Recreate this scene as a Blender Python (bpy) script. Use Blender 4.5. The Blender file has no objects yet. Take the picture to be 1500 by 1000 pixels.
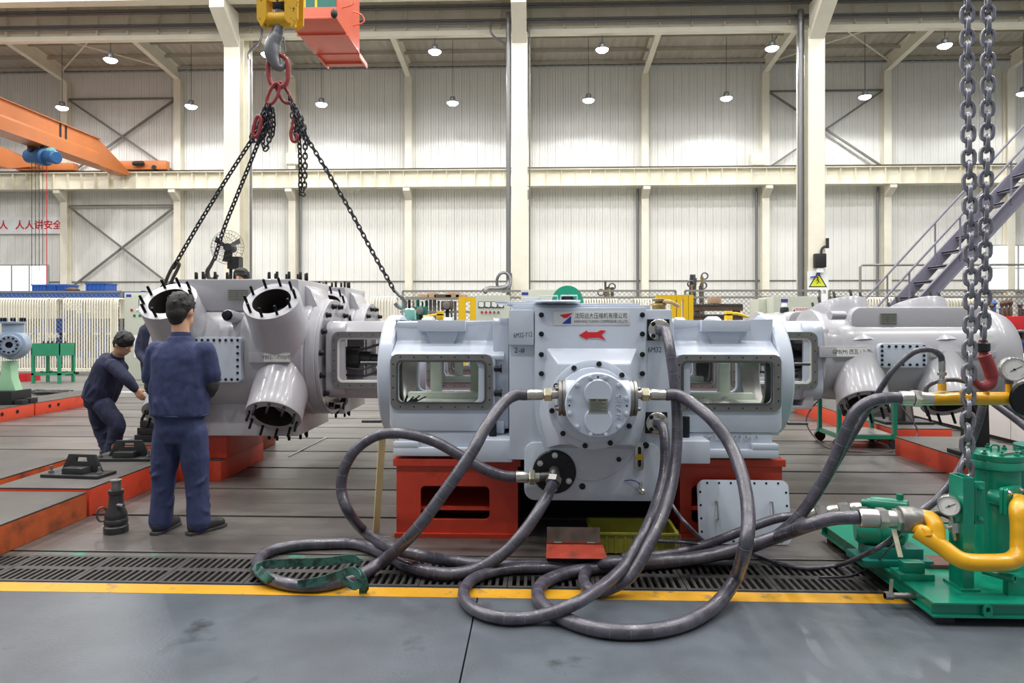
import bpy, bmesh, math, random
from math import sin, cos, pi, atan, radians, sqrt, atan2
from mathutils import Vector, Matrix, Quaternion
random.seed(7)
SC = bpy.context.scene
COL = SC.collection
# ---------------------------------------------------------------- camera, world, lights, exposure
FPX, HCAM, CXP, CYP = 1000.0, 1.5, 750.0, 470.0
TH = atan(0.035)
ORD = ('first', 'second', 'third', 'fourth', 'fifth', 'sixth', 'seventh', 'eighth', 'ninth', 'tenth', 'eleventh', 'twelfth', 'thirteenth', 'fourteenth', 'fifteenth', 'sixteenth')
cd = bpy.data.cameras.new('camera'); cam = bpy.data.objects.new('camera', cd); COL.objects.link(cam)
cd.lens = 24.0; cd.sensor_width = 36.0; cd.shift_y = -0.02; cd.clip_end = 200
cam.location = (0, 0, HCAM); cam.rotation_euler = (pi/2, 0, TH)
SC.camera = cam
wd = bpy.data.worlds.new('hall_ambient'); SC.world = wd; wd.use_nodes = True
wd.node_tree.nodes['Background'].inputs[0].default_value = (0.93, 0.97, 1.0, 1)
wd.node_tree.nodes['Background'].inputs[1].default_value = 0.30
SC.view_settings.view_transform = 'Standard'; SC.view_settings.look = 'None'
SC.view_settings.gamma = 1.0; SC.view_settings.use_curve_mapping = False
SC.view_settings.exposure = 0.10
def lamp_light(loc, power, size, kind='DISK', spread=pi, col=(1, .98, .95)):
    l = bpy.data.lights.new('hall_lamp', 'AREA'); l.shape = kind; l.size = size; l.energy = power; l.spread = spread; l.color = col
    o = bpy.data.objects.new('hall_lamp', l); o.location = loc; COL.objects.link(o); return o
for ly, pw in ((-3, 560), (3, 560), (9.5, 560), (16, 680), (22, 480)):
    for lx in (-29.4, -21, -12.6, -4.2, 4.2, 12.6, 21):
        lamp_light((lx, ly, 19), pw, .7)
# ---------------------------------------------------------------- pixel -> world helpers (image taken as 1500x1000)
_s, _c = sin(TH), cos(TH)
def ray(u, v):
    a = (u-CXP)/FPX; return (-_s + a*_c, _c + a*_s, (CYP-v)/FPX)
def at(u, v, Y):
    d = ray(u, v); t = Y/d[1]; return Vector((d[0]*t, Y, HCAM + d[2]*t))
def gr(u, v, z=0.0):
    d = ray(u, v); t = (z-HCAM)/d[2]; return Vector((d[0]*t, d[1]*t, z))
def atx(u, v, X):
    d = ray(u, v); t = X/d[0]; return Vector((X, d[1]*t, HCAM + d[2]*t))
def xz(u, v, Y):
    p = at(u, v, Y); return p.x, p.z
# ---------------------------------------------------------------- materials
def lin(h):
    if isinstance(h, str):
        h = h.lstrip('#'); h = [int(h[i:i+2], 16)/255 for i in (0, 2, 4)]
    return tuple(x/12.92 if x <= .04045 else ((x+.055)/1.055)**2.4 for x in h)
MATS = {}
def mat(name, col, rough=.5, metal=0., var=0., vscale=2., col2=None, thr=None, bump=0., bscale=30., emit=None, estr=1., spec=None, alpha=None, stretch=None, coat=0., trans=0.):
    m = bpy.data.materials.new(name); m.use_nodes = True; MATS[name] = m
    nt = m.node_tree; b = nt.nodes['Principled BSDF']; L = nt.links
    c = lin(col); b.inputs['Base Color'].default_value = (*c, 1); b.inputs['Roughness'].default_value = rough; b.inputs['Metallic'].default_value = metal
    if spec is not None: b.inputs['Specular IOR Level'].default_value = spec
    if coat: b.inputs['Coat Weight'].default_value = coat; b.inputs['Coat Roughness'].default_value = .12
    if trans: b.inputs['Transmission Weight'].default_value = trans
    if alpha is not None: b.inputs['Alpha'].default_value = alpha
    if emit: b.inputs['Emission Color'].default_value = (*lin(emit), 1); b.inputs['Emission Strength'].default_value = estr
    if var or col2 or bump:
        g = nt.nodes.new('ShaderNodeNewGeometry'); mp = nt.nodes.new('ShaderNodeMapping'); L.new(g.outputs['Position'], mp.inputs[0])
        if stretch: mp.inputs['Scale'].default_value = stretch
    if var or col2:
        n = nt.nodes.new('ShaderNodeTexNoise'); n.inputs['Scale'].default_value = vscale; n.inputs['Detail'].default_value = 7; n.inputs['Roughness'].default_value = .62
        L.new(mp.outputs[0], n.inputs['Vector'])
        r = nt.nodes.new('ShaderNodeValToRGB'); L.new(n.outputs['Fac'], r.inputs[0])
        if col2:
            t0, t1 = thr or (.45, .6)
            r.color_ramp.elements[0].position = t0; r.color_ramp.elements[1].position = t1
            r.color_ramp.elements[0].color = (*c, 1); r.color_ramp.elements[1].color = (*lin(col2), 1)
            if var:
                e = r.color_ramp.elements.new(max(0., t0-.25)); e.color = (*[x*(1-var) for x in c], 1)
        else:
            r.color_ramp.elements[0].position = .3; r.color_ramp.elements[1].position = .7
            r.color_ramp.elements[0].color = (*[x*(1-var) for x in c], 1); r.color_ramp.elements[1].color = (*[min(1, x*(1+var)) for x in c], 1)
        L.new(r.outputs[0], b.inputs['Base Color'])
    if bump:
        n2 = nt.nodes.new('ShaderNodeTexNoise'); n2.inputs['Scale'].default_value = bscale; n2.inputs['Detail'].default_value = 5; L.new(mp.outputs[0], n2.inputs['Vector'])
        bp = nt.nodes.new('ShaderNodeBump'); bp.inputs['Strength'].default_value = bump; bp.inputs['Distance'].default_value = .02
        L.new(n2.outputs['Fac'], bp.inputs['Height']); L.new(bp.outputs[0], b.inputs['Normal'])
    return m
# ---------------------------------------------------------------- mesh builder
def frame(axis):
    a = Vector(axis).normalized(); h = Vector((0, 0, 1)) if abs(a.z) < .95 else Vector((1, 0, 0))
    e1 = h.cross(a).normalized(); e2 = a.cross(e1); return e1, e2, a
def rrect(x0, x1, z0, z1, r, n=5):
    P = []
    for cx, cz, a0 in ((x1-r, z1-r, 0), (x0+r, z1-r, pi/2), (x0+r, z0+r, pi), (x1-r, z0+r, 1.5*pi)):
        for k in range(n+1):
            a = a0 + pi/2*k/n; P.append((cx+r*cos(a), cz+r*sin(a)))
    return P
def circ(cx, cz, r, n=24, a0=0.): return [(cx+r*cos(a0+2*pi*k/n), cz+r*sin(a0+2*pi*k/n)) for k in range(n)]
class MB:
    def __init__(s): s.v = []; s.f = []; s.mi = []; s.cur = 0
    def add(s, V, Fs):
        o = len(s.v); s.v += [Vector(p) for p in V]
        for f in Fs: s.f.append([i+o for i in f]); s.mi.append(s.cur)
        return s
    def bx(s, x0, x1, y0, y1, z0, z1, M=None):
        V = [Vector((x, y, z)) for x in (x0, x1) for y in (y0, y1) for z in (z0, z1)]
        if M: V = [M @ p for p in V]
        return s.add(V, [(0, 1, 3, 2), (4, 6, 7, 5), (0, 4, 5, 1), (2, 3, 7, 6), (0, 2, 6, 4), (1, 5, 7, 3)])
    def bc(s, c, sz, rz=0, M=None):
        R = Matrix.Translation(Vector(c)) @ Matrix.Rotation(rz, 4, 'Z')
        if M: R = R @ M
        return s.bx(-sz[0]/2, sz[0]/2, -sz[1]/2, sz[1]/2, -sz[2]/2, sz[2]/2, R)
    def bar(s, p0, p1, w, h=None, up=(0, 0, 1)):
        p0, p1 = Vector(p0), Vector(p1); a = (p1-p0); L = a.length; a.normalize(); u = Vector(up)
        if abs(a.dot(u)) > .97: u = Vector((0, 1, 0))
        e1 = a.cross(u).normalized(); e2 = e1.cross(a); h = h or w
        M = Matrix((( e1.x, a.x, e2.x, p0.x), (e1.y, a.y, e2.y, p0.y), (e1.z, a.z, e2.z, p0.z), (0, 0, 0, 1)))
        return s.bx(-w/2, w/2, 0, L, -h/2, h/2, M)
    def lathe(s, prof, o, axis, n=20, close=False, caps=True):   # prof: (r, h)
        e1, e2, a = frame(axis); o = Vector(o); V = []; Fs = []
        for r, h in prof:
            for k in range(n):
                t = 2*pi*k/n; V.append(o + a*h + (e1*cos(t)+e2*sin(t))*max(r, 1e-5))
        m = len(prof)
        for i in range(m-1 if not close else m):
            j = (i+1) % m
            for k in range(n): Fs.append((i*n+k, i*n+(k+1) % n, j*n+(k+1) % n, j*n+k))
        if not close and caps:
            if prof[0][0] > 1e-4: Fs.append(tuple(range(n))[::-1])
            if prof[-1][0] > 1e-4: Fs.append(tuple((m-1)*n+k for k in range(n)))
        return s.add(V, Fs)
    def cyl(s, p0, p1, r0, r1=None, n=14):
        p0, p1 = Vector(p0), Vector(p1); d = p1-p0
        return s.lathe([(r0, 0), (r0 if r1 is None else r1, d.length)], p0, d, n)
    def pipe(s, p0, p1, ro, ri, n=24):
        p0, p1 = Vector(p0), Vector(p1); d = p1-p0; L = d.length
        return s.lathe([(ro, 0), (ro, L), (ri, L), (ri, 0)], p0, d, n, True)
    def tube(s, P, r, n=8, closed=False):
        P = [Vector(p) for p in P]; m = len(P); V = []; Fs = []
        T = []
        for i in range(m):
            t = (P[(i+1) % m]-P[i-1]) if closed else (P[min(i+1, m-1)]-P[max(i-1, 0)]); T.append(t.normalized())
        e = frame(T[0])[0]
        for i in range(m):
            if i: e = (T[i-1].rotation_difference(T[i]) @ e)
            e = (e - T[i]*e.dot(T[i])).normalized(); b = T[i].cross(e); rr = r[min(len(r)-1, int(i/max(1, m-1)*(len(r)-1)+.5))] if isinstance(r, (list, tuple)) else r
            for k in range(n):
                t = 2*pi*k/n; V.append(P[i] + (e*cos(t)+b*sin(t))*rr)
        for i in range(m if closed else m-1):
            j = (i+1) % m
            for k in range(n): Fs.append((i*n+k, i*n+(k+1) % n, j*n+(k+1) % n, j*n+k))
        if not closed: Fs += [tuple(range(n))[::-1], tuple((m-1)*n+k for k in range(n))]
        return s.add(V, Fs)
    def prism(s, poly, o, ex, ey, ez, d, d0=0., scale=None):   # poly in ex,ey plane, extruded d along ez
        o, ex, ey, ez = map(Vector, (o, ex, ey, ez)); n = len(poly)
        top = poly if scale is None else scale
        V = [o+ex*p[0]+ey*p[1]+ez*d0 for p in poly] + [o+ex*p[0]+ey*p[1]+ez*d for p in top]
        Fs = [tuple(range(n))[::-1], tuple(range(n, 2*n))] + [(k, (k+1) % n, n+(k+1) % n, n+k) for k in range(n)]
        return s.add(V, Fs)
    def holed(s, outer, inner, o, ex, ey, ez, d, d0=0.):       # plate with a hole; same point count
        o, ex, ey, ez = map(Vector, (o, ex, ey, ez)); n = len(outer); V = []
        for P in (outer, inner):
            for dd in (d0, d): V += [o+ex*p[0]+ey*p[1]+ez*dd for p in P]
        Fs = []
        for k in range(n):
            q = (k+1) % n
            Fs += [(k, q, n+q, n+k), (2*n+q, 2*n+k, 3*n+k, 3*n+q), (q, k, 2*n+k, 2*n+q), (n+k, n+q, 3*n+q, 3*n+k)]
        return s.add(V, Fs)
    def ell(s, c, r, n=14, m=9, M=None):
        c = Vector(c); V = []; Fs = []
        for i in range(m+1):
            ph = pi*i/m - pi/2
            for k in range(n):
                t = 2*pi*k/n; p = Vector((r[0]*cos(ph)*cos(t), r[1]*cos(ph)*sin(t), r[2]*sin(ph))); V.append(c + (M @ p if M else p))
        for i in range(m):
            for k in range(n): Fs.append((i*n+k, i*n+(k+1) % n, (i+1)*n+(k+1) % n, (i+1)*n+k))
        return s.add(V, Fs)
    def text(s, body, o, ex, ey, size, depth=.0008, align='CENTER', sx=1.0, bold=0., ext=0.):   # flat lettering turned to mesh
        cu = bpy.data.curves.new('lettering', 'FONT'); cu.body = body; cu.size = 1.0; cu.align_x = align; cu.align_y = 'CENTER'; cu.resolution_u = 3; cu.offset = bold; cu.extrude = ext/size/1.0
        ob = bpy.data.objects.new('lettering', cu); COL.objects.link(ob)
        dg = bpy.context.evaluated_depsgraph_get(); me = ob.evaluated_get(dg).to_mesh()
        o, ex, ey = Vector(o), Vector(ex).normalized(), Vector(ey).normalized(); ez = ex.cross(ey)
        V = [o + ex*p.co.x*size*sx + ey*p.co.y*size + ez*(depth + p.co.z*size) for p in me.vertices]; Fs = [tuple(p.vertices) for p in me.polygons]
        ob.to_mesh_clear(); bpy.data.objects.remove(ob); bpy.data.curves.remove(cu)
        return s.add(V, Fs)
    def mesh(s, name, mats, smooth=40, off=None, bevel=0., weld=True):
        me = bpy.data.meshes.new(name); me.from_pydata([tuple(p) for p in s.v], [], s.f)
        for m in (mats if isinstance(mats, (list, tuple)) else [mats]): me.materials.append(MATS[m])
        if len(set(s.mi)) > 1 or s.cur: me.polygons.foreach_set('material_index', s.mi)
        if off is not None: me.transform(Matrix.Translation(-Vector(off)))
        bm = bmesh.new(); bm.from_mesh(me)
        if weld: bmesh.ops.remove_doubles(bm, verts=bm.verts, dist=2e-6)
        bmesh.ops.recalc_face_normals(bm, faces=bm.faces)
        if bevel:
            es = [e for e in bm.edges if len(e.link_faces) == 2 and e.calc_face_angle(0) > .6]
            bmesh.ops.bevel(bm, geom=es, offset=bevel, segments=2, profile=.6, affect='EDGES', clamp_overlap=True)
        if smooth:
            lim = radians(smooth)
            for f in bm.faces: f.smooth = True
            for e in bm.edges: e.smooth = len(e.link_faces) == 2 and e.calc_face_angle(0) < lim
        bm.to_mesh(me); bm.free(); return me
    def build(s, name, mats, parent=None, smooth=40, bevel=0., weld=True):
        off = None
        if parent is not None:
            r = parent
            while r.parent: r = r.parent
            if not r.get('_l'): off = r.location
        return link(name, s.mesh(name, mats, smooth, off, bevel, weld), parent)
def link(name, me, parent=None, loc=None, kind=None):
    o = bpy.data.objects.new(name, me); COL.objects.link(o)
    if parent is not None: o.parent = parent
    if loc is not None: o.location = loc
    if kind: o['kind'] = kind
    return o
LOCAL = []
def thing(name, label, cat, loc=(0, 0, 0), group=None, rz=0., local=False):
    o = bpy.data.objects.new(name, None); COL.objects.link(o); o.location = loc; o.rotation_euler = (0, 0, rz); o.empty_display_size = .1
    o['label'] = label; o['category'] = cat
    if group: o['group'] = group
    if local or rz: o['_l'] = 1; LOCAL.append(o)
    return o
def tag(o, label, cat, group=None):
    o['label'] = label; o['category'] = cat
    if group: o['group'] = group
    return o
def struct(name, mb, mats, parent=None, **k):
    o = mb.build(name, mats, parent, **k); o['kind'] = 'structure'; return o
def dup(root, loc=None, rz=None, label=None, group=None):
    def cp(o, par):
        c = o.copy(); COL.objects.link(c)
        if par: c.parent = par
        for ch in o.children: cp(ch, c)
        return c
    r = cp(root, None)
    if loc is not None: r.location = loc
    if rz is not None: r.rotation_euler = (0, 0, rz)
    if label: r['label'] = label
    if group: r['group'] = group
    return r
def spline(P, n=10, closed=False):      # Catmull-Rom through points
    P = [Vector(p) for p in P]; m = len(P); out = []
    for i in range(m if closed else m-1):
        if closed: a, b, c, d = P[i-1], P[i], P[(i+1) % m], P[(i+2) % m]
        else:
            b, c = P[i], P[i+1]; a = P[i-1] if i else b*2-c; d = P[i+2] if i+2 < m else c*2-b
        for k in range(n):
            t = k/n; t2 = t*t; t3 = t2*t
            out.append(.5*((2*b)+(c-a)*t+(2*a-5*b+4*c-d)*t2+(3*b-a-3*c+d)*t3))
    if not closed: out.append(P[-1])
    return out
EX, EY, EZ = Vector((1, 0, 0)), Vector((0, 1, 0)), Vector((0, 0, 1))
# ---------------------------------------------------------------- materials of the hall
mat('wall_sheet', '#e6e5df', .45, var=.05, vscale=.6, spec=.4)
mat('cream_steel', '#ebe6d4', .5, var=.06, vscale=1.5)
mat('girder_steel', '#ece7d4', .5, var=.08, vscale=.8)
mat('roof_deck', '#b9b3a6', .6, var=.12, vscale=.8, stretch=(1, .3, 1))
mat('dark_rail', '#4c4742', .5, .4)
mat('conduit_grey', '#7f8082', .4, .5)
mat('floor_iron', '#544f4c', .36, .0, var=.4, vscale=1.6, bump=.12, bscale=25, stretch=(.4, 1, 1), spec=.7, col2='#696561', thr=(.5, .66))
mat('floor_dark', '#141312', .8)
mat('concrete_grey', '#575d64', .30, var=.25, vscale=2.6, bump=.05, bscale=60, spec=.6, col2='#36393b', thr=(.60, .72))
mat('concrete_far', '#6d6b67', .5, var=.12, vscale=.9)
mat('yellow_paint', '#c8921a', .45, var=.12, col2='#7d6a45', thr=(.58, .68), vscale=7)
mat('green_paint_old', '#524e4a', .5, col2='#2c7c60', thr=(.54, .60), vscale=3.5)
mat('grate_iron', '#413f3d', .55, .2, var=.2, vscale=6)
mat('window_light', '#ffffff', .3, emit='#f4f8ff', estr=2.2)
mat('win_frame', '#b9bdbb', .5)
mat('brace_steel', '#77746c', .5)
mat('steel_dark', '#2b2b2d', .5, .3)
mat('rubber_black', '#242426', .5)
# ---------------------------------------------------------------- floor
fl = MB(); fl.bx(-40, 40, -8, 36, -.35, -.06); FLOOR = struct('floor', fl, 'floor_dark', smooth=0)
def fpiece(name, x0, x1, y0, y1, m, z1=0., z0=-.05, bevel=0.):
    b = MB(); b.bx(x0, x1, y0, y1, z0, z1); return struct(name, b, m, FLOOR, smooth=0, bevel=bevel)
fpiece('concrete_slab', -40, -.32, -8, 3.83, 'concrete_grey', bevel=.002)
fpiece('concrete_slab', -.313, 40, -8, 3.83, 'concrete_grey', bevel=.002)
fpiece('floor_line', -14, 1.98, 3.69, 3.815, 'yellow_paint', .0015, .0002)
fpiece('green_strip', -14, 14, 4.275, 4.335, 'green_paint_old', -.002)
Y0 = 4.36; k = 0
SLOTS = [4.36, 5.20, 6.05, 6.92, 7.80, 8.68, 9.57, 10.45, 11.35, 12.25, 13.2]
for y0, y1 in zip(SLOTS[:-1], SLOTS[1:]):
    for s0, s1 in ((0, .42), (.425, .985)):        # each strip of bed plate with a fine joint inside and an open slot after it
        fpiece('bed_plate', -16, 16, y0+(y1-y0)*s0, y0+(y1-y0)*s1 - (.034 if s0 else 0), 'floor_iron', bevel=.003)
fpiece('concrete_slab', -40, 40, 13.2, 35, 'concrete_far')
fpiece('concrete_slab', -40, -16.02, 3.85, 13.19, 'concrete_far'); fpiece('concrete_slab', 16.02, 40, 3.85, 13.19, 'concrete_far')
kb = MB(); kb.bx(-16, 16, 13.6, 13.78, .0, .05); struct('trim_1', kb, 'win_frame')
# slotted drain gratings (one plate = cells with a real slot each)
gm = MB(); GW, GD, nx = .5, .425, 11; cw = (GW-.03)/nx; ch = GD/2
gm.bx(-GW/2, -GW/2+.015, 0, GD, -.03, 0); gm.bx(GW/2-.015, GW/2, 0, GD, -.03, 0)
for i in range(nx):
    for j in range(2):
        x = -GW/2+.015+cw*(i+.5); y = ch*(j+.5)
        gm.holed([(-cw/2, -ch/2), (cw/2, -ch/2), (cw/2, ch/2), (-cw/2, ch/2)], [(-.0125, -.08), (.0125, -.08), (.0125, .08), (-.0125, .08)], (x, y, -.03), EX, EY, EZ, .03)
gme = gm.mesh('grate_plate', 'grate_iron', 0)
for i in range(30):
    o = link('grate_plate', gme, FLOOR, (-9.0+i*.505, 3.845, -.001), 'structure')
gm2 = MB(); gm2.v = [p.copy() for p in gm.v]; gm2.f = gm.f; gm2.mi = gm.mi
# ---------------------------------------------------------------- back wall: one panel mesh repeated
YW, ZT = 35.0, 14.5
wb = MB(); wb.bx(-38, 26, YW+.1, YW+.3, 0, ZT+.4); WALL = struct('wall_back', wb, 'wall_sheet', smooth=0)
pm = MB(); pw = .4; prof = [(-.2, .035), (-.19, 0), (-.075, 0), (-.065, .012), (-.055, 0), (.055, 0), (.065, .012), (.075, 0), (.19, 0), (.2, .035)]
V = []; Fs = []
for x, y in prof: V += [(x, y, 0), (x, y, ZT+.03)]
for i in range(len(prof)-1): Fs.append((2*i, 2*i+2, 2*i+3, 2*i+1))
pm.add(V, Fs); pme = pm.mesh('wall_panel', 'wall_sheet', 0)
for i in range(158): link('wall_panel', pme, WALL, (-37.6+i*.4, YW, 0), 'structure')
# thin girts and skirting seam on the wall, low cable
g = MB()
for z in (3.55,): g.bar((-38, YW-.03, z), (26, YW-.03, z), .04, .05)
struct('trim_2', g, 'brace_steel', smooth=0)
# wall columns
WCX = [-36.5+6*i for i in range(11)]
for x in WCX:
    c = MB(); c.bx(x-.18, x+.18, YW-.42, YW-.39, 0, 13.93); c.bx(x-.02, x+.02, YW-.39, YW-.05, 0, 13.93); c.bx(x-.18, x+.18, YW-.08, YW-.05, 0, 13.93)
    co = struct('wall_column', c, 'cream_steel', smooth=0)
    b = MB(); b.prism([(0, 0), (0, .55), (-.55, .55), (-.55, .38)], (x-.17, YW-.42, 7.66), EY, EZ, EX, .34)
    b.build('corbel', 'cream_steel', co, smooth=0)['kind'] = 'structure'
# runway girder on the wall, stiffened web
RZ0, RZ1 = 8.22, 9.08
r = MB(); r.bx(-38, 26, YW-1.0, YW-.5, RZ0, RZ0+.03); r.bx(-38, 26, YW-1.0, YW-.5, RZ1-.03, RZ1); r.bx(-38, 26, YW-.76, YW-.74, RZ0, RZ1)
RW = struct('crane_beam', r, 'girder_steel', smooth=0)
st = MB(); st.bx(-.008, .008, -.22, 0, 0, RZ1-RZ0-.06); sme = st.mesh('stiffener', 'girder_steel', 0)
for i in range(88): link('stiffener', sme, RW, (-37.6+i*.72, YW-.76, RZ0+.03), 'structure')
r = MB(); r.bx(-38, 26, YW-.80, YW-.70, RZ1, RZ1+.12); r.build('rail', 'dark_rail', RW, smooth=0)['kind'] = 'structure'
# diagonal wall bracing
def brace(x0, x1, z0, z1):
    b = MB(); y = YW-.2
    b.bar((x0+.2, y, z0), (x1-.2, y, z1), .09, .09); b.bar((x0+.2, y-.09, z1), (x1-.2, y-.09, z0), .09, .09)
    b.bar((x0+.15, y, z1+.06), (x1-.15, y, z1+.06), .08, .08)
    return struct('wall_brace', b, 'brace_steel', smooth=0)
for xa in (-24.5, 11.5): brace(xa, xa+6, 9.2, 13.0)
brace(-24.5, -18.5, 3.2, 7.45)
# roof of the side aisle: deck, purlins, rafters
SL = .106; YC = 28.0
def roofz(y): return ZT + .12 + (YW-y)*SL
d = MB(); V = []; Fs = []
n = 320
for i in range(n+1):
    x = -38+64*i/n; dz = .05 if i % 2 else 0.
    V += [(x, YW+.1, roofz(YW+.1)+dz), (x, YC-.6, roofz(YC-.6)+dz)]
for i in range(n): Fs.append((2*i, 2*i+1, 2*i+3, 2*i+2))
d.add(V, Fs); ROOF = struct('ceiling', d, 'roof_deck', smooth=0)
for y in (28.2, 29.5, 30.8, 32.1, 33.4, 34.6):
    p = MB(); z = roofz(y); p.bx(-38, 26, y-.02, y+.02, z-.16, z); p.bx(-38, 26, y-.02, y+.06, z-.175, z-.16)
    p.build('purlin', 'roof_deck', ROOF, smooth=0)['kind'] = 'structure'
ev = MB(); ev.bx(-38, 26, YW-.1, YW-.02, ZT-.03, ZT+.03); struct('trim_3', ev, 'win_frame', smooth=0)
for x in WCX:
    q = MB(); ya, yb = YW-.35, 28.9
    for (e0, e1, w) in ((-.69, -.72, .26), (None, None, .02), (-.04, -.01, .26)):
        if e0 is None:
            V = [(x+sx*w/2, y, roofz(y)+o) for sx in (-1, 1) for y in (ya, yb) for o in (-.69, -.02)]
        else:
            V = [(x+sx*w/2, y, roofz(y)+o) for sx in (-1, 1) for y in (ya, yb) for o in (e0, e1)]
        q.add(V, [(0, 1, 3, 2), (4, 6, 7, 5), (0, 4, 5, 1), (2, 3, 7, 6), (0, 2, 6, 4), (1, 5, 7, 3)])
    struct('roof_rafter', q, 'cream_steel', smooth=0)
    for yk in (30.8,):
        f = MB(); f.bar((x+.1, yk, roofz(yk)-.6), (x+.5, yk, roofz(yk)-.1), .05); f.bar((x-.1, yk, roofz(yk)-.6), (x-.5, yk, roofz(yk)-.1), .05)
        struct('fly_brace', f, 'cream_steel', smooth=0)
for xa in (-24.5, 11.5):
    b = MB(); za, zb = roofz(29.2)-.35, roofz(34.4)-.35
    b.cyl((xa, 29.2, za), (xa+6, 34.4, zb), .04, n=6); b.cyl((xa, 34.4, zb), (xa+6, 29.2, za), .04, n=6); struct('roof_brace', b, 'cream_steel')
# main columns with corbels
MCX = [-.68, 11.34, -12.66, -24.6, 23.4]
for x in MCX:
    c = MB(); w = .33
    c.bx(x-w, x+w, YC, YC+.05, 0, 13.35); c.bx(x-.04, x+.04, YC+.05, YC+.4, 0, 13.35); c.bx(x-w, x+w, YC+.4, YC+.45, 0, 13.35)
    c.bx(x-w*.8, x+w*.8, YC+1.05, YC+1.1, 0, 15.3); c.bx(x-.04, x+.04, YC+1.1, YC+1.4, 0, 15.3); c.bx(x-w*.8, x+w*.8, YC+1.4, YC+1.45, 0, 15.3)
    for z in [1.5+1.9*i for i in range(7)]: c.bx(x-.03, x+.03, YC+.4, YC+1.1, z, z+.25)
    co = struct('main_column', c, 'cream_steel', smooth=0)
    b = MB(); b.prism([(0, 12.9), (0, 14.3), (-1.35, 14.3), (-1.35, 13.95)], (x-.3, YC, 0), EY, EZ, EX, .6)
    b.build('corbel', 'cream_steel', co, smooth=0)['kind'] = 'structure'
# aisle girder behind the front column legs, and main crane girder on the corbels
a = MB(); GY = YC+.75; zb = 13.46
a.bx(-38, 26, GY-.14, GY+.14, zb+.06, zb+.26); a.bx(-38, 26, GY-.015, GY+.015, zb+.3, 15.2); a.bx(-38, 26, GY-.25, GY+.25, 15.1, 15.14)
AG = struct('eave_girder', a, 'girder_steel', smooth=0)
st = MB(); st.bx(-.01, .01, -.2, 0, 0, 1.3); sme = st.mesh('stiffener', 'girder_steel', 0)
for i in range(48): link('stiffener', sme, AG, (-37.4+i*1.33, GY-.015, zb+.3), 'structure')
for z in (13.97, 14.6):
    b = MB()
    for dz, rr in ((0, .055), (.12, .045)): b.cyl((-38, YC+.5, z+dz), (26, YC+.5, z+dz), rr, n=10)
    struct('busbar', b, 'conduit_grey')
m = MB(); my = YC-1.05
m.bx(-38, 26, my-.25, my+.25, 14.3, 14.36); m.bx(-38, 26, my-.02, my+.02, 14.36, 15.8)
MG = struct('crane_girder', m, 'girder_steel', smooth=0)
st = MB(); st.bx(-.01, .01, -.22, 0, 0, 1.4); sme = st.mesh('stiffener', 'girder_steel', 0)
for i in range(40): link('stiffener', sme, MG, (-37.4+i*1.6, my-.02, 14.36), 'structure')
# conduits on the columns
for x, y, z0, z1, r0 in ((-.68-.45, YC+.1, 0, 14.2, .1), (11.34-.55, YC+.25, 0, 14.2, .11), (11.34-.42, YC+.4, 0, 14.2, .07), (-12.66+.6, YC+.5, 3, 12.6, .05), (-.68+.42, YC+.2, 2, 13.6, .035)):
    b = MB(); b.cyl((x, y, z0), (x, y, z1), r0, n=10); struct('conduit', b, 'conduit_grey')
for x in (-12.06, -.9, ):
    b = MB(); b.tube(spline([(x, YC+.3, 12.5), (x+.02, YC+.3, 12.8), (x+.5, YC+.3, 13.3), (x+.52, YC+.4, 13.9)], 4), .05, 6); struct('conduit', b, 'conduit_grey')
b = MB(); b.tube(spline([(-.68-1.2, YC+.3, 13.9), (-.68-1.15, YC+.3, 13.4), (-.68-.5, YC+.3, 12.9)], 4), .05, 6); struct('conduit', b, 'conduit_grey')
for x in (5.5-.35, 11.5-.4, 17.5-.4, -12.5+.35):
    b = MB(); b.cyl((x, YW-.2, 0), (x, YW-.2, 8.2), .07, n=8); struct('conduit', b, 'conduit_grey')
# windows
def window(name, u0, u1, v0, v1, nx, nz):
    p0, p1 = at(u0, v1, YW-.12), at(u1, v0, YW-.12); x0, x1, z0, z1 = p0.x, p1.x, p0.z, p1.z
    f = MB()
    for i in range(nx+1):
        x = x0+(x1-x0)*i/nx; f.bx(x-.045, x+.045, YW-.15, YW-.02, z0, z1)
    for j in range(nz+1):
        z = z0+(z1-z0)*j/nz; f.bx(x0, x1, YW-.16, YW-.02, z-.04, z+.04)
    o = struct(name, f, 'win_frame', smooth=0)
    for i in range(nx):
        for j in range(nz):
            g = MB(); g.bx(x0+(x1-x0)*i/nx+.045, x0+(x1-x0)*(i+1)/nx-.045, YW-.10, YW-.08, z0+(z1-z0)*j/nz+.04, z0+(z1-z0)*(j+1)/nz-.04)
            struct('window_pane', g, 'window_light', o, smooth=0)
window('window_1', -60, 69, 388, 440, 5, 1)
window('window_2', 1447, 1580, 359, 426, 3, 2)
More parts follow.
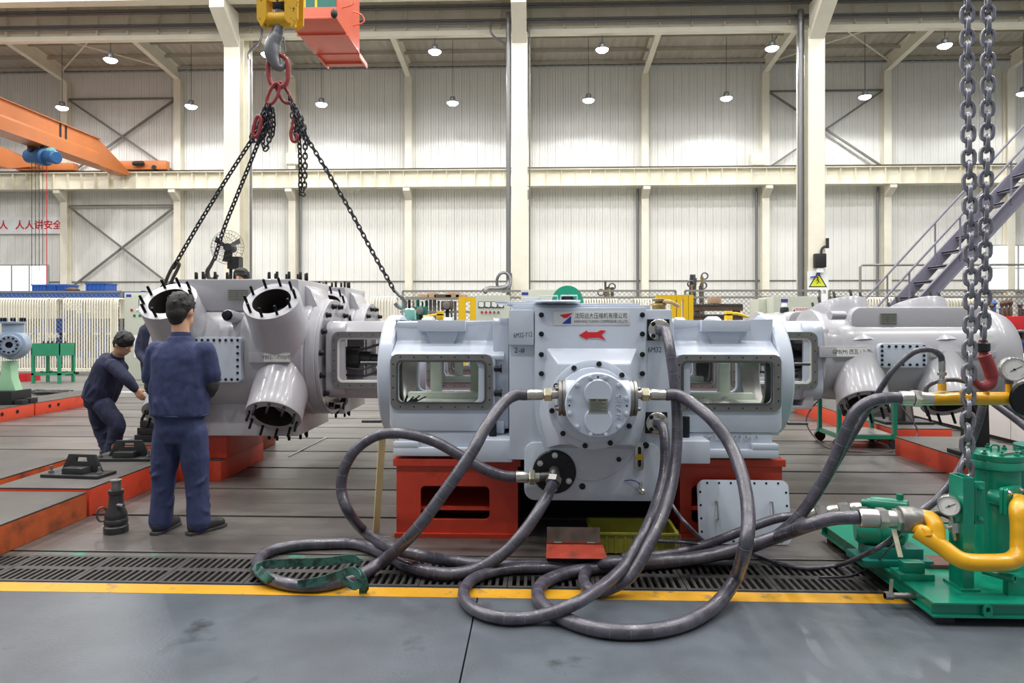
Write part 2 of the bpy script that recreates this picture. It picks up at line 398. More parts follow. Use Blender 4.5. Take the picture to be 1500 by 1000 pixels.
# ---------------------------------------------------------------- high bay lamps of the side aisle
mat('lamp_glow', '#ffffff', .3, emit='#eef3ff', estr=40)
mat('lamp_metal', '#8d9196', .4, .7)
def high_bay(u, v, Y, label, group, pw):
    p = at(u, v, Y)
    t = thing('high_bay_lamp', label, 'lamp', p, group)
    b = MB(); b.lathe([(.10, .30), (.13, .26), (.13, .12), (.30, .03), (.29, .0), (.10, .10)], p, (0, 0, 1), 18); b.build('shade', 'lamp_metal', t)
    b = MB(); b.lathe([(.0, -.10), (.17, -.09), (.25, -.03), (.25, .03), (.1, .07)], p, (0, 0, 1), 16); b.build('lamp_lens', 'lamp_glow', t)
    b = MB(); b.cyl(p+Vector((0, 0, .28)), Vector((p.x, p.y, roofz(p.y)+.004)), .012, n=6); b.build('suspension_wire', 'steel_dark', t)
    l = bpy.data.lights.new('high_bay_light', 'SPOT'); l.energy = pw; l.spot_size = radians(152); l.spot_blend = .25; l.shadow_soft_size = .2; l.color = (.97, .985, 1)
    o = bpy.data.objects.new('high_bay_light', l); COL.objects.link(o); o.location = (p.x, p.y, p.z-.14)
for i, (u, v) in enumerate(((162, 88), (392, 80), (637, 76), (882, 73), (1131, 71), (1384, 67))):
    n = ('first', 'second', 'third', 'fourth', 'fifth', 'sixth')[i]
    high_bay(u, v, 29.2, 'round high bay lamp near the roof deck, %s from left in upper row' % n, 'upper row of high bay lamps', 700)
for i, (u, v) in enumerate(((91, 158), (280, 156), (471, 153), (663, 151), (862, 147), (1064, 144), (1267, 142), (1499, 137))):
    n = ('first', 'second', 'third', 'fourth', 'fifth', 'sixth', 'seventh', 'eighth')[i]
    high_bay(u, v, 32.3, 'round high bay lamp before the sheet wall, %s from left in lower row' % n, 'lower row of high bay lamps', 300)
# ---------------------------------------------------------------- the compressor being assembled
mat('paint_blue', '#c3cbd8', .28, var=.03, vscale=3, bump=.02, bscale=14, spec=.55, coat=.3)
mat('paint_grey', '#b0afb4', .28, var=.04, vscale=2.5, bump=.02, bscale=12, spec=.55, coat=.35)
mat('paint_inside', '#e6eee2', .4, var=.05, vscale=4)
mat('liner_green', '#cdd7c8', .4, var=.06, vscale=5)
mat('machined', '#8d8b88', .38, .75, var=.15, vscale=12)
mat('machined_dark', '#5f5e5f', .4, .6, var=.2, vscale=10)
mat('bolt_black', '#1d1e22', .4, .4)
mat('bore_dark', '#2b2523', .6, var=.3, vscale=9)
mat('chrome', '#c9c7c0', .25, .9, var=.1, vscale=20)
mat('zinc', '#d0cab0', .3, .8, var=.2, vscale=20)
mat('plate_silver', '#dcdddd', .35, .15)
mat('ink_black', '#26262a', .6); mat('ink_red', '#d3262c', .5); mat('ink_blue', '#2a3a94', .5); mat('ink_white', '#f4f4f2', .5)
mat('tag_olive', '#8f9085', .45, .4, var=.1, vscale=40)
mat('red_paint', '#c9402a', .42, var=.12, vscale=5, col2='#7a2a1c', thr=(.6, .8))
mat('paper', '#e6e6e2', .6)
mat('glass_yellow', '#b99a34', .2, coat=.5)
mat('cloth_rag', '#d8d6cc', .9, var=.1, vscale=20)
XC, ZA = .33, 1.13
YR = [5.17, 6.72, 8.27]
M = thing('gas_compressor', 'big pale blue-grey piston compressor frame with front gear pump, on red support blocks', 'compressor', (XC, 4.5, .55))
def P(u, v, Y): p = at(u, v, Y); return (p.x, p.z)
def bolt(mb, c, d, r=.014, h=.02):     # hex bolt head with a small washer
    c = Vector(c); d = Vector(d).normalized(); mb.lathe([(r*1.35, 0), (r*1.35, h*.2), (r, h*.2), (r, h), (r*.6, h*1.08)], c, d, 8)
BOLT = {}
def bolt_obj(c, d, parent, root, r=.014, h=.02, m='bolt_black'):
    k = (r, h, m, tuple(round(x, 2) for x in d))
    if k not in BOLT:
        b = MB(); bolt(b, (0, 0, 0), d, r, h); BOLT[k] = b.mesh('bolt', m, 50)
    return link('bolt', BOLT[k], parent, Vector(c)-Vector(root.location))
# --- crankcase
YF = 4.52
x0, zt = P(746, 450, YF); x1, _ = P(985, 450, YF); ztop = 1.585; zbot = P(0, 668, YF)[1]
b = MB(); b.bx(x0, x1, YF, 9.2, zbot, ztop-.01)
CASE = b.build('crankcase', 'paint_blue', M, bevel=.012)
zl = P(0, 504, YF)[1]; xl = P(783, 0, YF)[0]
b = MB(); b.bx(x0-.002, xl-.004, YF-.035, YF+.05, zl, ztop-.012); b.build('side_ledge', 'paint_blue', CASE, bevel=.006)
for fa, fb in ((x0-.25, x0+.02), (x1-.02, x1+.25)):
    b = MB(); b.bx(fa, fb, YF+.01, 9.0, zbot-.02, zbot+.13); b.build('mounting_foot', 'paint_blue', M, bevel=.01)
for sx in (x0-.12, x1+.12): b = MB(); b.cyl((sx, YF+.16, zbot+.12), (sx, YF+.16, zbot+.27), .028, n=10); b.build('foundation_bolt', 'bolt_black', M)
# --- end cover (flat plate, square above and round below)
cx = P(866, 0, YF)[0]; hw = (P(945, 0, YF)[0]-P(783, 0, YF)[0])/2; cx = P(864, 0, YF)[0]; zc = P(0, 575, YF)[1]; zp = P(0, 451, YF)[1]
poly = [(cx+hw, zp), (cx-hw, zp), (cx-hw, zc)] + [(cx+hw*1.0*cos(pi+pi*k/20), zc-.06+.50*sin(pi+pi*k/20)+.0) for k in range(0, 21)] + [(cx+hw, zc)]
b = MB(); b.prism(poly, (0, YF, 0), EX, EZ, -EY, .035); COVER = b.build('end_cover', 'paint_blue', M, bevel=.006)
yc = YF-.035
o1 = [(P(800, 0, YF)[0], P(0, 507, YF)[1]), (P(933, 0, YF)[0], P(0, 507, YF)[1]), (P(948, 0, YF)[0]-.02, P(0, 600, YF)[1]), (P(948, 0, YF)[0]-.06, P(0, 650, YF)[1]), (P(800, 0, YF)[0], P(0, 650, YF)[1]), (P(788, 0, YF)[0], P(0, 600, YF)[1])]
i1 = [(P(817, 0, YF)[0], P(0, 529, YF)[1]), (P(919, 0, YF)[0], P(0, 529, YF)[1]), (P(926, 0, YF)[0], P(0, 600, YF)[1]), (P(915, 0, YF)[0], P(0, 640, YF)[1]), (P(818, 0, YF)[0], P(0, 640, YF)[1]), (P(810, 0, YF)[0], P(0, 600, YF)[1])]
b = MB(); b.prism(o1, (0, yc+.01, 0), EX, EZ, -EY, .13, 0, i1); b.build('cover_dome', 'paint_blue', COVER, bevel=.012)
for u, v in [(793, 461), (793, 489), (793, 519), (793, 547), (941, 461), (941, 489), (941, 519), (941, 547), (806, 603), (826, 623), (853, 634), (930, 603)]:
    p = at(u, v, yc); bolt_obj(p, (0, -1, 0), COVER, M, .013, .018)
# --- sump plate below
sx0, sx1 = P(768, 0, YF)[0], P(966, 0, YF)[0]; sz0, sz1 = P(0, 724, YF)[1], P(0, 642, YF)[1]
b = MB(); b.prism(rrect(sx0, sx1, sz0, sz1, .07), (0, YF+.5, 0), EX, EZ, -EY, .525); SUMP = b.build('sump_cover', 'paint_blue', M, bevel=.008)
ys = YF-.025
for u, v in [(906, 672), (853, 712), (946, 652)]: bolt_obj(at(u, v, ys), (0, -1, 0), SUMP, M, .016, .02)
p = at(853, 686, ys); bolt_obj(p, (0, -1, 0), SUMP, M, .022, .012, 'paint_blue')
# sight glass
px, pz = P(936, 668, ys); b = MB(); b.holed(rrect(px-.028, px+.028, pz-.09, pz+.09, .027), rrect(px-.011, px+.011, pz-.066, pz+.066, .0105), (0, ys, 0), EX, EZ, -EY, .022); SG = b.build('sight_glass', 'chrome', SUMP)
b = MB(); b.prism(rrect(px-.011, px+.011, pz-.066, pz+.066, .0105), (0, ys, 0), EX, EZ, -EY, .012); b.build('gauge_glass', 'bolt_black', SG)
b = MB(); b.bx(px-.027, px+.027, ys-.024, ys-.021, pz-.02, pz+.018); b.build('level_plate', 'glass_yellow', SG)
# drain valve
p = at(938, 716, ys); b = MB(); b.cyl(p, p+Vector((0, -.05, 0)), .02, n=10); b.cyl(p+Vector((0, -.02, 0)), p+Vector((.0, -.02, .05)), .01, n=8); b.lathe([(.022, 0), (.022, .02), (.012, .03)], p+Vector((0, -.05, 0)), (0, -1, 0), 8)
b.build('drain_valve', 'chrome', SUMP)
b = MB(); b.tube(spline([at(915, 704, ys-.004), at(925, 703, ys-.012), at(934, 706, ys-.02), at(938, 712, ys-.02)], 5), .003, 6); b.build('wire', 'ink_blue', SUMP)
# --- black flange with elbow (lower left)
p = at(812, 690, ys); b = MB(); b.lathe([(.142, 0), (.142, .02), (.136, .026), (0, .026)], p, (0, -1, 0), 32); FL = b.build('oil_flange', 'bolt_black', SUMP)
for k in range(6): a = pi/3*k+.5; bolt_obj(p+Vector((cos(a)*.11, -.026, sin(a)*.11)), (0, -1, 0), FL, M, .015, .018, 'chrome' if k in (1, 2, 4, 5) else 'bolt_black')
# --- oil pump on the dome
yp0, yp1 = YF-.16, 3.98
b = MB(); pc = at(868, 592, yp0); b.lathe([(.285, 0), (.285, .03), (.275, .036), (.24, .036), (.235, .06), (.19, .075)], pc, (0, -1, 0), 40)
PUMP = b.build('oil_pump', 'paint_blue', M)
for k in range(10): a = pi*.06+2*pi*k/10*.985; bolt_obj(pc+Vector((cos(a)*.262, -.036, sin(a)*.262)), (0, -1, 0), PUMP, M, .013, .02)
pf = at(876, 594, yp1)
b = MB(); b.cyl(pf+Vector((0, .42, 0)), pf+Vector((0, .05, 0)), .165, .168, 36); b.build('pump_body', 'paint_blue', PUMP, bevel=0)
b = MB(); b.lathe([(.19, .06), (.19, .008), (.184, 0), (.0, 0)], pf, (0, 1, 0), 44); b.build('pump_cover', 'paint_blue', PUMP)
for dz in (.072, -.085): b = MB(); b.lathe([(.082, 0), (.082, .012), (.076, .018), (0, .018)], pf+Vector((0, 0, dz)), (0, -1, 0), 30); b.build('gear_housing', 'paint_blue', PUMP)
for k in range(12): a = 2*pi*(k+.5)/12; bolt_obj(pf+Vector((cos(a)*.17, 0, sin(a)*.17)), (0, -1, 0), PUMP, M, .0115, .02, 'paint_blue')
for k in range(4): a = pi/2*k; bolt_obj(pf+Vector((cos(a)*.166, 0, sin(a)*.166)), (0, -1, 0), PUMP, M, .0045, .003)
b = MB(); b.bx(pf.x-.055, pf.x+.055, pf.y-.022, pf.y-.0182, pf.z-.038, pf.z+.043); PT = b.build('pump_plate', 'tag_olive', PUMP)
b = MB()
for k in range(8): b.bx(pf.x-.045, pf.x+(.045 if k % 3 else .02), pf.y-.0228, pf.y-.0223, pf.z+.024-k*.0075, pf.z+.026-k*.0075)
b.bx(pf.x-.045, pf.x-.012, pf.y-.0228, pf.y-.0223, pf.z+.032, pf.z+.039); b.bx(pf.x-.002, pf.x+.046, pf.y-.0228, pf.y-.0223, pf.z+.032, pf.z+.038)
b.build('plate_lettering', 'ink_black', PT, smooth=0)
b = MB(); b.text('2LZ185', pf+Vector((.122, -.001, -.005)), (0, 0, 1), (-1, 0, 0), .048, .0, ext=.006); b.build('cast_number', 'paint_blue', PUMP, smooth=0)
yq = pf.y+.2; zq = P(0, 579, yq)[1]
b = MB(); xa, xb = P(826, 0, yq)[0], P(925, 0, yq)[0]; b.cyl((xa, yq, zq), (xb, yq, zq), .108, n=28); b.build('port_body', 'paint_blue', PUMP)
for s, u0, u1 in ((-1, 828, 818), (1, 921, 931)):
    xa, xb = P(u0, 0, yq)[0], P(u1, 0, yq)[0]; b = MB()
    b.lathe([(.112, 0), (.112, abs(xb-xa)*.42), (.1, abs(xb-xa)*.46), (.1, abs(xb-xa)*.56), (.11, abs(xb-xa)*.6), (.11, abs(xb-xa)), (.03, abs(xb-xa)+.004)], (xa, yq, zq), (s, 0, 0), 28)
    PFL = b.build('port_flange', 'machined', PUMP)
    for k in range(4): a = pi/4+pi/2*k; bolt_obj((xb, yq+cos(a)*.085, zq+sin(a)*.085), (s, 0, 0), PFL, M, .012, .02, 'machined')
# --- company plate and arrow, hand lettering
px0, pz0 = P(811, 476, yc); px1, pz1 = P(922, 456, yc)
b = MB(); b.bx(px0, px1, yc-.004, yc, pz0, pz1); NP = b.build('name_plate', 'plate_silver', COVER, bevel=.001)
mx, mz = (px0+px1)/2, (pz0+pz1)/2; W = px1-px0; Hh = pz1-pz0; yn = yc-.0052
b = MB(); b.text('沈阳远大压缩机有限公司', (mx+.125*W, yn, mz+.16*Hh), EX, EZ, .040, 0, sx=.78)
b.text('SHENYANG YUANDA COMPRESSOR CO.,LTD.', (mx+.125*W, yn, mz-.24*Hh), EX, EZ, .0245, 0, sx=.70); b.build('plate_lettering', 'ink_black', NP, smooth=0)
lx, lz = px0+.17*W, mz
b = MB(); b.prism([(-.046, .022), (.044, .036), (.005, .003), (-.016, .0)], (lx, yn, lz), EX, EZ, -EY, .0005); b.build('emblem_red', 'ink_red', NP, smooth=0)
b = MB(); b.prism([(-.03, -.036), (.03, -.036), (.03, .018), (.018, .006)], (lx, yn, lz), EX, EZ, -EY, .0005); b.build('emblem_blue', 'ink_blue', NP, smooth=0)
ax, az = P(848, 491, yc); k = P(1, 0, yc)[0]-P(0, 0, yc)[0]
A = [(0, 0), (11, 7), (11.5, 4.5), (25, 4.5), (30, 7.2), (37, 6.5), (31, .5), (37, -6.5), (27, -3.3), (12, -3.8), (11, -6.2)]
b = MB(); b.prism([(ax+x*k, az+y*k) for x, y in A], (0, yc, 0), EX, EZ, -EY, .006); b.build('arrow_plate', 'ink_red', COVER, smooth=0)
b = MB(); b.text('6M32-Y12', Vector((*P(766, 490, YF-.0358)[:1], YF-.0358, P(0, 490, YF)[1])), (1, 0, .08), EZ, .045, 0, sx=.66); b.build('hand_marking', 'ink_black', CASE, smooth=0)
b = MB(); b.text('2-#', (P(761, 0, YF)[0], YF-.0008, P(0, 512, YF)[1]), EX, EZ, .05, 0); b.text('6M32', (P(959, 0, YF)[0], YF-.0008, P(0, 511, YF)[1]), EX, EZ, .05, 0, sx=.8); b.build('hand_marking', 'ink_black', CASE, smooth=0)
# --- flanged hose outlets on the right
def outlet(u, v):
    p = at(u, v, YF); c = p+Vector((-.01, 0, 0)); b = MB(); b.bx(c.x-.075, c.x+.07, YF-.004, YF, c.z-.07, c.z+.07); b.build('outlet_pad', 'bolt_black', CASE)
    b = MB(); b.lathe([(.072, 0), (.072, .02), (.066, .025), (.036, .028), (.032, .05)], c+Vector((0, -.004, 0)), (0, -1, 0), 20); o = b.build('outlet_flange', 'chrome', CASE)
    for k in range(4): a = pi/4+pi/2*k; bolt_obj(c+Vector((cos(a)*.056, -.03, sin(a)*.056)), (0, -1, 0), o, M, .011, .016, 'bolt_black' if k in (1, 2) else 'chrome')
outlet(967, 483); outlet(964, 619)
# --- top deck lids
b = MB(); b.bx(x0+.02, x1-.14, YF+.02, 9.0, ztop-.01, ztop+.02); b.bx(x0-.02, x1-.2, YF+.1, 9.0, ztop+.02, ztop+.035); b.build('top_cover', 'paint_blue', M, bevel=.004)
# --- crosshead guides, three rows on both sides
def guide(s, Y, long):
    # s = -1 left / +1 right; Y axis; long: with distance piece and cylinder flange
    yf, yb = Y-.45, Y+.45; fx = lambda x: XC+s*x
    xi, xo = .55, (1.34 if not long else 1.34)
    zt_, zb_ = ZA+.37, .735
    g = MB()
    def B(a, c, *r): g.bx(min(fx(a), fx(c)), max(fx(a), fx(c)), *r)
    # upper set-back face, shelf and top
    B(xi, xo, yf+.17, yb-.17, zt_-.06, zt_)                       # top
    def ZV(v): return P(0, v, yf)[1]
    prof = [(yf+.17, zt_), (yf+.17, ZA+.225), (yf+.10, ZA+.185), (yf, ZA+.13), (yf, ZA+.13-.03), (yf+.06, ZA+.1), (yf+.13, ZA+.17), (yf+.21, ZA+.2), (yf+.21, zt_)]
    for mir in (0, 1):
        pr = [((y if not mir else 2*Y-y), z) for y, z in prof]
        g.prism(pr, (min(fx(xi), fx(xo)), 0, 0), EY, EZ, EX, xo-xi)
    zo0, zo1 = ZA-.245, ZA+.14                                    # opening plate
    xa, xb = sorted((fx(xi+.06), fx(xo+.01)))
    zp0 = .735
    for y, d in ((yf, 1), (yb, -1)):
        ho = rrect(xa+.0, xb-.0, zp0, zo1, .05)
        g.holed(ho, rrect(xa+.12, xb-.06, zo0+.045, zo1-.045, .05) if s > 0 else rrect(xa+.06, xb-.12, zo0+.045, zo1-.045, .05), (0, y, 0), EX, EZ, (0, d, 0), .06)
    B(xi, xo, yf+.02, yb-.02, zb_-.02, zb_+.07)                   # floor of the guide
    # pedestal and foot flange
    B(xi+.1, xo-.05, yf+.01, yb-.01, .62, zb_)
    B(xi+.05, xo-.02, yf-.03, yb+.03, .565, .625)
    B(xi+.05, xi+.22, yf-.03, yf+.1, .62, .665); B(xo-.2, xo-.02, yf-.03, yf+.1, .62, .665)
    body = g.build('crosshead_guide', 'paint_blue', M, bevel=.012)
    # neck bolted to the crankcase
    n = MB(); xs = sorted((fx(xi-.03), fx(xi+.08)))
    n.holed(rrect(Y-.40, Y+.40, .74, zt_+.02, .04), rrect(Y-.28, Y+.28, .86, zt_-.12, .2), (xs[0], 0, 0), EY, EZ, EX, xs[1]-xs[0])
    n.build('guide_neck', 'paint_blue', body, bevel=.008)
    for z, yy in ((1.44, .15), (1.17, -.012), (1.0, -.012)): bolt_obj((fx(xi+.015), yf+yy, z), (s, 0, 0), body, M, .021, .05)
    # machined frame round the opening, with bolt holes
    fa, fb = sorted((fx(xi+.08), fx(xo-.0)))
    if s > 0: h0, h1 = fa+.045, fb-.045
    else: h0, h1 = fa+.045, fb-.045
    for y, d in ((yf, -1), (yb, 1)):
        f = MB(); f.holed(rrect(fa, fb, zo0, zo1, .05), rrect(h0, h1, zo0+.045, zo1-.045, .035), (0, y, 0), EX, EZ, (0, d, 0), .012)
        of_ = f.build('opening_frame', 'machined', body)
        if d < 0: of = of_
    h = MB(); nn = 7
    for i in range(nn):
        x = fa+.07+(fb-fa-.14)*i/(nn-1)
        for z in (zo0+.02, zo1-.02): h.cyl((x, yf-.0125, z), (x, yf-.0135, z), .006, n=6)
    for i in range(4):
        z = zo0+.07+(zo1-zo0-.14)*i/3
        for x in (fa+.02, fb-.02): h.cyl((x, yf-.0125, z), (x, yf-.0135, z), .006, n=6)
    o = h.build('bolt_hole', 'bolt_black', of, smooth=0); o['kind'] = 'stuff'
    q = MB()
    if s > 0: h0, h1 = fa+.04, fb-.06
    q.holed(rrect(h0-.004, h1+.004, zo0+.041, zo1-.041, .038), rrect(h0+.01, h1-.01, zo0+.055, zo1-.055, .03), (0, yf-.014, 0), EX, EZ, (0, -1, 0), .004)
    q.build('gasket', 'machined_dark', of)
    # pale inside
    l = MB(); ia, ib = sorted((fx(xi+.02), fx(xo-.04)))
    l.bx(ia, ib, yf+.06, yb-.06, zo0+.005, zo0+.03); l.bx(ia, ib, yf+.06, yb-.06, zo1-.03, zo1-.01)
    l.bx(min(fx(xo-.28), fx(xo-.2)), max(fx(xo-.28), fx(xo-.2)), yf+.50, yf+.58, zo0, zo1)
    l.bx(ia, ib, yf+.42, yf+.50, zo0+.03, zo0+.075)
    l.build('guide_lining', 'paint_inside', body, bevel=.004)
    l = MB(); xs = sorted((fx(xi+.02), fx(xi+.30)))
    pts = [(Y+.30*cos(a), ZA-.05+.30*sin(a)) for a in [pi*(-.32)+pi*.66*k/10 for k in range(11)]]
    pts2 = [(Y+.26*cos(a), ZA-.05+.26*sin(a)) for a in [pi*(-.32)+pi*.66*k/10 for k in range(11)]]
    l.prism([(p[0], p[1]) for p in pts]+[(p[0], p[1]) for p in pts2[::-1]], (xs[0], 0, 0), EY, EZ, EX, xs[1]-xs[0]); l.build('crosshead_slide', 'liner_green', body)
    # lifting bracket on the set-back face
    if not long:
        k = MB(); xm = fx(1.0); zt2 = zt_
        k.bx(xm-.17, xm+.17, yf+.10, yf+.3, zt2-.075, zt2+.005); k.prism([(-.12, zt2-.075), (.12, zt2-.075), (.08, zt2-.17), (-.08, zt2-.17)], (xm, yf+.172, 0), EX, EZ, -EY, .035); k.build('lifting_bracket', 'paint_blue', body, bevel=.004)
    # outer ring flange
    rg = MB(); ra = fx(xo); rb = fx(xo+.10)
    rg.lathe([(.30, 0), (.435, 0), (.445, .012), (.445, .088), (.435, .10), (.30, .10)], (ra, Y, ZA-.03), (s, 0, 0), 48, True)
    rf = rg.build('ring_flange', 'paint_blue', body, smooth=35)
    rg = MB(); rg.lathe([(.27, -.05), (.305, -.05), (.305, .085), (.27, .085)], (ra, Y, ZA-.03), (s, 0, 0), 40, True); rg.build('bore_liner', 'machined', body)
    if not long:
        for z, yy in ((1.20, -.34), (.78, -.3)): w = MB(); w.cyl((rb, Y+yy, z), (rb+s*.14, Y+yy, z), .012, n=10); w.build('tie_rod', 'machined_dark', body)
    return body
for s in (-1, 1):
    for i, Y in enumerate(YR): guide(s, Y, i > 0)
b = MB(); b.text('6M32-03 20 06 0', (XC+1.0, 5.17-.44-.001, .70), EX, EZ, .055, .0, sx=1.0, ext=.006); b.build('cast_number', 'paint_blue', M, smooth=0)
# distance pieces + cylinders (rows two and three, both sides)
def distance(s, Y):
    yf, yb = Y-.38, Y+.38; fx = lambda x: XC+s*x; xa, xb = sorted((fx(1.44), fx(2.26)))
    g = MB(); R = rrect(Y-.38, Y+.38, ZA-.36, ZA+.37, .12, 6)
    for c0, c1 in ((fx(1.44), fx(1.56)), (fx(2.12), fx(2.3))):
        c0, c1 = sorted((c0, c1)); g.holed(R, rrect(Y-.34, Y+.34, ZA-.28, ZA+.28, .1, 6), (c0, 0, 0), EY, EZ, EX, c1-c0)
    g.prism([(Y-.38, ZA+.25), (Y-.30, ZA+.37), (Y+.30, ZA+.37), (Y+.38, ZA+.25), (Y+.36, ZA+.2), (Y+.3, ZA+.29), (Y-.3, ZA+.29), (Y-.36, ZA+.2)], (xa, 0, 0), EY, EZ, EX, xb-xa)
    g.prism([(Y-.38, ZA-.24), (Y-.30, ZA-.36), (Y+.30, ZA-.36), (Y+.38, ZA-.24), (Y+.36, ZA-.2), (Y+.3, ZA-.28), (Y-.3, ZA-.28), (Y-.36, ZA-.2)], (xa, 0, 0), EY, EZ, EX, xb-xa)
    body = g.build('distance_piece', 'paint_blue' if s > 0 else 'paint_grey', M, bevel=.006)
    f = MB(); o = rrect(xa+.02, xb-.02, ZA-.26, ZA+.27, .07); mid = fx(1.62)
    f.holed(o, rrect(xa+(.2 if s > 0 else .07), xb-(.07 if s > 0 else .2), ZA-.205, ZA+.215, .05), (0, yf, 0), EX, EZ, -EY, .02)
    of = f.build('opening_frame', 'machined', body)
    f = MB(); q0, q1 = xa+(.2 if s > 0 else .07), xb-(.07 if s > 0 else .2)
    f.holed(rrect(q0-.004, q1+.004, ZA-.209, ZA+.219, .052), rrect(q0+.018, q1-.018, ZA-.187, ZA+.197, .042), (0, yf-.006, 0), EX, EZ, EY, .10); f.build('opening_rim', 'paper', of)
    h = MB()
    for i in range(7):
        x = xa+.08+(xb-xa-.16)*i/6
        for z in (ZA-.233, ZA+.243): h.cyl((x, yf-.0205, z), (x, yf-.0215, z), .006, n=6)
    for i in range(5):
        z = ZA-.19+.38*i/4
        for x in (xa+.045, xb-.045): h.cyl((x, yf-.0205, z), (x, yf-.0215, z), .006, n=6)
    h.build('bolt_hole', 'bolt_black', of, smooth=0)['kind'] = 'stuff'
    r = MB(); r.cyl((fx(1.3), Y, ZA), (fx(2.5), Y, ZA), .045, n=14); r.lathe([(.09, 0), (.09, .1), (.12, .1), (.12, .24), (.07, .24), (.07, .34)], (fx(2.3), Y, ZA), (-s, 0, 0), 18); r.build('piston_rod', 'machined_dark', body)
    for k, (dz, dy) in enumerate(((.13, -.2), (-.06, -.24), (-.13, -.2))):
        t = MB(); t.tube(spline([(fx(2.28), Y+dy, ZA+dz), (fx(2.0), Y+dy-.03, ZA+dz-.03), (fx(1.8), Y+dy, ZA+dz+.02), (fx(1.5), Y+dy+.05, ZA+dz)], 5), .012, 7); t.build('oil_pipe', 'machined_dark', body)
    if s > 0:
        for zz in (.13, .0, -.13): w = MB(); w.bc((fx(2.16), Y-.25, ZA+zz), (.12, .1, .06)); w.cyl((fx(2.2), Y-.25, ZA+zz+.01), (fx(2.0), Y-.29, ZA+zz+.01), .022, n=8); w.build('packing_valve', 'machined_dark', body)
    return body
for s in (-1, 1):
    for Y in YR[1:]: distance(s, Y)
# ---------------------------------------------------------------- compressor cylinders
mat('stud_black', '#17171b', .35, .5)
STUD = {}
def studs(c, d, e1, e2, r, n, parent, root, L=.10, rad=.013, a0=0., skip=()):
    d = Vector(d).normalized()
    k = (L, rad, tuple(round(x, 2) for x in d))
    if k not in STUD:
        b = MB(); b.lathe([(rad, 0), (rad, L-.004), (rad*.7, L)], (0, 0, 0), d, 8); STUD[k] = b.mesh('stud', 'stud_black', 50)
    for i in range(n):
        if i in skip: continue
        a = a0+2*pi*i/n; p = Vector(c)+e1*cos(a)*r+e2*sin(a)*r
        link('stud', STUD[k], parent, p-Vector(root.location))
def nozzle(base, rim, r, parent, root, m='paint_grey', ri=.68, n=10, a0=.2, L=.11, skip=()):
    base, rim = Vector(base), Vector(rim); d = rim-base; Ln = d.length; e1, e2, a = frame(d)
    b = MB(); b.lathe([(r*1.28, 0), (r*1.12, Ln*.25), (r*1.03, Ln*.5), (r, Ln*.8), (r, Ln-.012), (r*.985, Ln), (r*ri, Ln), (r*ri*.97, Ln-.25), (.0, Ln-.26)], base, d, 40)
    nz = b.build('valve_nozzle', m, parent)
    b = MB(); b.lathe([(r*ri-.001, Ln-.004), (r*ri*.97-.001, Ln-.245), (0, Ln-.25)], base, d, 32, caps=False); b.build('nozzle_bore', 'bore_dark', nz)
    studs(rim-a*.01, a, e1, e2, r*.84, n, nz, root, L, .0125, a0, skip)
    return nz
def side_plate(parent, root, xa, xb, za, zb, y, r=.04, nx=8, nz=6):
    b = MB(); b.prism(rrect(xa, xb, za, zb, r), (0, y+.25, 0), EX, EZ, -EY, .26); sp = b.build('side_plate', 'paint_blue', parent, bevel=.006)
    ym = y-.01
    for i in range(nx):
        x = xa+.03+(xb-xa-.06)*i/(nx-1)
        for z in (za+.028, zb-.028): bolt_obj((x, ym, z), (0, -1, 0), sp, root, .0095, .012)
    for i in range(1, nz):
        z = za+.028+(zb-za-.056)*i/nz
        for x in (xa+.03, xb-.03): bolt_obj((x, ym, z), (0, -1, 0), sp, root, .0095, .012)
    return sp
def spec_tag(parent, xa, xb, za, zb, y):
    b = MB(); b.bx(xa, xb, y-.004, y, za, zb); t = b.build('spec_plate', 'tag_olive', parent); t['label'] = 'small olive rating plate with fine lines'
    l = MB(); n = 6
    for i in range(n): z = za+(zb-za)*(i+.5)/n; l.bx(xa+.01, xb-.01, y-.0052, y-.0046, z-.002, z+.002)
    l.bx(xa+(xb-xa)*.45, xa+(xb-xa)*.46, y-.0052, y-.0046, za+.01, zb-.02); l.build('plate_lettering', 'ink_black', t, smooth=0)
def strip_tag(parent, xa, xb, z, h, y, words):
    b = MB(); b.bx(xa-.14, xb-.01, y-.004, y+.3, z-h*.62, z+h*.62); b.build('cast_rib', 'paint_grey', parent, bevel=.004)
    b = MB(); b.bx(xa, xb, y-.006, y-.0045, z-h/2, z+h/2); t = b.build('paper_tag', 'paper', parent); t['label'] = 'white paper strip with handwriting'
    l = MB(); l.text(words, ((xa+xb)/2, y-.0068, z), EX, EZ, h*.62, 0, sx=.85); l.build('hand_marking', 'ink_black', t, smooth=0)
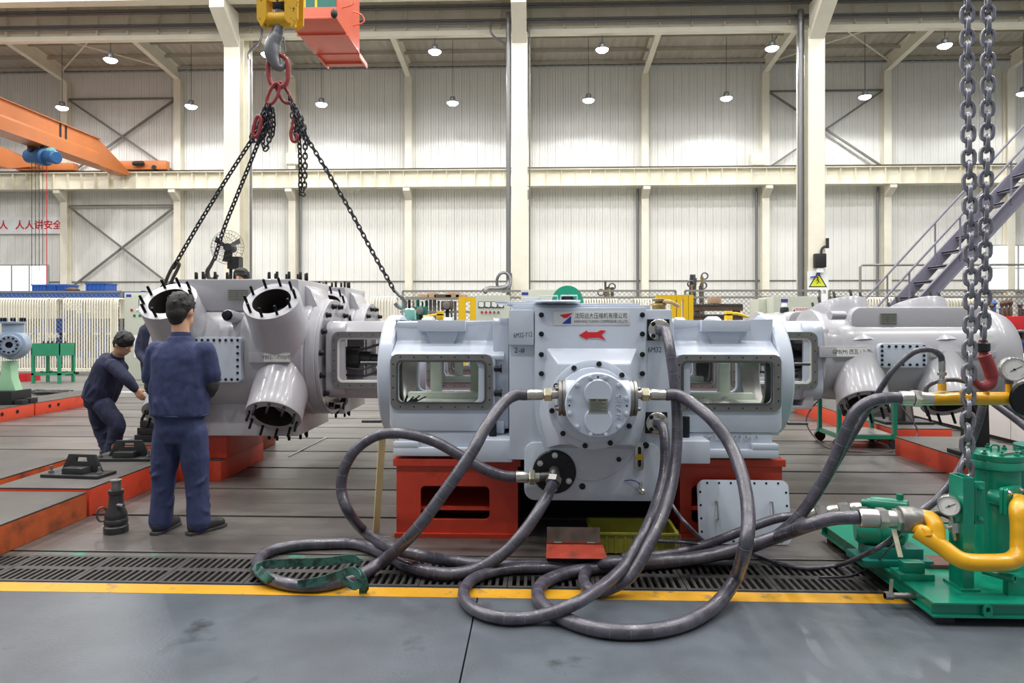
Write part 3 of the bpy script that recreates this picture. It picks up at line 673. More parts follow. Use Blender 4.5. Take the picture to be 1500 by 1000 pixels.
def big_cylinder(Y, root, full=True):
    z = 1.15; xr = -2.02; xl = -3.62 if full else -2.9; R = .60
    b = MB(); b.lathe([(.555, 0), (.565, .01), (.565, .09), (.555, .10), (.555, .105), (.57, .12), (.57, .20), (.575, .22), (R, .36), (R, abs(xl-xr)-.25), (.52, abs(xl-xr)-.06), (.48, abs(xl-xr)), (0, abs(xl-xr))], (xr, Y, z), (-1, 0, 0), 56)
    body = b.build('cylinder_barrel', 'paint_grey', root, smooth=32)
    b = MB(); b.lathe([(.30, -.005), (.44, -.005), (.545, -.03), (.56, -.03), (.56, -.002), (.30, -.002)], (xr, Y, z), (-1, 0, 0), 48, True); b.build('end_flange', 'paint_grey', body)
    n = 15
    for i in range(n):
        a = 2*pi*i/n+.1; bolt_obj((xr+.03, Y+cos(a)*.50, z+sin(a)*.50), (1, 0, 0), body, root, .022, .045)
    # top flat block with studs and bottom block
    pr = [(-.47, 0), (.47, 0), (.42, -.30), (-.42, -.30)]
    for nm, zz, sg, xa in (('top_flange', 1.89, 1, xl+.25), ('bottom_flange', .43, -1, xl+.3)):
        b = MB(); q = [(Y+p[0], zz+sg*p[1]) for p in pr]; X1 = xr-.18
        b.prism(q, (xa, 0, 0), EY, EZ, EX, X1-xa); 
        fl = b.build(nm, 'paint_grey', body, bevel=.02)
        if sg > 0: cs = [(-3.2, .0), (-2.47, .0)] if full else [(-2.47, 0)]
        else: cs = [(-3.2, 0), (-2.47, 0)] if full else [(-2.47, 0)]
        for cx_, _ in cs: studs((cx_, Y, zz-sg*.01), (0, 0, sg), EX, EY, .185, 10, fl, root, .10, .0145, .1)
        if sg > 0:
            b = MB(); b.prism([(X1-.02, 1.86), (X1-.02, 1.62), (X1+.13, 1.62), (X1+.05, 1.80)], (0, Y-.28, 0), EX, EZ, EY, .5); b.build('cast_web', 'paint_grey', fl, bevel=.01)
    # nozzles, four towards the viewer (two up, two down)
    xs = [-2.36, -3.3] if full else [-2.36]
    for x in xs:
        nozzle((x, Y-.31, z+.10), (x, Y-.70, z+.53), .25, body, root)
        nozzle((x, Y-.28, z-.06), (x, Y-.66, z-.51), .25, body, root)
    if full:
        side_plate(body, root, -3.1, -2.66, z-.205, z+.205, Y-.64)
        spec_tag(body, -2.86, -2.66, 1.69, 1.79, Y-.475)
        strip_tag(body, -2.46, -2.22, z+.02, .075, Y-.625, 'YB52-ф-TV50号')
        b = MB(); c = Vector((-2.78, Y-.45, 1.53)); b.lathe([(.055, 0), (.055, .2), (.04, .21)], c, (0, -1, .1), 14); b.build('plug_boss', 'paint_grey', body); bolt_obj(c+Vector((0, -.2, .02)), (0, -1, .1), body, root, .036, .05)
    else:
        b = MB(); b.cyl((xr-.1, Y-.58, z+.33), (xr-.1, Y-.62, z+.41), .03, n=8); b.build('relief_plug', 'bolt_black', body)
    return body
CYL = thing('compressor_cylinder', 'large grey cylinder with open stud-ringed valve ports, hanging from chains at left', 'cylinder', (-2.7, YR[1], .45))
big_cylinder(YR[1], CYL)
CYL3 = thing('compressor_cylinder', 'grey cylinder half hidden behind the large chain-hung one', 'cylinder', (-2.5, YR[2], .45))
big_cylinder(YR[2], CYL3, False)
# --- long smooth cylinder on the right
Y = YR[1]; RC = thing('compressor_cylinder', 'long smooth grey cylinder on the right end of the compressor, behind the yellow pipe', 'cylinder', (3.4, Y, .7))
z = 1.17; xl, xr = 2.62, 4.42; R = .43
b = MB(); b.lathe([(.36, 0), (.44, .01), (.44, .06), (.42, .1), (.43, .3), (R, .5), (R, 1.45), (.44, 1.5), (.47, 1.55), (.47, 1.62), (.40, 1.78), (.36, 1.80), (0, 1.80)], (xl, Y, z), (1, 0, 0), 52); RB = b.build('cylinder_barrel', 'paint_grey', RC)
b = MB(); b.prism(rrect(2.9, 4.16, z+.22, z+.46, .10), (0, Y-.33, 0), EX, EZ, EY, .7); b.build('top_block', 'paint_grey', RB, bevel=.03)
for x, d in ((2.98, .1), (3.72, .1)):
    nozzle((x, Y-.1, z+.05), (x-.03, Y+.06, z+.475), .26, RB, RC, n=9, L=.09)
    nozzle((x, Y-.2, z-.05), (x-.03, Y-.47, z-.41), .22, RB, RC, n=10, L=.12)
side_plate(RB, RC, 3.08, 3.51, z-.09, z+.13, Y-.46, .05, 7, 4)
spec_tag(RB, 3.16, 3.31, z+.30, z+.40, Y-.335)
strip_tag(RB, 2.72, 3.0, z+.05, .08, Y-.44, 'GPB(M) 西瓦 (上海)')
b = MB(); b.bx(3.55, 4.2, Y-.445, Y-.2, z-.0, z+.06); b.build('cast_rib', 'paint_grey', RB, bevel=.006)
b = MB(); b.bx(3.95, 4.1, Y-.447, Y-.44, z+.14, z+.2); t = b.build('paper_tag', 'paper', RB)
b = MB(); c = Vector((3.52, Y-.30, z-.24)); b.lathe([(.055, 0), (.055, .12)], c, (.2, -1, -.1), 14); b.build('plug_boss', 'paint_grey', RB); bolt_obj(c+Vector((.02, -.12, -.01)), (.2, -1, -.1), RB, RC, .03, .03, 'chrome')
b = MB(); b.cyl((2.80, Y-.41, z+.38), (2.66, Y-.44, z+.38), .04, n=12); b.build('relief_plug', 'paint_grey', RB)
b = MB(); b.prism([(2.0, .72), (2.45, .72), (2.52, .95), (2.55, .95), (2.55, .69), (2.0, .69)], (0, Y-.35, 0), EX, EZ, EY, .5); b.build('drip_bracket', 'paint_grey', RB, bevel=.006)
RC3 = thing('compressor_cylinder', 'grey cylinder at the far end, hidden behind the long right one', 'cylinder', (3.4, YR[2], .7))
b = MB(); b.lathe([(.36, 0), (.44, .01), (.44, .06), (.42, .1), (R, .5), (R, 1.2), (.40, 1.4), (0, 1.42)], (xl, YR[2], z), (1, 0, 0), 40); b.build('cylinder_barrel', 'paint_grey', RC3)
b = MB(); b.prism(rrect(2.9, 3.9, z+.22, z+.44, .10), (0, YR[2]-.33, 0), EX, EZ, EY, .7); b.build('top_block', 'paint_grey', RC3, bevel=.03)
# ---------------------------------------------------------------- red support blocks under the frame
def support(name, label, x0, x1, y0, y1, z, hole):
    t = thing(name, label, 'support', ((x0+x1)/2, y0, 0))
    hx0, hx1, hz0, hz1 = hole
    b = MB(); b.holed(rrect(x0, x1, 0, z-.05, .004), rrect(hx0, hx1, hz0, hz1, .035), (0, y0, 0), EX, EZ, EY, .03); b.build('front_web', 'red_paint', t)
    b = MB(); b.bx(x0, x0+.03, y0+.03, y1, 0, z-.05); b.build('side_web', 'red_paint', t, smooth=0)
    b = MB(); b.bx(x1-.03, x1, y0+.03, y1, 0, z-.05); b.build('side_web', 'red_paint', t, smooth=0)
    b = MB(); b.bx(x0-.02, x1+.02, y0-.02, y1, z-.05, z); b.build('top_plate', 'red_paint', t, smooth=0, bevel=.004)
    b = MB(); b.bx(x0-.01, x1+.01, y0-.025, y0+.02, 0, .03); b.build('base_strip', 'red_paint', t, smooth=0)
    b = MB(); b.bx(x0+.03, x1-.03, y0+.6, y0+.63, 0, z-.05); b.bx(x0+.03, x1-.03, y0+.03, y0+.6, .18, .2); b.build('inner_web', 'red_paint', t, smooth=0)
zs = .565
support('support_block', 'red hollow steel block under the left side of the compressor', -.97, -.125, 4.72, 8.9, .545, (P(616, 0, 4.72)[0], P(717, 0, 4.72)[0], P(0, 754, 4.72)[1], P(0, 706, 4.72)[1]))
support('support_block', 'red hollow steel block under the right side, behind the leaning cover plate', 1.0, 1.70, 4.78, 8.9, .545, (1.08, 1.5, .1, .36))
b = MB(); b.bx(-.12, .99, 5.3, 8.9, .0, .48); tag(b.build('shade_box', 'bolt_black', None, bevel=.01), 'plain black box standing in for the shade between the red support blocks', 'shade_filler')  # shade under the frame put in as a solid black box
# cover plate leaning on the right block
cpx0, cpx1 = P(1022, 0, 4.66)[0], P(1157, 0, 4.66)[0]
LP = thing('cover_plate', 'pale blue plate with two handles leaning against the red support', 'plate', ((cpx0+cpx1)/2, 4.62, 0))
tl = Vector((0, sin(.17), cos(.17))); nn = Vector((0, -cos(.17), sin(.17))); o = Vector((cpx0, 4.63, .004)); w = cpx1-cpx0; h = .42
b = MB(); b.prism(rrect(0, w, 0, h, .05), o, EX, tl, nn, .014); cp = b.build('plate', 'paint_blue', LP, bevel=.003)
b = MB()
for i in range(7):
    for q in (.02, h-.02): b.cyl(o+EX*(.07+(w-.14)*i/6)+tl*q+nn*.0145, o+EX*(.07+(w-.14)*i/6)+tl*q+nn*.0155, .008, n=8)
for i in range(4):
    for q in (.02, w-.02): b.cyl(o+EX*q+tl*(.08+(h-.16)*i/3)+nn*.0145, o+EX*q+tl*(.08+(h-.16)*i/3)+nn*.0155, .008, n=8)
b.build('bolt_hole', 'bolt_black', cp)['kind'] = 'stuff'
for q in (.125, w-.125):
    b = MB(); a0 = o+EX*q+nn*.014; b.tube([a0+tl*.16, a0+tl*.16+nn*.035, a0+tl*.28+nn*.035, a0+tl*.28], .006, 6); b.build('handle', 'chrome', cp)
# ---------------------------------------------------------------- hoses
mat('hose_rubber', '#4f4c58', .36, var=.2, vscale=14, bump=.08, bscale=60, spec=.7, col2='#3b3943', thr=(.42, .6), coat=.2)
mat('hose_wrap', '#6f6c76', .5)
mat('webbing_green', '#3a6b5f', .8, col2='#22302e', thr=(.45, .6), vscale=14, bump=.2, bscale=120)
def hose(name, label, pts, r, group='oil hoses', rings=True, m='hose_rubber', cat='hose', n=9, parent=None):
    C = spline(pts, n); b = MB(); b.tube(C, r, 14); o = b.build(name, m, parent)
    if parent is None: tag(o, label, cat, group)
    if rings:      # spiral wrap seams
        d = 0; last = 0
        for i in range(1, len(C)-1):
            d += (C[i]-C[i-1]).length
            if d-last > .085:
                last = d; t = (C[i+1]-C[i-1]).normalized(); k = MB(); k.lathe([(r*.99, -.0016), (r*1.016, -.0008), (r*1.016, .0008), (r*.99, .0016)], C[i], t, 14); 
                RINGS.setdefault(o, []).append(k)
    return o
RINGS = {}
def flush_rings():
    for o, ks in RINGS.items():
        b = MB()
        for k in ks: b.add(k.v, k.f)
        q = b.build('wrap_seam', 'hose_wrap', None); q.parent = o; q['kind'] = 'stuff'
    RINGS.clear()
def fitting(name, label, p0, p1, r, group, parent=None, sleeve=.5):
    # crimp sleeve then hex nut along p0 (hose end) -> p1
    p0, p1 = Vector(p0), Vector(p1); d = p1-p0; L = d.length
    if parent is None: t = thing(name, label, 'fitting', p0, group)
    else: t = parent
    b = MB(); b.lathe([(r*1.12, 0), (r*1.2, .004), (r*1.2, L*sleeve), (r*1.0, L*sleeve+.004), (r*1.0, L)], p0, d, 18); b.build('crimp_sleeve', 'chrome', t)
    b = MB(); b.lathe([(r*1.45, L*(sleeve+.06)), (r*1.55, L*(sleeve+.09)), (r*1.55, L*(sleeve+.28)), (r*1.45, L*(sleeve+.31))], p0, d, 6); b.build('hex_nut', 'zinc', t, smooth=0)
    return t
RH = .0355
A = lambda u, v, Y: at(u, v, Y)
G = lambda u, v, z=RH: gr(u, v, z)
# pump left -> loop on the grate at far left -> back to the lower elbow
zq_ = zq; yq_ = yq
S = A(772, 578, yq)
hose('oil_hose', 'grey hose from the pump left port, looping at far left to the lower flange', [
    S, S+Vector((-.07, 0, -.003)), A(738, 590, yq-.05), A(712, 625, 4.0), A(690, 664, 3.9), A(650, 722, 3.85), A(604, 782, 3.85), G(560, 822, .08), G(520, 845), G(470, 857), G(420, 855), G(386, 842), G(377, 824), G(392, 808), G(430, 799), G(480, 796), G(525, 797), G(565, 812), G(600, 830, .04), G(650, 840, .04), G(695, 834, .045), A(735, 812, 4.0), A(768, 778, 4.05), A(795, 738, 4.15), A(808, 712, 4.3), A(812, 702, 4.38)], RH)
fitting('hose_fitting', 'steel hose end with nut on the pump left port', S, A(817, 577, yq), .029, 'hose end fittings')
e0 = at(812, 690, ys-.03)
EB = thing('pipe_elbow', 'dark steel elbow with two branches on the black round flange', 'elbow', e0)
b = MB(); b.tube(spline([e0, e0+Vector((0, -.07, 0)), at(813, 698, 4.38), at(812, 706, 4.34)], 5), .036, 14); b.build('elbow_body', 'machined_dark', EB)
b = MB(); b.lathe([(.05, 0), (.05, .04)], at(812, 700, 4.36), at(808, 716, 4.30)-at(812, 700, 4.36), 6); b.build('hex_nut', 'machined', EB, smooth=0)
b = MB(); b.cyl(e0+Vector((0, -.045, -.02)), A(786, 699, 4.43), .03, n=14); b.build('side_branch', 'machined_dark', EB)
# elbow side branch -> big loop hanging at the left -> along the grate behind the tool box
S2 = A(756, 698, 4.42)
hose('oil_hose', 'grey hose arching over the wooden stick left of the red support', [
    S2, S2+Vector((-.08, 0, .005)), A(712, 688, 4.42), A(676, 668, 4.42), A(640, 648, 4.42), A(605, 637, 4.42), A(572, 634, 4.42), A(545, 641, 4.42), A(520, 660, 4.42), A(504, 688, 4.42), A(500, 718, 4.42), A(511, 750, 4.4), G(535, 779, .05), G(570, 800, .13), G(610, 812, .12), G(660, 821), G(720, 827), G(800, 828), G(860, 826), G(920, 824), G(985, 820, .04), G(1040, 812, .10), G(1100, 800, .12)], RH*.98)
fitting('hose_fitting', 'bright steel hose end with big nut left of the black flange', S2, A(790, 699, 4.425), .032, 'hose end fittings')
# pump right -> arch to the right -> big loop in front -> back under to the green skid
S3 = A(975, 578, yq)
hose('oil_hose', 'longest grey hose, arching from pump right port to the front floor loop', [
    S3, S3+Vector((.07, 0, -.003)), A(1013, 590, yq-.05), A(1043, 615, 4.0), A(1070, 652, 3.9), A(1088, 700, 3.75), A(1096, 752, 3.6), A(1092, 800, 3.5), G(1078, 846, .12), G(1050, 884, .05), G(1010, 910), G(960, 923), G(905, 925), G(860, 918), G(820, 903), G(794, 884), G(788, 866), G(800, 851), G(835, 838), G(890, 830), G(950, 826), G(1020, 818, .045), G(1080, 806, .10), G(1130, 790, .15), A(1170, 774, 3.82), A(1215, 760, 3.75), A(1257, 757, 3.72)], RH*1.02)
fitting('hose_fitting', 'steel hose end with nut on the pump right port', S3, A(931, 577, yq), .029, 'hose end fittings')
# top right outlet -> down -> small loop -> right
c1 = A(966, 484, YF-.05)
hose('oil_hose', 'grey hose falling from the top right outlet of the frame', [
    c1, c1+Vector((.03, -.05, -.005)), A(981, 510, 4.30), A(988, 560, 4.25), A(992, 620, 4.2), A(989, 680, 4.1), A(976, 740, 3.95), A(952, 795, 3.8), G(925, 842, .12), G(895, 861, .05), G(872, 866), G(858, 858), G(856, 843), G(870, 829, .04), G(905, 823, .10), G(960, 822, .11), G(1030, 816, .10), G(1090, 800, .17), G(1140, 783, .2), A(1180, 764, 4.1)], RH*.93)
# lower right outlet -> front loop at left -> behind tool box
c2 = A(963, 620, YF-.05)
hose('oil_hose', 'grey hose from lower right outlet making the small front loop', [
    c2, c2+Vector((.02, -.05, -.01)), A(974, 645, 4.35), A(973, 690, 4.25), A(962, 735, 4.1), A(945, 778, 3.9), G(915, 828, .16), G(880, 860, .12), G(840, 885, .11), G(790, 902, .04), G(740, 905), G(700, 895), G(680, 876), G(684, 856), G(706, 842), G(745, 833), G(800, 831), G(850, 829, .03), G(900, 826, .03)], RH*.9)
# bundle from the yellow manifold
S4 = A(1318, 583, 4.0)
hose('oil_hose', 'thick grey hose bending down from the left end of the yellow manifold', [
    S4, S4+Vector((-.06, 0, 0)), A(1275, 588, 4.0), A(1252, 605, 4.02), A(1236, 640, 4.05), A(1214, 690, 4.1), A(1180, 744, 4.15), A(1145, 780, 4.2), G(1105, 800, .09), G(1060, 812, .05), G(1000, 818, .04), G(940, 820, .04)], RH*.96)
S5 = A(1380, 531, 4.0)
hose('oil_hose', 'thin black hose arching from the small valve above the yellow manifold', [
    S5, A(1377, 520, 4.0), A(1362, 512, 4.0), A(1338, 516, 4.02), A(1310, 540, 4.05), A(1292, 566, 4.1), A(1270, 604, 4.2), A(1240, 655, 4.3), A(1205, 712, 4.35), A(1160, 760, 4.4), G(1120, 790, .07), G(1080, 806, .03)], .017)
hose('oil_hose', 'grey hose on the floor ending at the rear steel coupling of the green skid', [
    A(1180, 755, 4.3), A(1140, 759, 4.3), A(1100, 772, 4.3), A(1060, 788, 4.3), G(1010, 805, .05), G(960, 813), G(910, 816)], RH*.8)
hose('oil_hose', 'dark hose hanging below the yellow manifold down to the coupling', [
    A(1440, 572, 4.1), A(1438, 600, 4.1), A(1424, 645, 4.1), A(1404, 690, 4.05), A(1375, 728, 4.0), A(1345, 752, 3.95)], .022)
hose('thin_cable', 'thin black cable from the frame dropping to the floor by the leaning plate', [A(976, 724, 4.5), A(990, 748, 4.4), A(1008, 770, 4.3), G(1036, 795, .06), G(1075, 811, .015)], .012, 'thin cables', False, cat='cable')
hose('thin_cable', 'thin black cable lying across the yellow crate', [A(905, 783, 4.42), A(950, 791, 4.4), A(1000, 794, 4.38), A(1050, 800, 4.3), A(1090, 806, 4.25)], .010, 'thin cables', False, cat='cable')
hose('thin_hose', 'thin black hose sagging on the floor into the green pump base', [G(1095, 806, .02), G(1130, 822, .015), G(1180, 832, .015), G(1230, 827, .02), A(1275, 808, 3.75), A(1300, 793, 3.72), A(1318, 777, 3.72)], .013, 'thin cables', False, cat='hose')
hose('thin_cable', 'very thin cable under the hose beside the green pump base', [G(1200, 845, .006), G(1245, 843, .006), G(1275, 830, .02), A(1300, 806, 3.7), A(1322, 785, 3.7)], .006, 'thin cables', False, cat='cable')
hose('thin_hose', 'dark hose curled behind the yellow manifold', [A(1356, 578, 4.15), A(1358, 566, 4.15), A(1374, 558, 4.15), A(1400, 556, 4.15), A(1430, 562, 4.15), A(1452, 560, 4.15)], .014, 'thin cables', False, cat='hose')
for i, (pa, pb) in enumerate((((1455, 590), (1520, 640)), ((1468, 588), (1530, 632)))):
    hose('thin_hose', ('lower', 'upper')[i]+' of two dark hoses sloping under the yellow manifold', [A(*pa, 4.6), A((pa[0]+pb[0])/2, (pa[1]+pb[1])/2-1, 4.5), A(*pb, 4.4)], .022, 'thin cables', False, cat='hose')
flush_rings()
# green lifting sling tied round the left loop
st = MB()
def ribbon(mb, pts, w, up=(0, 0, 1)):
    C = spline(pts, 5); V = []; Fs = []; u0 = Vector(up)
    for i, p in enumerate(C):
        t = (C[min(i+1, len(C)-1)]-C[max(i-1, 0)]).normalized(); sd = (u0 - t*u0.dot(t)).normalized(); nr = t.cross(sd)
        for a, c in ((-1, -1), (1, -1), (1, 1), (-1, 1)): V.append(p+sd*a*w/2+nr*c*.003)
    for i in range(len(C)-1):
        for k in range(4): Fs.append((i*4+k, i*4+(k+1) % 4, i*4+4+(k+1) % 4, i*4+4+k))
    Fs += [(0, 1, 2, 3), tuple(len(V)-4+k for k in range(4))]; mb.add(V, Fs)
SL_ = thing('lifting_sling', 'dirty green webbing sling knotted round the hose loop on the grating', 'sling', gr(450, 830))
b = MB(); ribbon(b, [G(376, 832, .09), G(392, 826, .085), G(430, 824, .075), G(480, 822, .08), G(515, 818, .09), G(528, 824, .085)], .05); b.build('webbing_strap', 'webbing_green', SL_)
b = MB(); ribbon(b, [G(374, 828, .07), G(382, 838, .08), G(394, 848, .06), G(400, 852, .03)], .05, (.6, 0, .5)); b.build('webbing_end', 'webbing_green', SL_)
b = MB(); ribbon(b, [G(436, 856, .075), G(470, 850, .08), G(500, 840, .09), G(518, 836, .12), G(528, 846, .11), G(520, 858, .06), G(505, 850, .07), G(500, 838, .11)], .045); b.build('webbing_knot', 'webbing_green', SL_)
b = MB(); ribbon(b, [G(524, 836, .12), G(532, 850, .08), G(534, 864, .02), G(526, 866, .015)], .045, (.5, 0, .6)); b.build('webbing_tail', 'webbing_green', SL_)
# wooden stick
mat('wood_pale', '#f3d8a0', .6, var=.06, vscale=8, stretch=(3, 3, .4))
b = MB(); b.bar(G(551, 779, .012), A(560, 642, 4.45), .044, .02); tag(b.build('wood_stick', 'wood_pale', None, bevel=.002), 'pale wooden stick propped upright inside the left hose loop', 'stick')
# red tool box with open lid and yellow crate
mat('box_red', '#a8402e', .4, col2='#6a3a2c', thr=(.5, .75), vscale=10); mat('box_inside', '#5a4a42', .5, .3, var=.3, vscale=8)
p0, p1 = gr(801, 838), gr(884, 838); Yb = p0.y; TB = thing('tool_box', 'small red steel box with its hinged lid open, in front of the crate', 'tool box', ((p0.x+p1.x)/2, Yb, 0))
bx0, bx1 = p0.x, p1.x
b = MB(); b.bx(bx0, bx1, Yb, Yb+.16, .004, .10); b.build('box_body', 'bolt_black', TB, smooth=0, bevel=.003)
b = MB(); b.prism([(bx0, 0), (bx1, 0), (bx1, .012), (bx0, .012)], (0, Yb, .102), EX, EY, EZ, .005); b.bx(bx0, bx1, Yb+.155, Yb+.165, .10, .13); b.build('rim', 'box_red', TB, smooth=0)
tl2 = Vector((0, sin(.5), cos(.5)))
b = MB(); b.prism(rrect(bx0+.004, bx1-.004, 0, .10, .003), (0, Yb+.16, .12), EX, tl2, Vector((0, -cos(.5), sin(.5))), .006); b.build('lid', 'box_inside', TB, smooth=0)
b = MB(); b.prism([(bx0-.006, 0), (bx1+.02, 0), (bx1-.0, .13), (bx0, .13)], (0, Yb-.05, .098), EX, Vector((0, .93, .33)), Vector((0, -.33, .93)), .006); b.build('front_flap', 'box_red', TB, smooth=0, bevel=.002)
for q in (.2, .8):
    b = MB(); b.cyl((bx0+(bx1-bx0)*(q-.07), Yb+.085, .152), (bx0+(bx1-bx0)*(q+.07), Yb+.085, .152), .005, n=8); b.build('hinge', 'chrome', TB)
mat('crate_olive', '#8d8a35', .35, var=.15, vscale=6, coat=.3)
p0, p1 = gr(866, 812), gr(992, 812); Yb = p0.y; CR = thing('plastic_crate', 'low olive yellow plastic tray lying behind the hoses', 'crate', ((p0.x+p1.x)/2, Yb, 0))
x0_, x1_ = p0.x, p1.x
b = MB(); b.holed(rrect(x0_-.01, x1_+.01, Yb-.01, Yb+.34, .03), rrect(x0_+.01, x1_-.01, Yb+.01, Yb+.32, .025), (0, 0, .13), EX, EY, EZ, .012)
b.holed(rrect(x0_, x1_, Yb, Yb+.33, .03), rrect(x0_+.008, x1_-.008, Yb+.008, Yb+.322, .025), (0, 0, .004), EX, EY, EZ, .13); b.build('tray', 'crate_olive', CR, bevel=0)
b = MB(); b.bx(x0_, x1_, Yb, Yb+.33, .004, .012); b.build('tray_bottom', 'crate_olive', CR)
for i in range(9):
    b = MB(); x = x0_+.04+(x1_-x0_-.08)*i/8; b.bx(x-.006, x+.006, Yb-.006, Yb, .01, .125); b.build('rib', 'crate_olive', CR, smooth=0)
b = MB(); b.tube([(x1_+.01, Yb+.1, .12), (x1_+.035, Yb+.1, .10), (x1_+.04, Yb+.1, .02), (x1_+.035, Yb+.15, .02), (x1_+.03, Yb+.15, .12)], .004, 6); b.build('wire_handle', 'chrome', CR)
# ---------------------------------------------------------------- green lubrication skid on the right
mat('paint_green', '#08876a', .28, var=.1, vscale=6, spec=.55, coat=.3, col2='#2fa386', thr=(.66, .8))
mat('paint_yellow', '#dca208', .3, var=.08, vscale=8, coat=.3, col2='#b87f14', thr=(.62, .75))
mat('rust_plate', '#6b4a42', .55, .2, var=.2, vscale=8)
mat('dial_white', '#eeeeea', .3)
mat('teal_dark', '#12685c', .4)
SK = thing('pump_skid', 'bright green steel pump base with filter tank and yellow pipes, by the yellow line', 'pump skid', (2.6, 3.42, 0))
kx0, kx1, ky0, ky1, kz = 1.95, 3.5, 3.42, 4.75, .118
b = MB(); b.bx(kx0, kx1, ky0, ky1, kz-.008, kz); DECK = b.build('deck_plate', 'paint_green', SK, smooth=0)
for nm, (xa, xb, ya, yb), ax in (('front_channel', (kx0, kx1, ky0, ky0+.06), 0), ('rear_channel', (kx0, kx1, ky1-.06, ky1), 0), ('side_channel', (kx0, kx0+.06, ky0+.061, ky1-.061), 1), ('side_channel', (kx1-.06, kx1, ky0+.061, ky1-.061), 1)):
    b = MB(); b.bx(xa, xb, ya, yb, .045, .054)
    if ax == 0: b.bx(xa, xb, (ya+.02 if ya == ky0 else yb-.026), (ya+.026 if ya == ky0 else yb-.02), .054, kz-.008)
    else: b.bx((xa+.02 if xa == kx0 else xb-.026), (xa+.026 if xa == kx0 else xb-.02), ya, yb, .054, kz-.008)
    c = b.build(nm, 'paint_green', SK, smooth=0)
    if nm == 'side_channel':
        q = MB()
for x in (kx0+.03, kx1-.1):
    for y in (ky0+.03, ky1-.12):
        b = MB(); b.bx(x, x+.09, y, y+.09, 0, .045); b.build('skid_foot', 'steel_dark', SK, smooth=0)
p = at(1447, 893, ky0); b = MB(); b.holed(rrect(p.x-.022, p.x+.022, .05, .115, .02), rrect(p.x-.01, p.x+.01, .075, .1, .008), (0, ky0-.004, 0), EX, EZ, EY, .02); b.build('lifting_lug', 'paint_green', SK)
# filter tank
tc = at(1457, 700, 3.97); tx, ty = tc.x, 3.97; ztk = at(1457, 672, 3.97).z
b = MB(); b.lathe([(.125, kz), (.125, ztk-.05), (.142, ztk-.04), (.142, ztk), (.138, ztk+.005)], (tx, ty, 0), (0, 0, 1), 40); TK = b.build('filter_tank', 'paint_green', SK)
b = MB(); b.lathe([(.142, 0), (.144, .005), (.144, .03), (.13, .036), (0, .037)], (tx, ty, ztk+.006), (0, 0, 1), 40); TL = b.build('tank_lid', 'paint_green', TK)
for k in range(10):
    a = 2*pi*k/10; b = MB(); b.lathe([(.013, 0), (.013, .016), (.007, .018), (.007, .03)], (tx+cos(a)*.128, ty+sin(a)*.128, ztk+.036), (0, 0, 1), 6); b.build('lid_bolt', 'paint_green', TL)
b = MB(); b.tube(spline([(tx-.02, ty, ztk+.04), (tx-.02, ty, ztk+.075), (tx+.02, ty, ztk+.075), (tx+.02, ty, ztk+.04)], 5), .006, 8); b.build('lifting_eye', 'paint_green', TL)
b = MB(); b.bar((tx-.04, ty-.11, ztk+.05), (tx+.25, ty-.02, ztk+.06), .02, .006); b.build('lid_bar', 'machined', TL, smooth=0)
# post
b = MB(); zpt = at(1412, 700, 3.58).z
b.holed([(2.19, 3.58), (2.245, 3.58), (2.245, 3.70), (2.19, 3.70)], [(2.196, 3.586), (2.239, 3.586), (2.239, 3.694), (2.196, 3.694)], (0, 0, kz), EX, EY, EZ, zpt-kz); b.build('box_post', 'paint_green', SK, smooth=0)
b = MB(); b.bx(2.17, 2.265, 3.56, 3.72, kz, kz+.012); b.build('post_foot', 'paint_green', SK, smooth=0)
b = MB(); za, zb2 = at(1433, 763, 3.66).z, at(1433, 702, 3.66).z; b.bx(2.262, 2.315, 3.60, 3.63, za, zb2); b.bx(2.25, 2.262, 3.60, 3.70, za+.02, zb2-.02); PF = b.build('cooler_flange', 'paint_green', SK, bevel=.004)
for z in (za+.03, zb2-.03):
    b = MB(); b.lathe([(.014, 0), (.014, .014), (.007, .016), (.007, .035)], (2.285, 3.60, z), (0, -1, 0), 6); b.build('flange_bolt', 'paint_green', PF)
# second tank behind
b = MB(); b.lathe([(.12, kz), (.12, .72), (.13, .73), (.13, .77), (0, .775)], (tx+.36, ty+.15, 0), (0, 0, 1), 32); b.build('filter_tank', 'teal_dark', SK)
# outlet flange of tank and the yellow pipe
fc = at(1481, 733, 3.80)
b = MB(); d = Vector((.55, -1, 0)).normalized(); e1 = Vector((0, 0, 1)).cross(d); b.prism(rrect(-.075, .075, -.075, .075, .015), fc, e1, EZ, d, .018); b.cyl(fc-d*.10, fc, .045, n=16); b.prism(rrect(-.075, .075, -.075, .075, .015), fc, e1, EZ, d, -.002, -.02); OF = b.build('outlet_flange', 'paint_green', SK, bevel=.003)
for sx in (-1, 1):
    for sz in (-1, 1): k = MB(); bolt(k, fc+e1*sx*.056+EZ*sz*.056+d*.018, d, .01, .014); k.build('flange_bolt', 'chrome', OF)
PR = .043
YP = [fc+d*.015, fc+d*.05, at(1492, 745, 3.62), at(1494, 770, 3.58), at(1494, 795, 3.56), at(1492, 812, 3.54), at(1478, 822, 3.52), at(1450, 824, 3.5), at(1420, 823, 3.5), at(1402, 817, 3.52), at(1383, 803, 3.56), at(1362, 789, 3.6), at(1343, 777, 3.64)]
b = MB(); b.tube(spline(YP, 7), PR, 18); YPIPE = b.build('return_pipe', 'paint_yellow', SK)
b = MB(); b.tube(spline([at(1373, 795, 3.58), at(1372, 782, 3.6), at(1370, 768, 3.62), at(1363, 760, 3.66), at(1352, 757, 3.70)], 5), .04, 16); b.build('branch_pipe', 'paint_yellow', YPIPE)
b = MB(); b.tube(spline([at(1338, 774, 3.66), at(1356, 775, 3.6), at(1360, 785, 3.58)], 4), .02, 12); b.build('pipe_brace', 'paint_yellow', YPIPE)
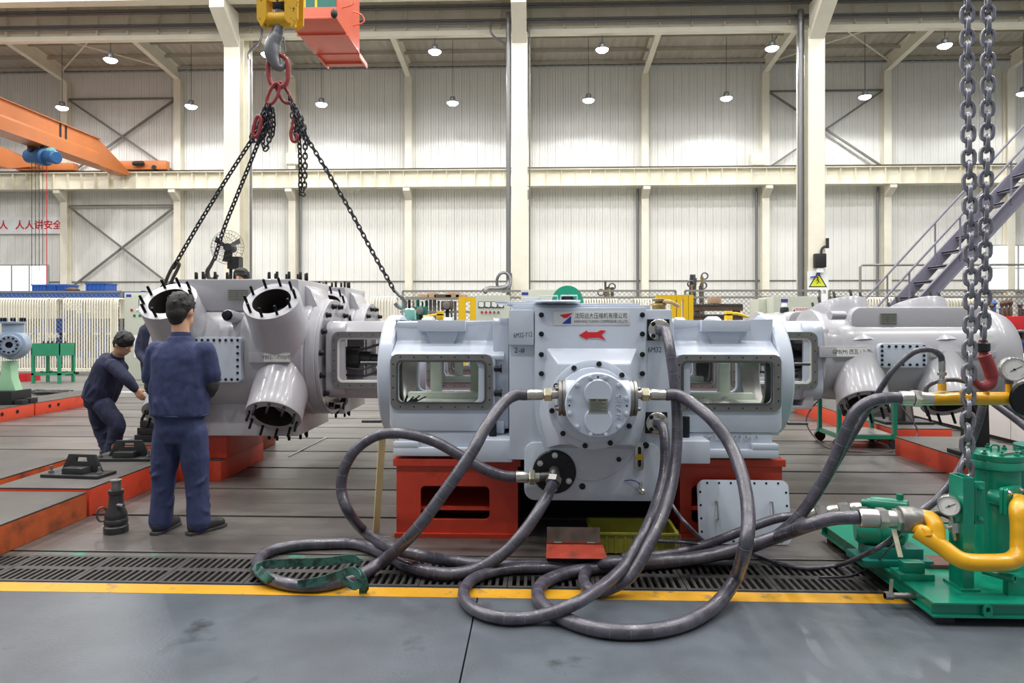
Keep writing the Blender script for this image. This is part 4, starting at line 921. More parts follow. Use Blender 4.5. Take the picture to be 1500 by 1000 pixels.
# main coupling, left to right
c0, c1 = at(1257, 758, 3.72), at(1352, 762, 3.70); d = c1-c0; Lc = d.length
for nm, m, pr, nseg in (('crimp_sleeve', 'chrome', [(.046, 0), (.05, .005), (.05, Lc*.29)], 22), ('hex_nut', 'chrome', [(.056, Lc*.295), (.06, Lc*.3), (.06, Lc*.42), (.056, Lc*.43)], 6), ('adapter', 'chrome', [(.046, Lc*.43), (.046, Lc*.56)], 22), ('hex_nut', 'chrome', [(.058, Lc*.56), (.058, Lc*.63)], 6), ('coupling_body', 'machined', [(.066, Lc*.63), (.07, Lc*.66), (.07, Lc*.86), (.06, Lc*.92), (.06, Lc*.98), (.045, Lc)], 26)):
    b = MB(); b.lathe(pr, c0, d, nseg); b.build(nm, m, SK, smooth=(30 if nseg > 6 else 0))
c0, c1 = at(1178, 753, 4.3), at(1262, 745, 4.25); d = c1-c0; Lc = d.length
for k in range(5):
    b = MB(); r0 = (.036, .046, .04, .05, .042)[k]; b.lathe([(r0*.93, Lc*k/5), (r0, Lc*(k/5+.02)), (r0, Lc*(k/5+.17)), (r0*.93, Lc*(k/5+.19))], c0, d, (20, 6, 20, 6, 20)[k]); b.build(('crimp_sleeve', 'hex_nut', 'adapter', 'hex_nut', 'adapter')[k], 'chrome', SK)
# pump, motor and small parts
q0, q1 = at(1276, 737, 4.15), at(1330, 742, 4.05)
b = MB(); b.lathe([(.022, -.05), (.022, -.02), (.03, -.02), (.03, 0), (.042, .0), (.042, (q1-q0).length), (.035, (q1-q0).length+.004)], q0, q1-q0, 20); b.build('relief_valve', 'paint_green', SK)
q = at(1318, 736, 4.07); b = MB(); b.cyl(q, q+Vector((0, 0, .05)), .02, n=6); b.build('valve_cap', 'paint_green', SK)
q0, q1 = at(1252, 770, 4.05), at(1322, 776, 3.98)
b = MB(); b.lathe([(.07, 0), (.085, .02), (.085, .12), (.075, .13), (.075, (q1-q0).length), (.05, (q1-q0).length+.02)], q0+Vector((0, 0, -.01)), q1-q0, 24); b.build('screw_pump', 'paint_green', SK)
q = at(1300, 792, 4.0); b = MB(); b.bx(q.x-.13, q.x+.16, q.y-.08, q.y+.08, kz, q.z-.02); b.bx(q.x-.19, q.x+.2, q.y-.11, q.y+.1, kz, kz+.04); b.build('pump_pedestal', 'teal_dark', SK, bevel=.004)
q = at(1334, 822, 3.75); b = MB(); b.bx(q.x-.08, q.x+.1, q.y-.05, q.y+.06, kz, kz+.035); b.bx(q.x-.05, q.x+.06, q.y-.03, q.y+.03, kz+.035, kz+.09); b.build('mounting_pad', 'paint_green', SK, bevel=.003)
q = gr(1374, 826, kz); b = MB(); b.bc((q.x, q.y, kz+.012), (.17, .16, .024)); b.build('rust_plate', 'rust_plate', SK, bevel=.003)
b = MB(); b.bar(at(1309, 775, 3.68), at(1319, 816, 3.6), .026, .006, (0, 1, 0)); b.build('lever', 'zinc', SK, smooth=0)
# valve on the side with a lever
v0 = at(1296, 872, 3.62); b = MB(); b.cyl(v0, (kx0+.03, 3.62, v0.z-.0), .016, n=12); b.lathe([(.021, .0), (.021, .04)], v0, EX, 6); VB = b.build('drain_valve', 'machined', SK)
b = MB(); b.bar(v0+Vector((.03, 0, .01)), v0+Vector((.035, 0, .085)), .018, .005, (0, 1, 0)); b.build('lever', 'zinc', VB, smooth=0)
q = at(1487, 848, 3.5); b = MB(); b.pipe(q, q+Vector((-.08, .12, .0)), .02, .014); b.bx(q.x-.02, q.x+.06, q.y+.02, q.y+.06, kz, q.z); b.build('pipe_stub', 'paint_green', SK)
def gauge(nm, c, d, r, parent, stem=None):
    d = Vector(d).normalized(); b = MB(); b.lathe([(r*.98, -r*1.0), (r, -r*.95), (r, 0), (r*.97, r*.06), (r*.88, r*.06), (r*.88, -.002)], c, d, 28); g = b.build(nm, 'chrome', parent)
    e1, e2, a = frame(d); e1 = Vector((0, 0, 1)).cross(d).normalized(); e2 = d.cross(e1)
    b = MB(); b.prism(circ(0, 0, r*.88, 28), c, e1, e2, d, .001); fa = b.build('dial', 'dial_white', g)
    b = MB()
    for k in range(22):
        t = -pi*.25+1.5*pi*k/21; b.bar(Vector(c)+(e1*cos(t)+e2*sin(t))*r*.66+d*.0015, Vector(c)+(e1*cos(t)+e2*sin(t))*r*(.78)+d*.0015, .0012, .0006, d)
    b.bar(Vector(c)-(e1*.3+e2*.18)*r+d*.003, Vector(c)+(e1*.55+e2*.3)*r+d*.003, .003, .001, d); b.cyl(Vector(c)+d*.001, Vector(c)+d*.005, r*.09, n=10)
    b.build('dial_marks', 'ink_black', g, smooth=0)
    if stem:
        b = MB(); b.cyl(Vector(c)-d*r*.45, stem, r*.22, n=12); b.build('gauge_stem', 'chrome', g)
    return g
gc = at(1390, 741, 3.60); gauge('pressure_gauge', gc, (-.55, -1, 0), .052, SK, at(1400, 790, 3.64))
q = at(1392, 772, 3.62); b = MB(); b.cyl(q+Vector((-.09, 0, .0)), q+Vector((.02, .0, -.0)), .008, n=10); b.cyl(q+Vector((-.10, 0, -.035)), q+Vector((-.08, 0, .035)), .007, n=8); b.bc(q+Vector((.02, 0, 0)), (.04, .035, .05)); b.build('needle_valve', 'chrome', SK)
b = MB(); b.tube(spline([at(1398, 760, 3.66), at(1380, 752, 3.72), at(1366, 756, 3.8), at(1360, 766, 3.85)], 5), .016, 10); b.build('rubber_tube', 'rubber_black', SK)
# ---------------------------------------------------------------- yellow manifold
MF = thing('manifold_pipe', 'yellow oil manifold pipe with steel coupling, gauge and small valve', 'pipe', at(1440, 583, 4.0))
m0, m1 = at(1364, 584, 4.0), at(1540, 583, 4.0)
b = MB(); b.cyl(m0, m1, .037, n=22); mb = b.build('pipe', 'paint_yellow', MF)
s0 = at(1318, 583, 4.0); d = m0-s0; Lc = d.length
b = MB(); b.lathe([(.037, 0), (.041, .004), (.041, Lc*.38), (.036, Lc*.4)], s0, d, 20); b.build('crimp_sleeve', 'chrome', MF)
b = MB(); b.lathe([(.05, Lc*.40), (.052, Lc*.42), (.052, Lc*.60), (.05, Lc*.62)], s0, d, 6); b.build('hex_nut', 'chrome', MF, smooth=0)
b = MB(); b.lathe([(.042, Lc*.62), (.042, Lc*.68), (.038, Lc*.69), (.038, Lc)], s0, d, 20); b.build('adapter', 'chrome', MF)
q = at(1380, 572, 4.0); b = MB(); b.cyl(q, at(1380, 562, 4.0), .022, n=14); b.build('weld_stub', 'paint_yellow', MF)
b = MB(); qb = at(1380, 568, 4.0); b.lathe([(.016, 0), (.02, .004), (.02, .05), (.014, .052), (.014, .07), (.024, .072), (.024, .09), (.016, .092), (.018, .10), (.018, .155)], qb, EZ, 12); b.build('valve_body', 'chrome', MF)
for u in (1410, 1445):
    b = MB(); b.cyl(at(u, 580, 3.985), at(u, 571, 3.985), .016, n=10); b.build('weld_stub', 'paint_yellow', MF)
b = MB(); b.cyl(at(1478, 578, 4.0), at(1478, 560, 4.0), .017, n=12); b.build('gauge_stub', 'paint_yellow', MF)
b = MB(); b.cyl(at(1478, 562, 4.0), at(1478, 548, 4.0), .021, n=6); b.build('hex_nut', 'machined_dark', MF, smooth=0)
gauge('pressure_gauge', at(1486, 541, 3.97), (-.35, -1, 0), .068, MF)
b = MB(); b.lathe([(.09, 0), (.10, .012), (.09, .024), (0, .026)], at(1502, 583, 3.96), (0, -1, 0), 20); b.build('valve_wheel', 'bolt_black', MF)
x = at(1530, 583, 4.0); b = MB(); b.bx(x.x-.03, x.x+.03, 3.97, 4.03, kz, x.z-.03); b.build('pipe_stand', 'paint_green', MF, smooth=0)
# ---------------------------------------------------------------- red floor beams
mat('beam_red', '#d2482c', .5, var=.1, vscale=4, col2='#8a3a22', thr=(.58, .78))
mat('beam_orange', '#b9572a', .55, var=.2, vscale=5, col2='#5f3a25', thr=(.5, .72))
mat('beam_top', '#4f4b48', .5, .2, var=.2, vscale=4)
def floor_beam(label, x0, x1, y0, y1, z=.2, m='beam_red', holes=(), z0=0.):
    t = thing('floor_beam', label, 'beam', ((x0+x1)/2, y0, z0), 'red floor beams')
    b = MB(); b.bx(x0, x1, y0, y1, z0, z-.012); body = b.build('beam_body', m, t, bevel=.004)
    b = MB(); b.bx(x0, x1, y0, y1, z-.012, z); b.build('top_plate', 'beam_top', t, bevel=.003)
    for hx, hy, hz, ax in holes:
        b = MB(); b.cyl((hx, hy, hz), (hx+ax[0]*.004, hy+ax[1]*.004, hz), .03, n=12); b.build('bolt_hole', 'bolt_black', body)
    return t
floor_beam('orange brown floor beam at the left edge, the nearest to the yellow line', -4.25, -3.43, 3.9, 5.10, .195, 'beam_orange')
floor_beam('bright red floor beam carrying the two black brackets', -4.2, -3.43, 5.13, 6.7, .215)
floor_beam('dark topped beam at the left edge behind the orange one', -5.6, -4.42, 4.5, 6.35, .2, 'beam_orange')
floor_beam('long red beam with bolt holes far left, the part nearer the frame edge', -8.6, -7.95, 7.4, 10.55, .2, 'beam_red', ((-7.95, 9.5, .11, (1, 0)), (-7.95, 9.9, .11, (1, 0)), (-7.95, 10.2, .11, (1, 0))))
floor_beam('red beam with bolt holes in front of the green table', -8.6, -7.95, 10.58, 12.5, .2, 'beam_red', ((-7.95, 10.9, .11, (1, 0)), (-7.95, 11.1, .11, (1, 0)), (-7.95, 12.1, .11, (1, 0)), (-7.95, 12.3, .11, (1, 0))))
floor_beam('rusty red beam behind the standing worker, under the cylinder', -3.42, -2.95, 6.3, 7.3, .2, 'beam_red')
floor_beam('orange beam between the two workers, under the dark steel slabs', -4.35, -3.5, 6.85, 7.7, .235, 'beam_orange')
floor_beam('red floor beam under the black post at the right', 4.05, 4.95, 6.05, 7.85, .2)
floor_beam('red floor beam behind the green trolley', 4.26, 4.95, 8.3, 11.4, .22)
b = MB(); b.bx(-3.3, -2.92, 6.35, 7.2, .202, .415); tag(b.build('support_block', 'red_paint', None, bevel=.004), 'small red block between the floor beam and the large left cylinder', 'support')
# steel slabs beside the worker
for i, (dx, dz, w) in enumerate(((0, 0, .5), (.03, .075, .42), (.06, .15, .3))):
    b = MB(); b.bx(-4.2+dx, -4.2+dx+w, 7.0, 7.5, .237+dz, .237+dz+.07); tag(b.build('steel_slab', 'steel_dark', None, bevel=.004), ('lowest', 'middle', 'top')[i]+' dark steel slab stacked on the orange beam behind the worker', 'slab', 'steel slabs')
# black post with base on the right beam, and grey stand
t = thing('steel_post', 'black tapered steel post standing on the right red beam', 'post', (4.25, 6.75, .202))
b = MB(); b.prism([(-.09, 0), (.09, 0), (.075, .52), (-.075, .52)], (4.25, 6.68, .24), EX, EZ, EY, .17); b.build('post_body', 'steel_dark', t, bevel=.004)
b = MB(); b.bx(4.08, 4.42, 6.6, 6.93, .202, .24); b.build('base_plate', 'steel_dark', t, bevel=.003)
b = MB(); b.bx(4.13, 4.37, 6.62, 6.9, .76, .79); b.build('cap_plate', 'steel_dark', t, bevel=.003)
t = thing('steel_stand', 'grey tapered stand with a rib on the beam behind the trolley', 'stand', (4.6, 8.75, .222))
b = MB(); b.prism([(-.13, 0), (.13, 0), (.08, .40), (-.08, .40)], (4.6, 8.7, .25), EX, EZ, EY, .12); b.build('stand_body', 'machined_dark', t, bevel=.004)
b = MB(); b.bx(4.32, 4.92, 8.6, 8.95, .222, .25); b.build('base_plate', 'steel_dark', t); b = MB(); b.prism([(-.0, 0), (.09, 0), (.02, .36), (0, .36)], (4.6, 8.66, .25), EX, EZ, EY, .04); b.build('rib', 'machined', t)
for i in range(4):
    b = MB(); b.bx(4.28+.03*(i % 2), 4.88-.04*i, 9.3, 9.42+.02*i, .222+i*.032, .222+i*.032+.028); tag(b.build('flat_bar', 'machined_dark', None), ('lowest', 'second', 'third', 'topmost')[i]+' flat steel bar in the pile behind the trolley', 'bar', 'flat bars')
# ---------------------------------------------------------------- green trolley
CT = thing('trolley', 'low green tube trolley on casters in front of the red beams', 'trolley', (3.87, 8.15, 0))
cx0, cx1, cy0, cy1 = 3.56, 4.2, 8.15, 8.7
for x, y in ((cx0, cy0), (cx1, cy0), (cx0, cy1), (cx1, cy1)):
    b = MB(); b.bx(x-.022, x+.022, y-.022, y+.022, .16, .60); b.build('post', 'paint_green', CT, smooth=0)
    b = MB(); b.cyl((x+.0, y-.02, .065), (x+.0, y+.02, .065), .065, n=16); w = b.build('caster', 'rubber_black', CT)
    b = MB(); b.bx(x-.03, x+.03, y-.026, y+.026, .11, .16); b.build('caster_fork', 'paint_green', w, smooth=0)
b = MB()
for y in (cy0, cy1): b.bx(cx0-.022, cx1+.022, y-.022, y+.022, .118, .16)
for x in (cx0, cx1): b.bx(x-.022, x+.022, cy0, cy1, .118, .16)
b.build('shelf_frame', 'paint_green', CT, smooth=0)
b = MB(); b.bx(cx0, cx1, cy0, cy1, .16, .168); b.build('shelf', 'machined', CT, smooth=0)
for x in (cx0, cx1):
    b = MB(); b.bx(x-.022, x+.022, cy0-.05, cy1+.022, .60, .64); b.build('top_rail', 'paint_green', CT, smooth=0)
hose('thin_cable', 'thin cable drooping in a loop round the green trolley', [(cx0+.02, cy0+.1, .655), (cx0-.2, cy0+.1, .55), (cx0-.36, cy0+.05, .30), (cx0-.22, cy0-.15, .05), (cx0+.1, cy0-.22, .012), (cx0+.5, cy0-.2, .012), (cx0+.85, cy0-.1, .2), (cx1+.05, cy0-.06, .5), (cx1, cy0-.08, .645)], .008, None, False, cat='cable')
# white machine side, blue drums
mat('white_panel', '#dcdcd8', .4, var=.05, vscale=2); mat('blue_drum', '#2b3f86', .4)
WT = thing('white_tank', 'long white panelled tank at the right edge', 'tank', (6.0, 8, 0))
for y0_, y1_ in ((6.2, 8.55), (8.56, 11.2)):
    b = MB(); b.bx(5.8, 6.35, y0_, y1_, .05, 1.08); b.build('side_panel', 'white_panel', WT, bevel=.01)
b = MB(); b.bx(5.84, 6.3, 6.25, 11.1, 0, .05); b.build('plinth', 'steel_dark', WT, smooth=0)
for i, (x, y) in enumerate(((6.95, 10.0), (7.0, 9.2))):
    t = thing('oil_drum', ('far', 'near')[i]+' blue steel drum behind the white tank', 'drum', (x, y, 0), 'blue drums')
    b = MB(); b.lathe([(.29, 0), (.30, .02), (.29, .04), (.29, .4), (.305, .42), (.29, .44), (.29, .8), (.305, .82), (.29, .84), (.29, 1.16), (.305, 1.18), (.305, 1.2)], (x, y, 0), EZ, 28); b.build('drum_shell', 'blue_drum', t)
    b = MB(); b.lathe([(.295, 0), (.295, .012), (.27, .012), (.27, .002), (0, .002)], (x, y, 1.2), EZ, 28); b.build('drum_lid', 'blue_drum', t)
b = MB(); b.tube(spline([(6.0, 9.3, 1.13), (6.3, 9.5, 1.3), (6.6, 9.5, 1.36), (6.9, 9.6, 1.23)], 6), .02, 8); tag(b.build('thin_hose', 'conduit_grey', None), 'grey hose lying over the blue drum and white tank', 'hose')
# ---------------------------------------------------------------- left foreground: brackets, jack, pedestal pump
mat('cast_dark', '#3a3b3c', .4, .3, var=.15, vscale=9)
def bracket(label, cx, cy, z, rz):
    t = thing('steel_bracket', label, 'bracket', (cx, cy, z), 'black steel brackets', rz)
    b = MB(); b.bx(-.26, .26, -.11, .11, 0, .025); b.build('base_plate', 'cast_dark', t, bevel=.003)
    b = MB(); b.holed([(-.19, .025), (.19, .025), (.12, .17), (-.12, .17)], [(-.05, .11), (.05, .11), (.045, .145), (-.045, .145)], (0, .03, 0), EX, EZ, EY, .02); b.build('upright', 'cast_dark', t, bevel=.002)
    b = MB(); b.prism([(-.1, .025), (.1, .025), (.09, .075), (-.09, .075)], (0, -.07, 0), EX, EZ, EY, .095); b.build('clamp_step', 'cast_dark', t, bevel=.003)
    for x in (-.22, .22):
        b = MB(); b.lathe([(.02, 0), (.02, .02), (.011, .022), (.011, .06)], (x, -.04, .025), EZ, 8); b.build('bolt', 'machined', t)
bracket('black steel bracket on the red beam, the nearer one', -3.80, 5.55, .2155, -.1)
bracket('black steel bracket by the bending worker, the farther one', -3.80, 6.22, .2155, .05)
JX, JY = gr(170, 779).x, gr(170, 779).y
t = thing('screw_jack', 'dark cast iron bottle jack standing on the floor plates by the worker', 'jack', (JX, JY, 0))
b = MB(); b.lathe([(.078, 0), (.08, .01), (.08, .045), (.07, .055), (.077, .065), (.077, .09), (.07, .1), (.074, .11), (.07, .14), (.05, .18), (.045, .27), (.05, .275), (.05, .30)], (JX, JY, 0), EZ, 28); b.build('jack_body', 'cast_dark', t)
b = MB(); b.lathe([(.032, .30), (.032, .355), (.038, .36), (.038, .372), (0, .372)], (JX, JY, 0), EZ, 20); b.build('jack_screw', 'machined', t)
b = MB(); b.tube([(JX-.07+.04*cos(a)*.6-.02, JY-.02+.02*cos(a), .13+.05*sin(a)) for a in [2*pi*k/16 for k in range(16)]], .007, 8, True); b.build('carry_ring', 'machined_dark', t)
b = MB(); b.cyl((JX+.03, JY-.03, .2), (JX+.085, JY-.05, .2), .014, n=10); b.build('handle_socket', 'machined', t)
# pump on a pale green pedestal, far left
mat('pedestal_green', '#9fd0a8', .45, var=.05); mat('pump_greyblue', '#8fa0b4', .35, var=.05, coat=.3)
PX, PY = -8.32, 10.5
t = thing('flanged_pump', 'grey blue flanged pump body on a pale green pedestal at the left edge', 'pump', (PX, PY, .41))
fc = at(13, 505, PY-.25); d = Vector((.45, -1, .0)).normalized(); e1, e2, _ = frame(d)
b = MB(); b.lathe([(.17, -.42), (.22, -.36), (.24, -.2), (.2, -.07), (.15, -.06)], fc, d, 28); bd = b.build('pump_body', 'pump_greyblue', t)
b = MB(); b.lathe([(.05, -.06), (.155, -.06), (.155, -.005), (.15, 0), (.05, 0), (.045, -.05)], fc, d, 32, True); f = b.build('pump_flange', 'pump_greyblue', t)
b = MB(); b.lathe([(.045, -.003), (.044, -.055), (0, -.055)], fc, d, 16, caps=False); b.build('bore', 'bore_dark', f)
for k in range(12):
    a = 2*pi*k/12; q = fc+(e1*cos(a)+e2*sin(a))*.115; b = MB(); b.cyl(q, q+d*.035, .014, n=8); b.build('stud', 'stud_black', f)
q = fc-d*.22; b = MB(); b.cyl(q, q+Vector((0, 0, .33)), .15, n=24); b.lathe([(.18, .33), (.18, .36), (0, .365)], q, EZ, 24); b.build('top_flange', 'pump_greyblue', t)
for k in range(8):
    a = 2*pi*k/8; b = MB(); b.cyl(q+Vector((cos(a)*.15, sin(a)*.15, .36)), q+Vector((cos(a)*.15, sin(a)*.15, .42)), .014, n=8); b.build('stud', 'stud_black', t)
q = at(14, 530, PY); b = MB(); b.prism([(-.16, .41), (.16, .41), (.09, .6), (.07, q.z+.02), (-.07, q.z+.02), (-.09, .6)], (q.x, PY-.08, 0), EX, EZ, EY, .16); b.build('pedestal', 'pedestal_green', t, bevel=.006)
b = MB(); b.bx(-8.75, -8.12, 10.3, 10.72, .202, .41); tag(b.build('steel_block', 'steel_dark', None, bevel=.006), 'black steel block under the pale green pedestal', 'block')
for i in range(2):
    b = MB(); b.bx(-8.1, -7.97, 10.32+.18*i, 10.46+.2*i, .202, .27+.01*i); tag(b.build('steel_block', 'steel_dark', None, bevel=.006), ('nearer', 'farther')[i]+' one of two small steel blocks beside the pale green pedestal', 'block', 'small steel blocks')
# green table
q0, q1 = gr(43, 562), gr(86, 562); TX0, TX1, TY0 = q0.x, q1.x, 15.95; TY1 = TY0+.55; ztb = at(60, 503, TY0).z
GT = thing('work_table', 'green steel tray table in front of the white radiators', 'table', ((TX0+TX1)/2, TY0, 0))
mat('table_green', '#2f8d68', .5, var=.1, vscale=3)
b = MB(); b.bx(TX0, TX1, TY0, TY1, ztb-.3, ztb-.28); b.bx(TX0, TX1, TY0, TY0+.02, ztb-.28, ztb); b.bx(TX0, TX1, TY1-.02, TY1, ztb-.28, ztb); b.bx(TX0, TX0+.02, TY0, TY1, ztb-.28, ztb); b.bx(TX1-.02, TX1, TY0, TY1, ztb-.28, ztb); b.build('tray', 'table_green', GT, smooth=0)
for x in (TX0+.03, TX1-.03):
    for y in (TY0+.03, TY1-.03): b = MB(); b.bx(x-.03, x+.03, y-.03, y+.03, 0, ztb-.3); b.build('leg', 'table_green', GT, smooth=0)
b = MB(); b.bx(TX0, TX1, TY0, TY0+.03, .2, .25); b.bx(TX0, TX1, TY1-.03, TY1, .2, .25); b.bx(TX0, TX0+.03, TY0, TY1, .2, .25); b.bx(TX1-.03, TX1, TY0, TY1, .2, .25); b.build('stretcher', 'table_green', GT, smooth=0)
for i in range(6):
    x = TX0+.08+(TX1-TX0-.16)*i/5; t = MB(); t.cyl((x, TY0+.25, ztb-.27), (x+.03, TY0+.27, ztb+.05), .02, n=8); tag(t.build('steel_pin', 'cast_dark', None), ORD[i]+' dark steel pin from the left standing in the green tray table', 'pin', 'pins in the green tray table')
mat('crate_red', '#c8262b', .4)
for i in range(3):
    x = at(22+10*i, 555, 16.6).x; t = thing('plastic_bin', ('left', 'middle', 'right')[i]+' red plastic bin of the three under the green table', 'bin', (x, 16.6, 0), 'red bins on the floor')
    b = MB(); b.holed(rrect(x-.09, x+.09, 16.4, 16.9, .02), rrect(x-.075, x+.075, 16.42, 16.88, .015), (0, 0, .01), EX, EY, EZ, .17); b.build('bin_shell', 'crate_red', t); b = MB(); b.bx(x-.09, x+.09, 16.4, 16.9, 0, .01); b.build('bin_bottom', 'crate_red', t)
# black cable tangle on the kerb
CB = MB(); random.seed(3)
pts = []
for i in range(60):
    u = 35+75*random.random(); pts.append(gr(u, 571+random.random()*5, .02+.05*random.random()))
pts.sort(key=lambda p: p.x+random.random()*.6)
CB.tube(spline(pts, 4), .018, 6); tag(CB.build('cable_heap', 'rubber_black', None), 'tangled heap of black cable by the kerb in front of the green table', 'cable')
# ---------------------------------------------------------------- radiators: bent white tubes, each its own part
mat('radiator_white', '#e9e4d3', .45, var=.06, vscale=3); mat('radiator_dirty', '#a39a6a', .7, var=.3, vscale=8)
def radiator(label, u0, u1, Y, zt, zb=.12, pitch=.073, D=.42, r=.020):
    x0, x1 = at(u0, 470, Y).x, at(u1, 470, Y).x; n = max(3, int(round((x1-x0)/pitch)))
    t = thing('pipe_radiator', label, 'radiator', ((x0+x1)/2, Y, 0), 'white pipe radiators')
    m = MB(); rb = .10
    P = [(0, 0, zb)] + [(0, 0, zb+.3+(zt-zb-.5)*k) for k in (0, .5, 1)] + [(0, rb-rb*cos(a), zt-rb+rb*sin(a)) for a in (.3, .7, 1.1, 1.57)] + [(0, D-rb+rb*sin(a), zt-rb+rb*cos(a)) for a in (0.2, .8, 1.57)] + [(0, D, zt-.55)]
    m.tube(P, r, 6); me = m.mesh('tube', 'radiator_white', 60)
    for i in range(n+1): link('tube', me, t, (x0+(x1-x0)*i/n-t.location.x, 0, 0))
    for zz in (zb+.05, zb+.0):
        b = MB(); b.cyl((x0-.05, Y+.02, zz), (x1+.05, Y+.02, zz), .03, n=8); b.build('header_pipe', 'radiator_white', t)
    for x in (x0+.1, x1-.1): b = MB(); b.bx(x-.03, x+.03, Y-.03, Y+D+.03, 0, zb); b.build('foot', 'steel_dark', t, smooth=0)
    return t
RY = 18.4
radiator('white pipe radiator at the left edge behind the grey blue pump', -25, 67, RY, 2.12)
radiator('narrow white pipe radiator just left of the gap behind the green table', 70, 81, RY+.1, 2.12)
radiator('white pipe radiator behind the bending worker', 93, 162, RY, 2.12)
radiator('narrow white pipe radiator beside the tall grey cabinet', 164.5, 172, RY+.1, 2.12)
radiator('white pipe radiator seen above the left guide behind the chain hook', 543, 578, 17.0, 2.1)
radiator('white pipe radiator under the stairs, left one', 1262, 1320, 18.6, 2.12)
radiator('white pipe radiator under the stairs behind the hanging chain', 1376, 1442, 17.4, 2.05)
radiator('white pipe radiator behind the top lids, left of the brass cap', 845, 903, 18.8, 2.1)
radiator('white pipe radiator behind the yellow railing', 931, 985, 18.8, 2.1)
b = MB(); p = at(1325, 475, 19.3); q = at(1378, 441, 19.3); b.bx(p.x, q.x, 19.3, 19.5, 0, q.z); tag(b.build('white_board', 'radiator_white', None, bevel=.01), 'cream board standing behind the right cylinder under the stairs', 'board')
# ---------------------------------------------------------------- cabinets
mat('cabinet_grey', '#c3c7b8', .45, var=.03); mat('label_blue', '#3a3f9e', .5); mat('meter_face', '#e8ebe8', .3)
mat('btn_red', '#b3222a', .4); mat('btn_green', '#1f7f4a', .4); mat('sign_yellow', '#d9e02a', .5); mat('sign_white', '#eef0f0', .5)
def warn_sign(parent, c, w, mark='man', words='当心坠落', tri=True):
    # white card with a black-edged yellow triangle and words below; c = centre of card, front towards -Y
    x, y, z = c; h = w*1.25
    b = MB(); b.bx(x-w/2, x+w/2, y-.006, y, z-h/2, z+h/2); s = b.build('warning_sign', 'sign_white', parent)
    a = w*.44; zb_ = z-h*.12; T = [(-a, 0), (a, 0), (0, a*1.73)]; k = .80
    b = MB(); b.prism(T, (x, y-.006, zb_), EX, EZ, -EY, .002); b.build('triangle_edge', 'ink_black', s, smooth=0)
    cz = a*.577; T2 = [(p[0]*k, cz+(p[1]-cz)*k) for p in T]
    b = MB(); b.prism(T2, (x, y-.008, zb_), EX, EZ, -EY, .001); b.build('triangle', 'sign_yellow', s, smooth=0)
    b = MB(); yy = y-.0102
    if mark == 'man':
        b.prism(circ(-.02*w, cz+.20*w, .045*w, 10), (x, yy, zb_), EX, EZ, -EY, .0005)
        for (p, q, ww) in (((-.02, .15), (.03, .02), .06), ((.03, .02), (.12, -.06), .045), ((.03, .02), (-.06, -.10), .045), ((-.01, .12), (.1, .10), .035), ((-.02, .12), (-.1, .03), .035), ((-.18, -.13), (.2, -.13), .03)):
            b.bar((x+p[0]*w, yy, zb_+cz+p[1]*w), (x+q[0]*w, yy, zb_+cz+q[1]*w), .0006, ww*w, (0, 0, 1)) if False else b.prism([(p[0]*w+ww*w/2, cz+p[1]*w), (q[0]*w+ww*w/2, cz+q[1]*w), (q[0]*w-ww*w/2, cz+q[1]*w), (p[0]*w-ww*w/2, cz+p[1]*w)], (x, yy, zb_), EX, EZ, -EY, .0005)
    else:
        b.prism([(p[0]*w, cz+p[1]*w) for p in ((.04, .2), (-.07, 0), (0, .0), (-.05, -.16), (.08, .05), (.01, .05), (.07, .2))], (x, yy, zb_), EX, EZ, -EY, .0005)
    b.text(words, (x, y-.0075, z-h*.31), EX, EZ, w*.2, 0); b.build('sign_lettering', 'ink_black', s, smooth=0)
    return s
CY = 15.8
p0, p1 = at(182, 562, CY), at(266, 428, CY); cbx0, cbx1, cbz = p0.x, p1.x, p1.z
CA = thing('control_cabinet', 'tall grey control cabinet with meter and push buttons behind the workers', 'cabinet', ((cbx0+cbx1)/2, CY, 0))
b = MB(); b.bx(cbx0, cbx1, CY, CY+.6, 0.0, cbz); cb = b.build('cabinet_body', 'cabinet_grey', CA, bevel=.01)
b = MB(); b.bx(cbx0+.06, cbx1-.05, CY-.02, CY, .12, cbz-.06); dr = b.build('door', 'cabinet_grey', CA, bevel=.006)
def AX(u, v): q = at(u, v, CY-.02); return q.x, q.z
x, z = AX(209, 443); b = MB(); b.bx(x-.09, x+.09, CY-.03, CY-.02, z-.09, z+.09); b.build('meter_frame', 'ink_black', dr, smooth=0); b = MB(); b.bx(x-.07, x+.07, CY-.034, CY-.03, z-.065, z+.075); b.build('meter_face', 'meter_face', dr, smooth=0)
x, z = AX(188, 433); b = MB(); b.bx(x-.05, x+.07, CY-.024, CY-.02, z-.03, z+.03); b.build('blue_label', 'label_blue', dr, smooth=0)
for i, (u, v, m) in enumerate(((193, 454, 'btn_red'), (201, 454, 'paper'), (209, 454, 'btn_green'), (217, 454, 'btn_red'), (225, 454, 'btn_green'), (197, 462, 'btn_green'), (205, 462, 'btn_green'), (217, 462, 'btn_green'), (225, 462, 'paper'))):
    x, z = AX(u, v); b = MB(); b.lathe([(.032, 0), (.032, .01), (.02, .012), (.02, .025)], (x, CY-.02, z), (0, -1, 0), 10); b.build('push_button', m, dr)
x, z = AX(207, 507); warn_sign(dr, (x+.04, CY-.02, z), .42, 'bolt', '当心触电')
x, z = AX(208, 487); b = MB(); b.text('8', (x, CY-.0205, z), EX, EZ, .2, 0); b.build('hand_marking', 'ink_black', dr, smooth=0)
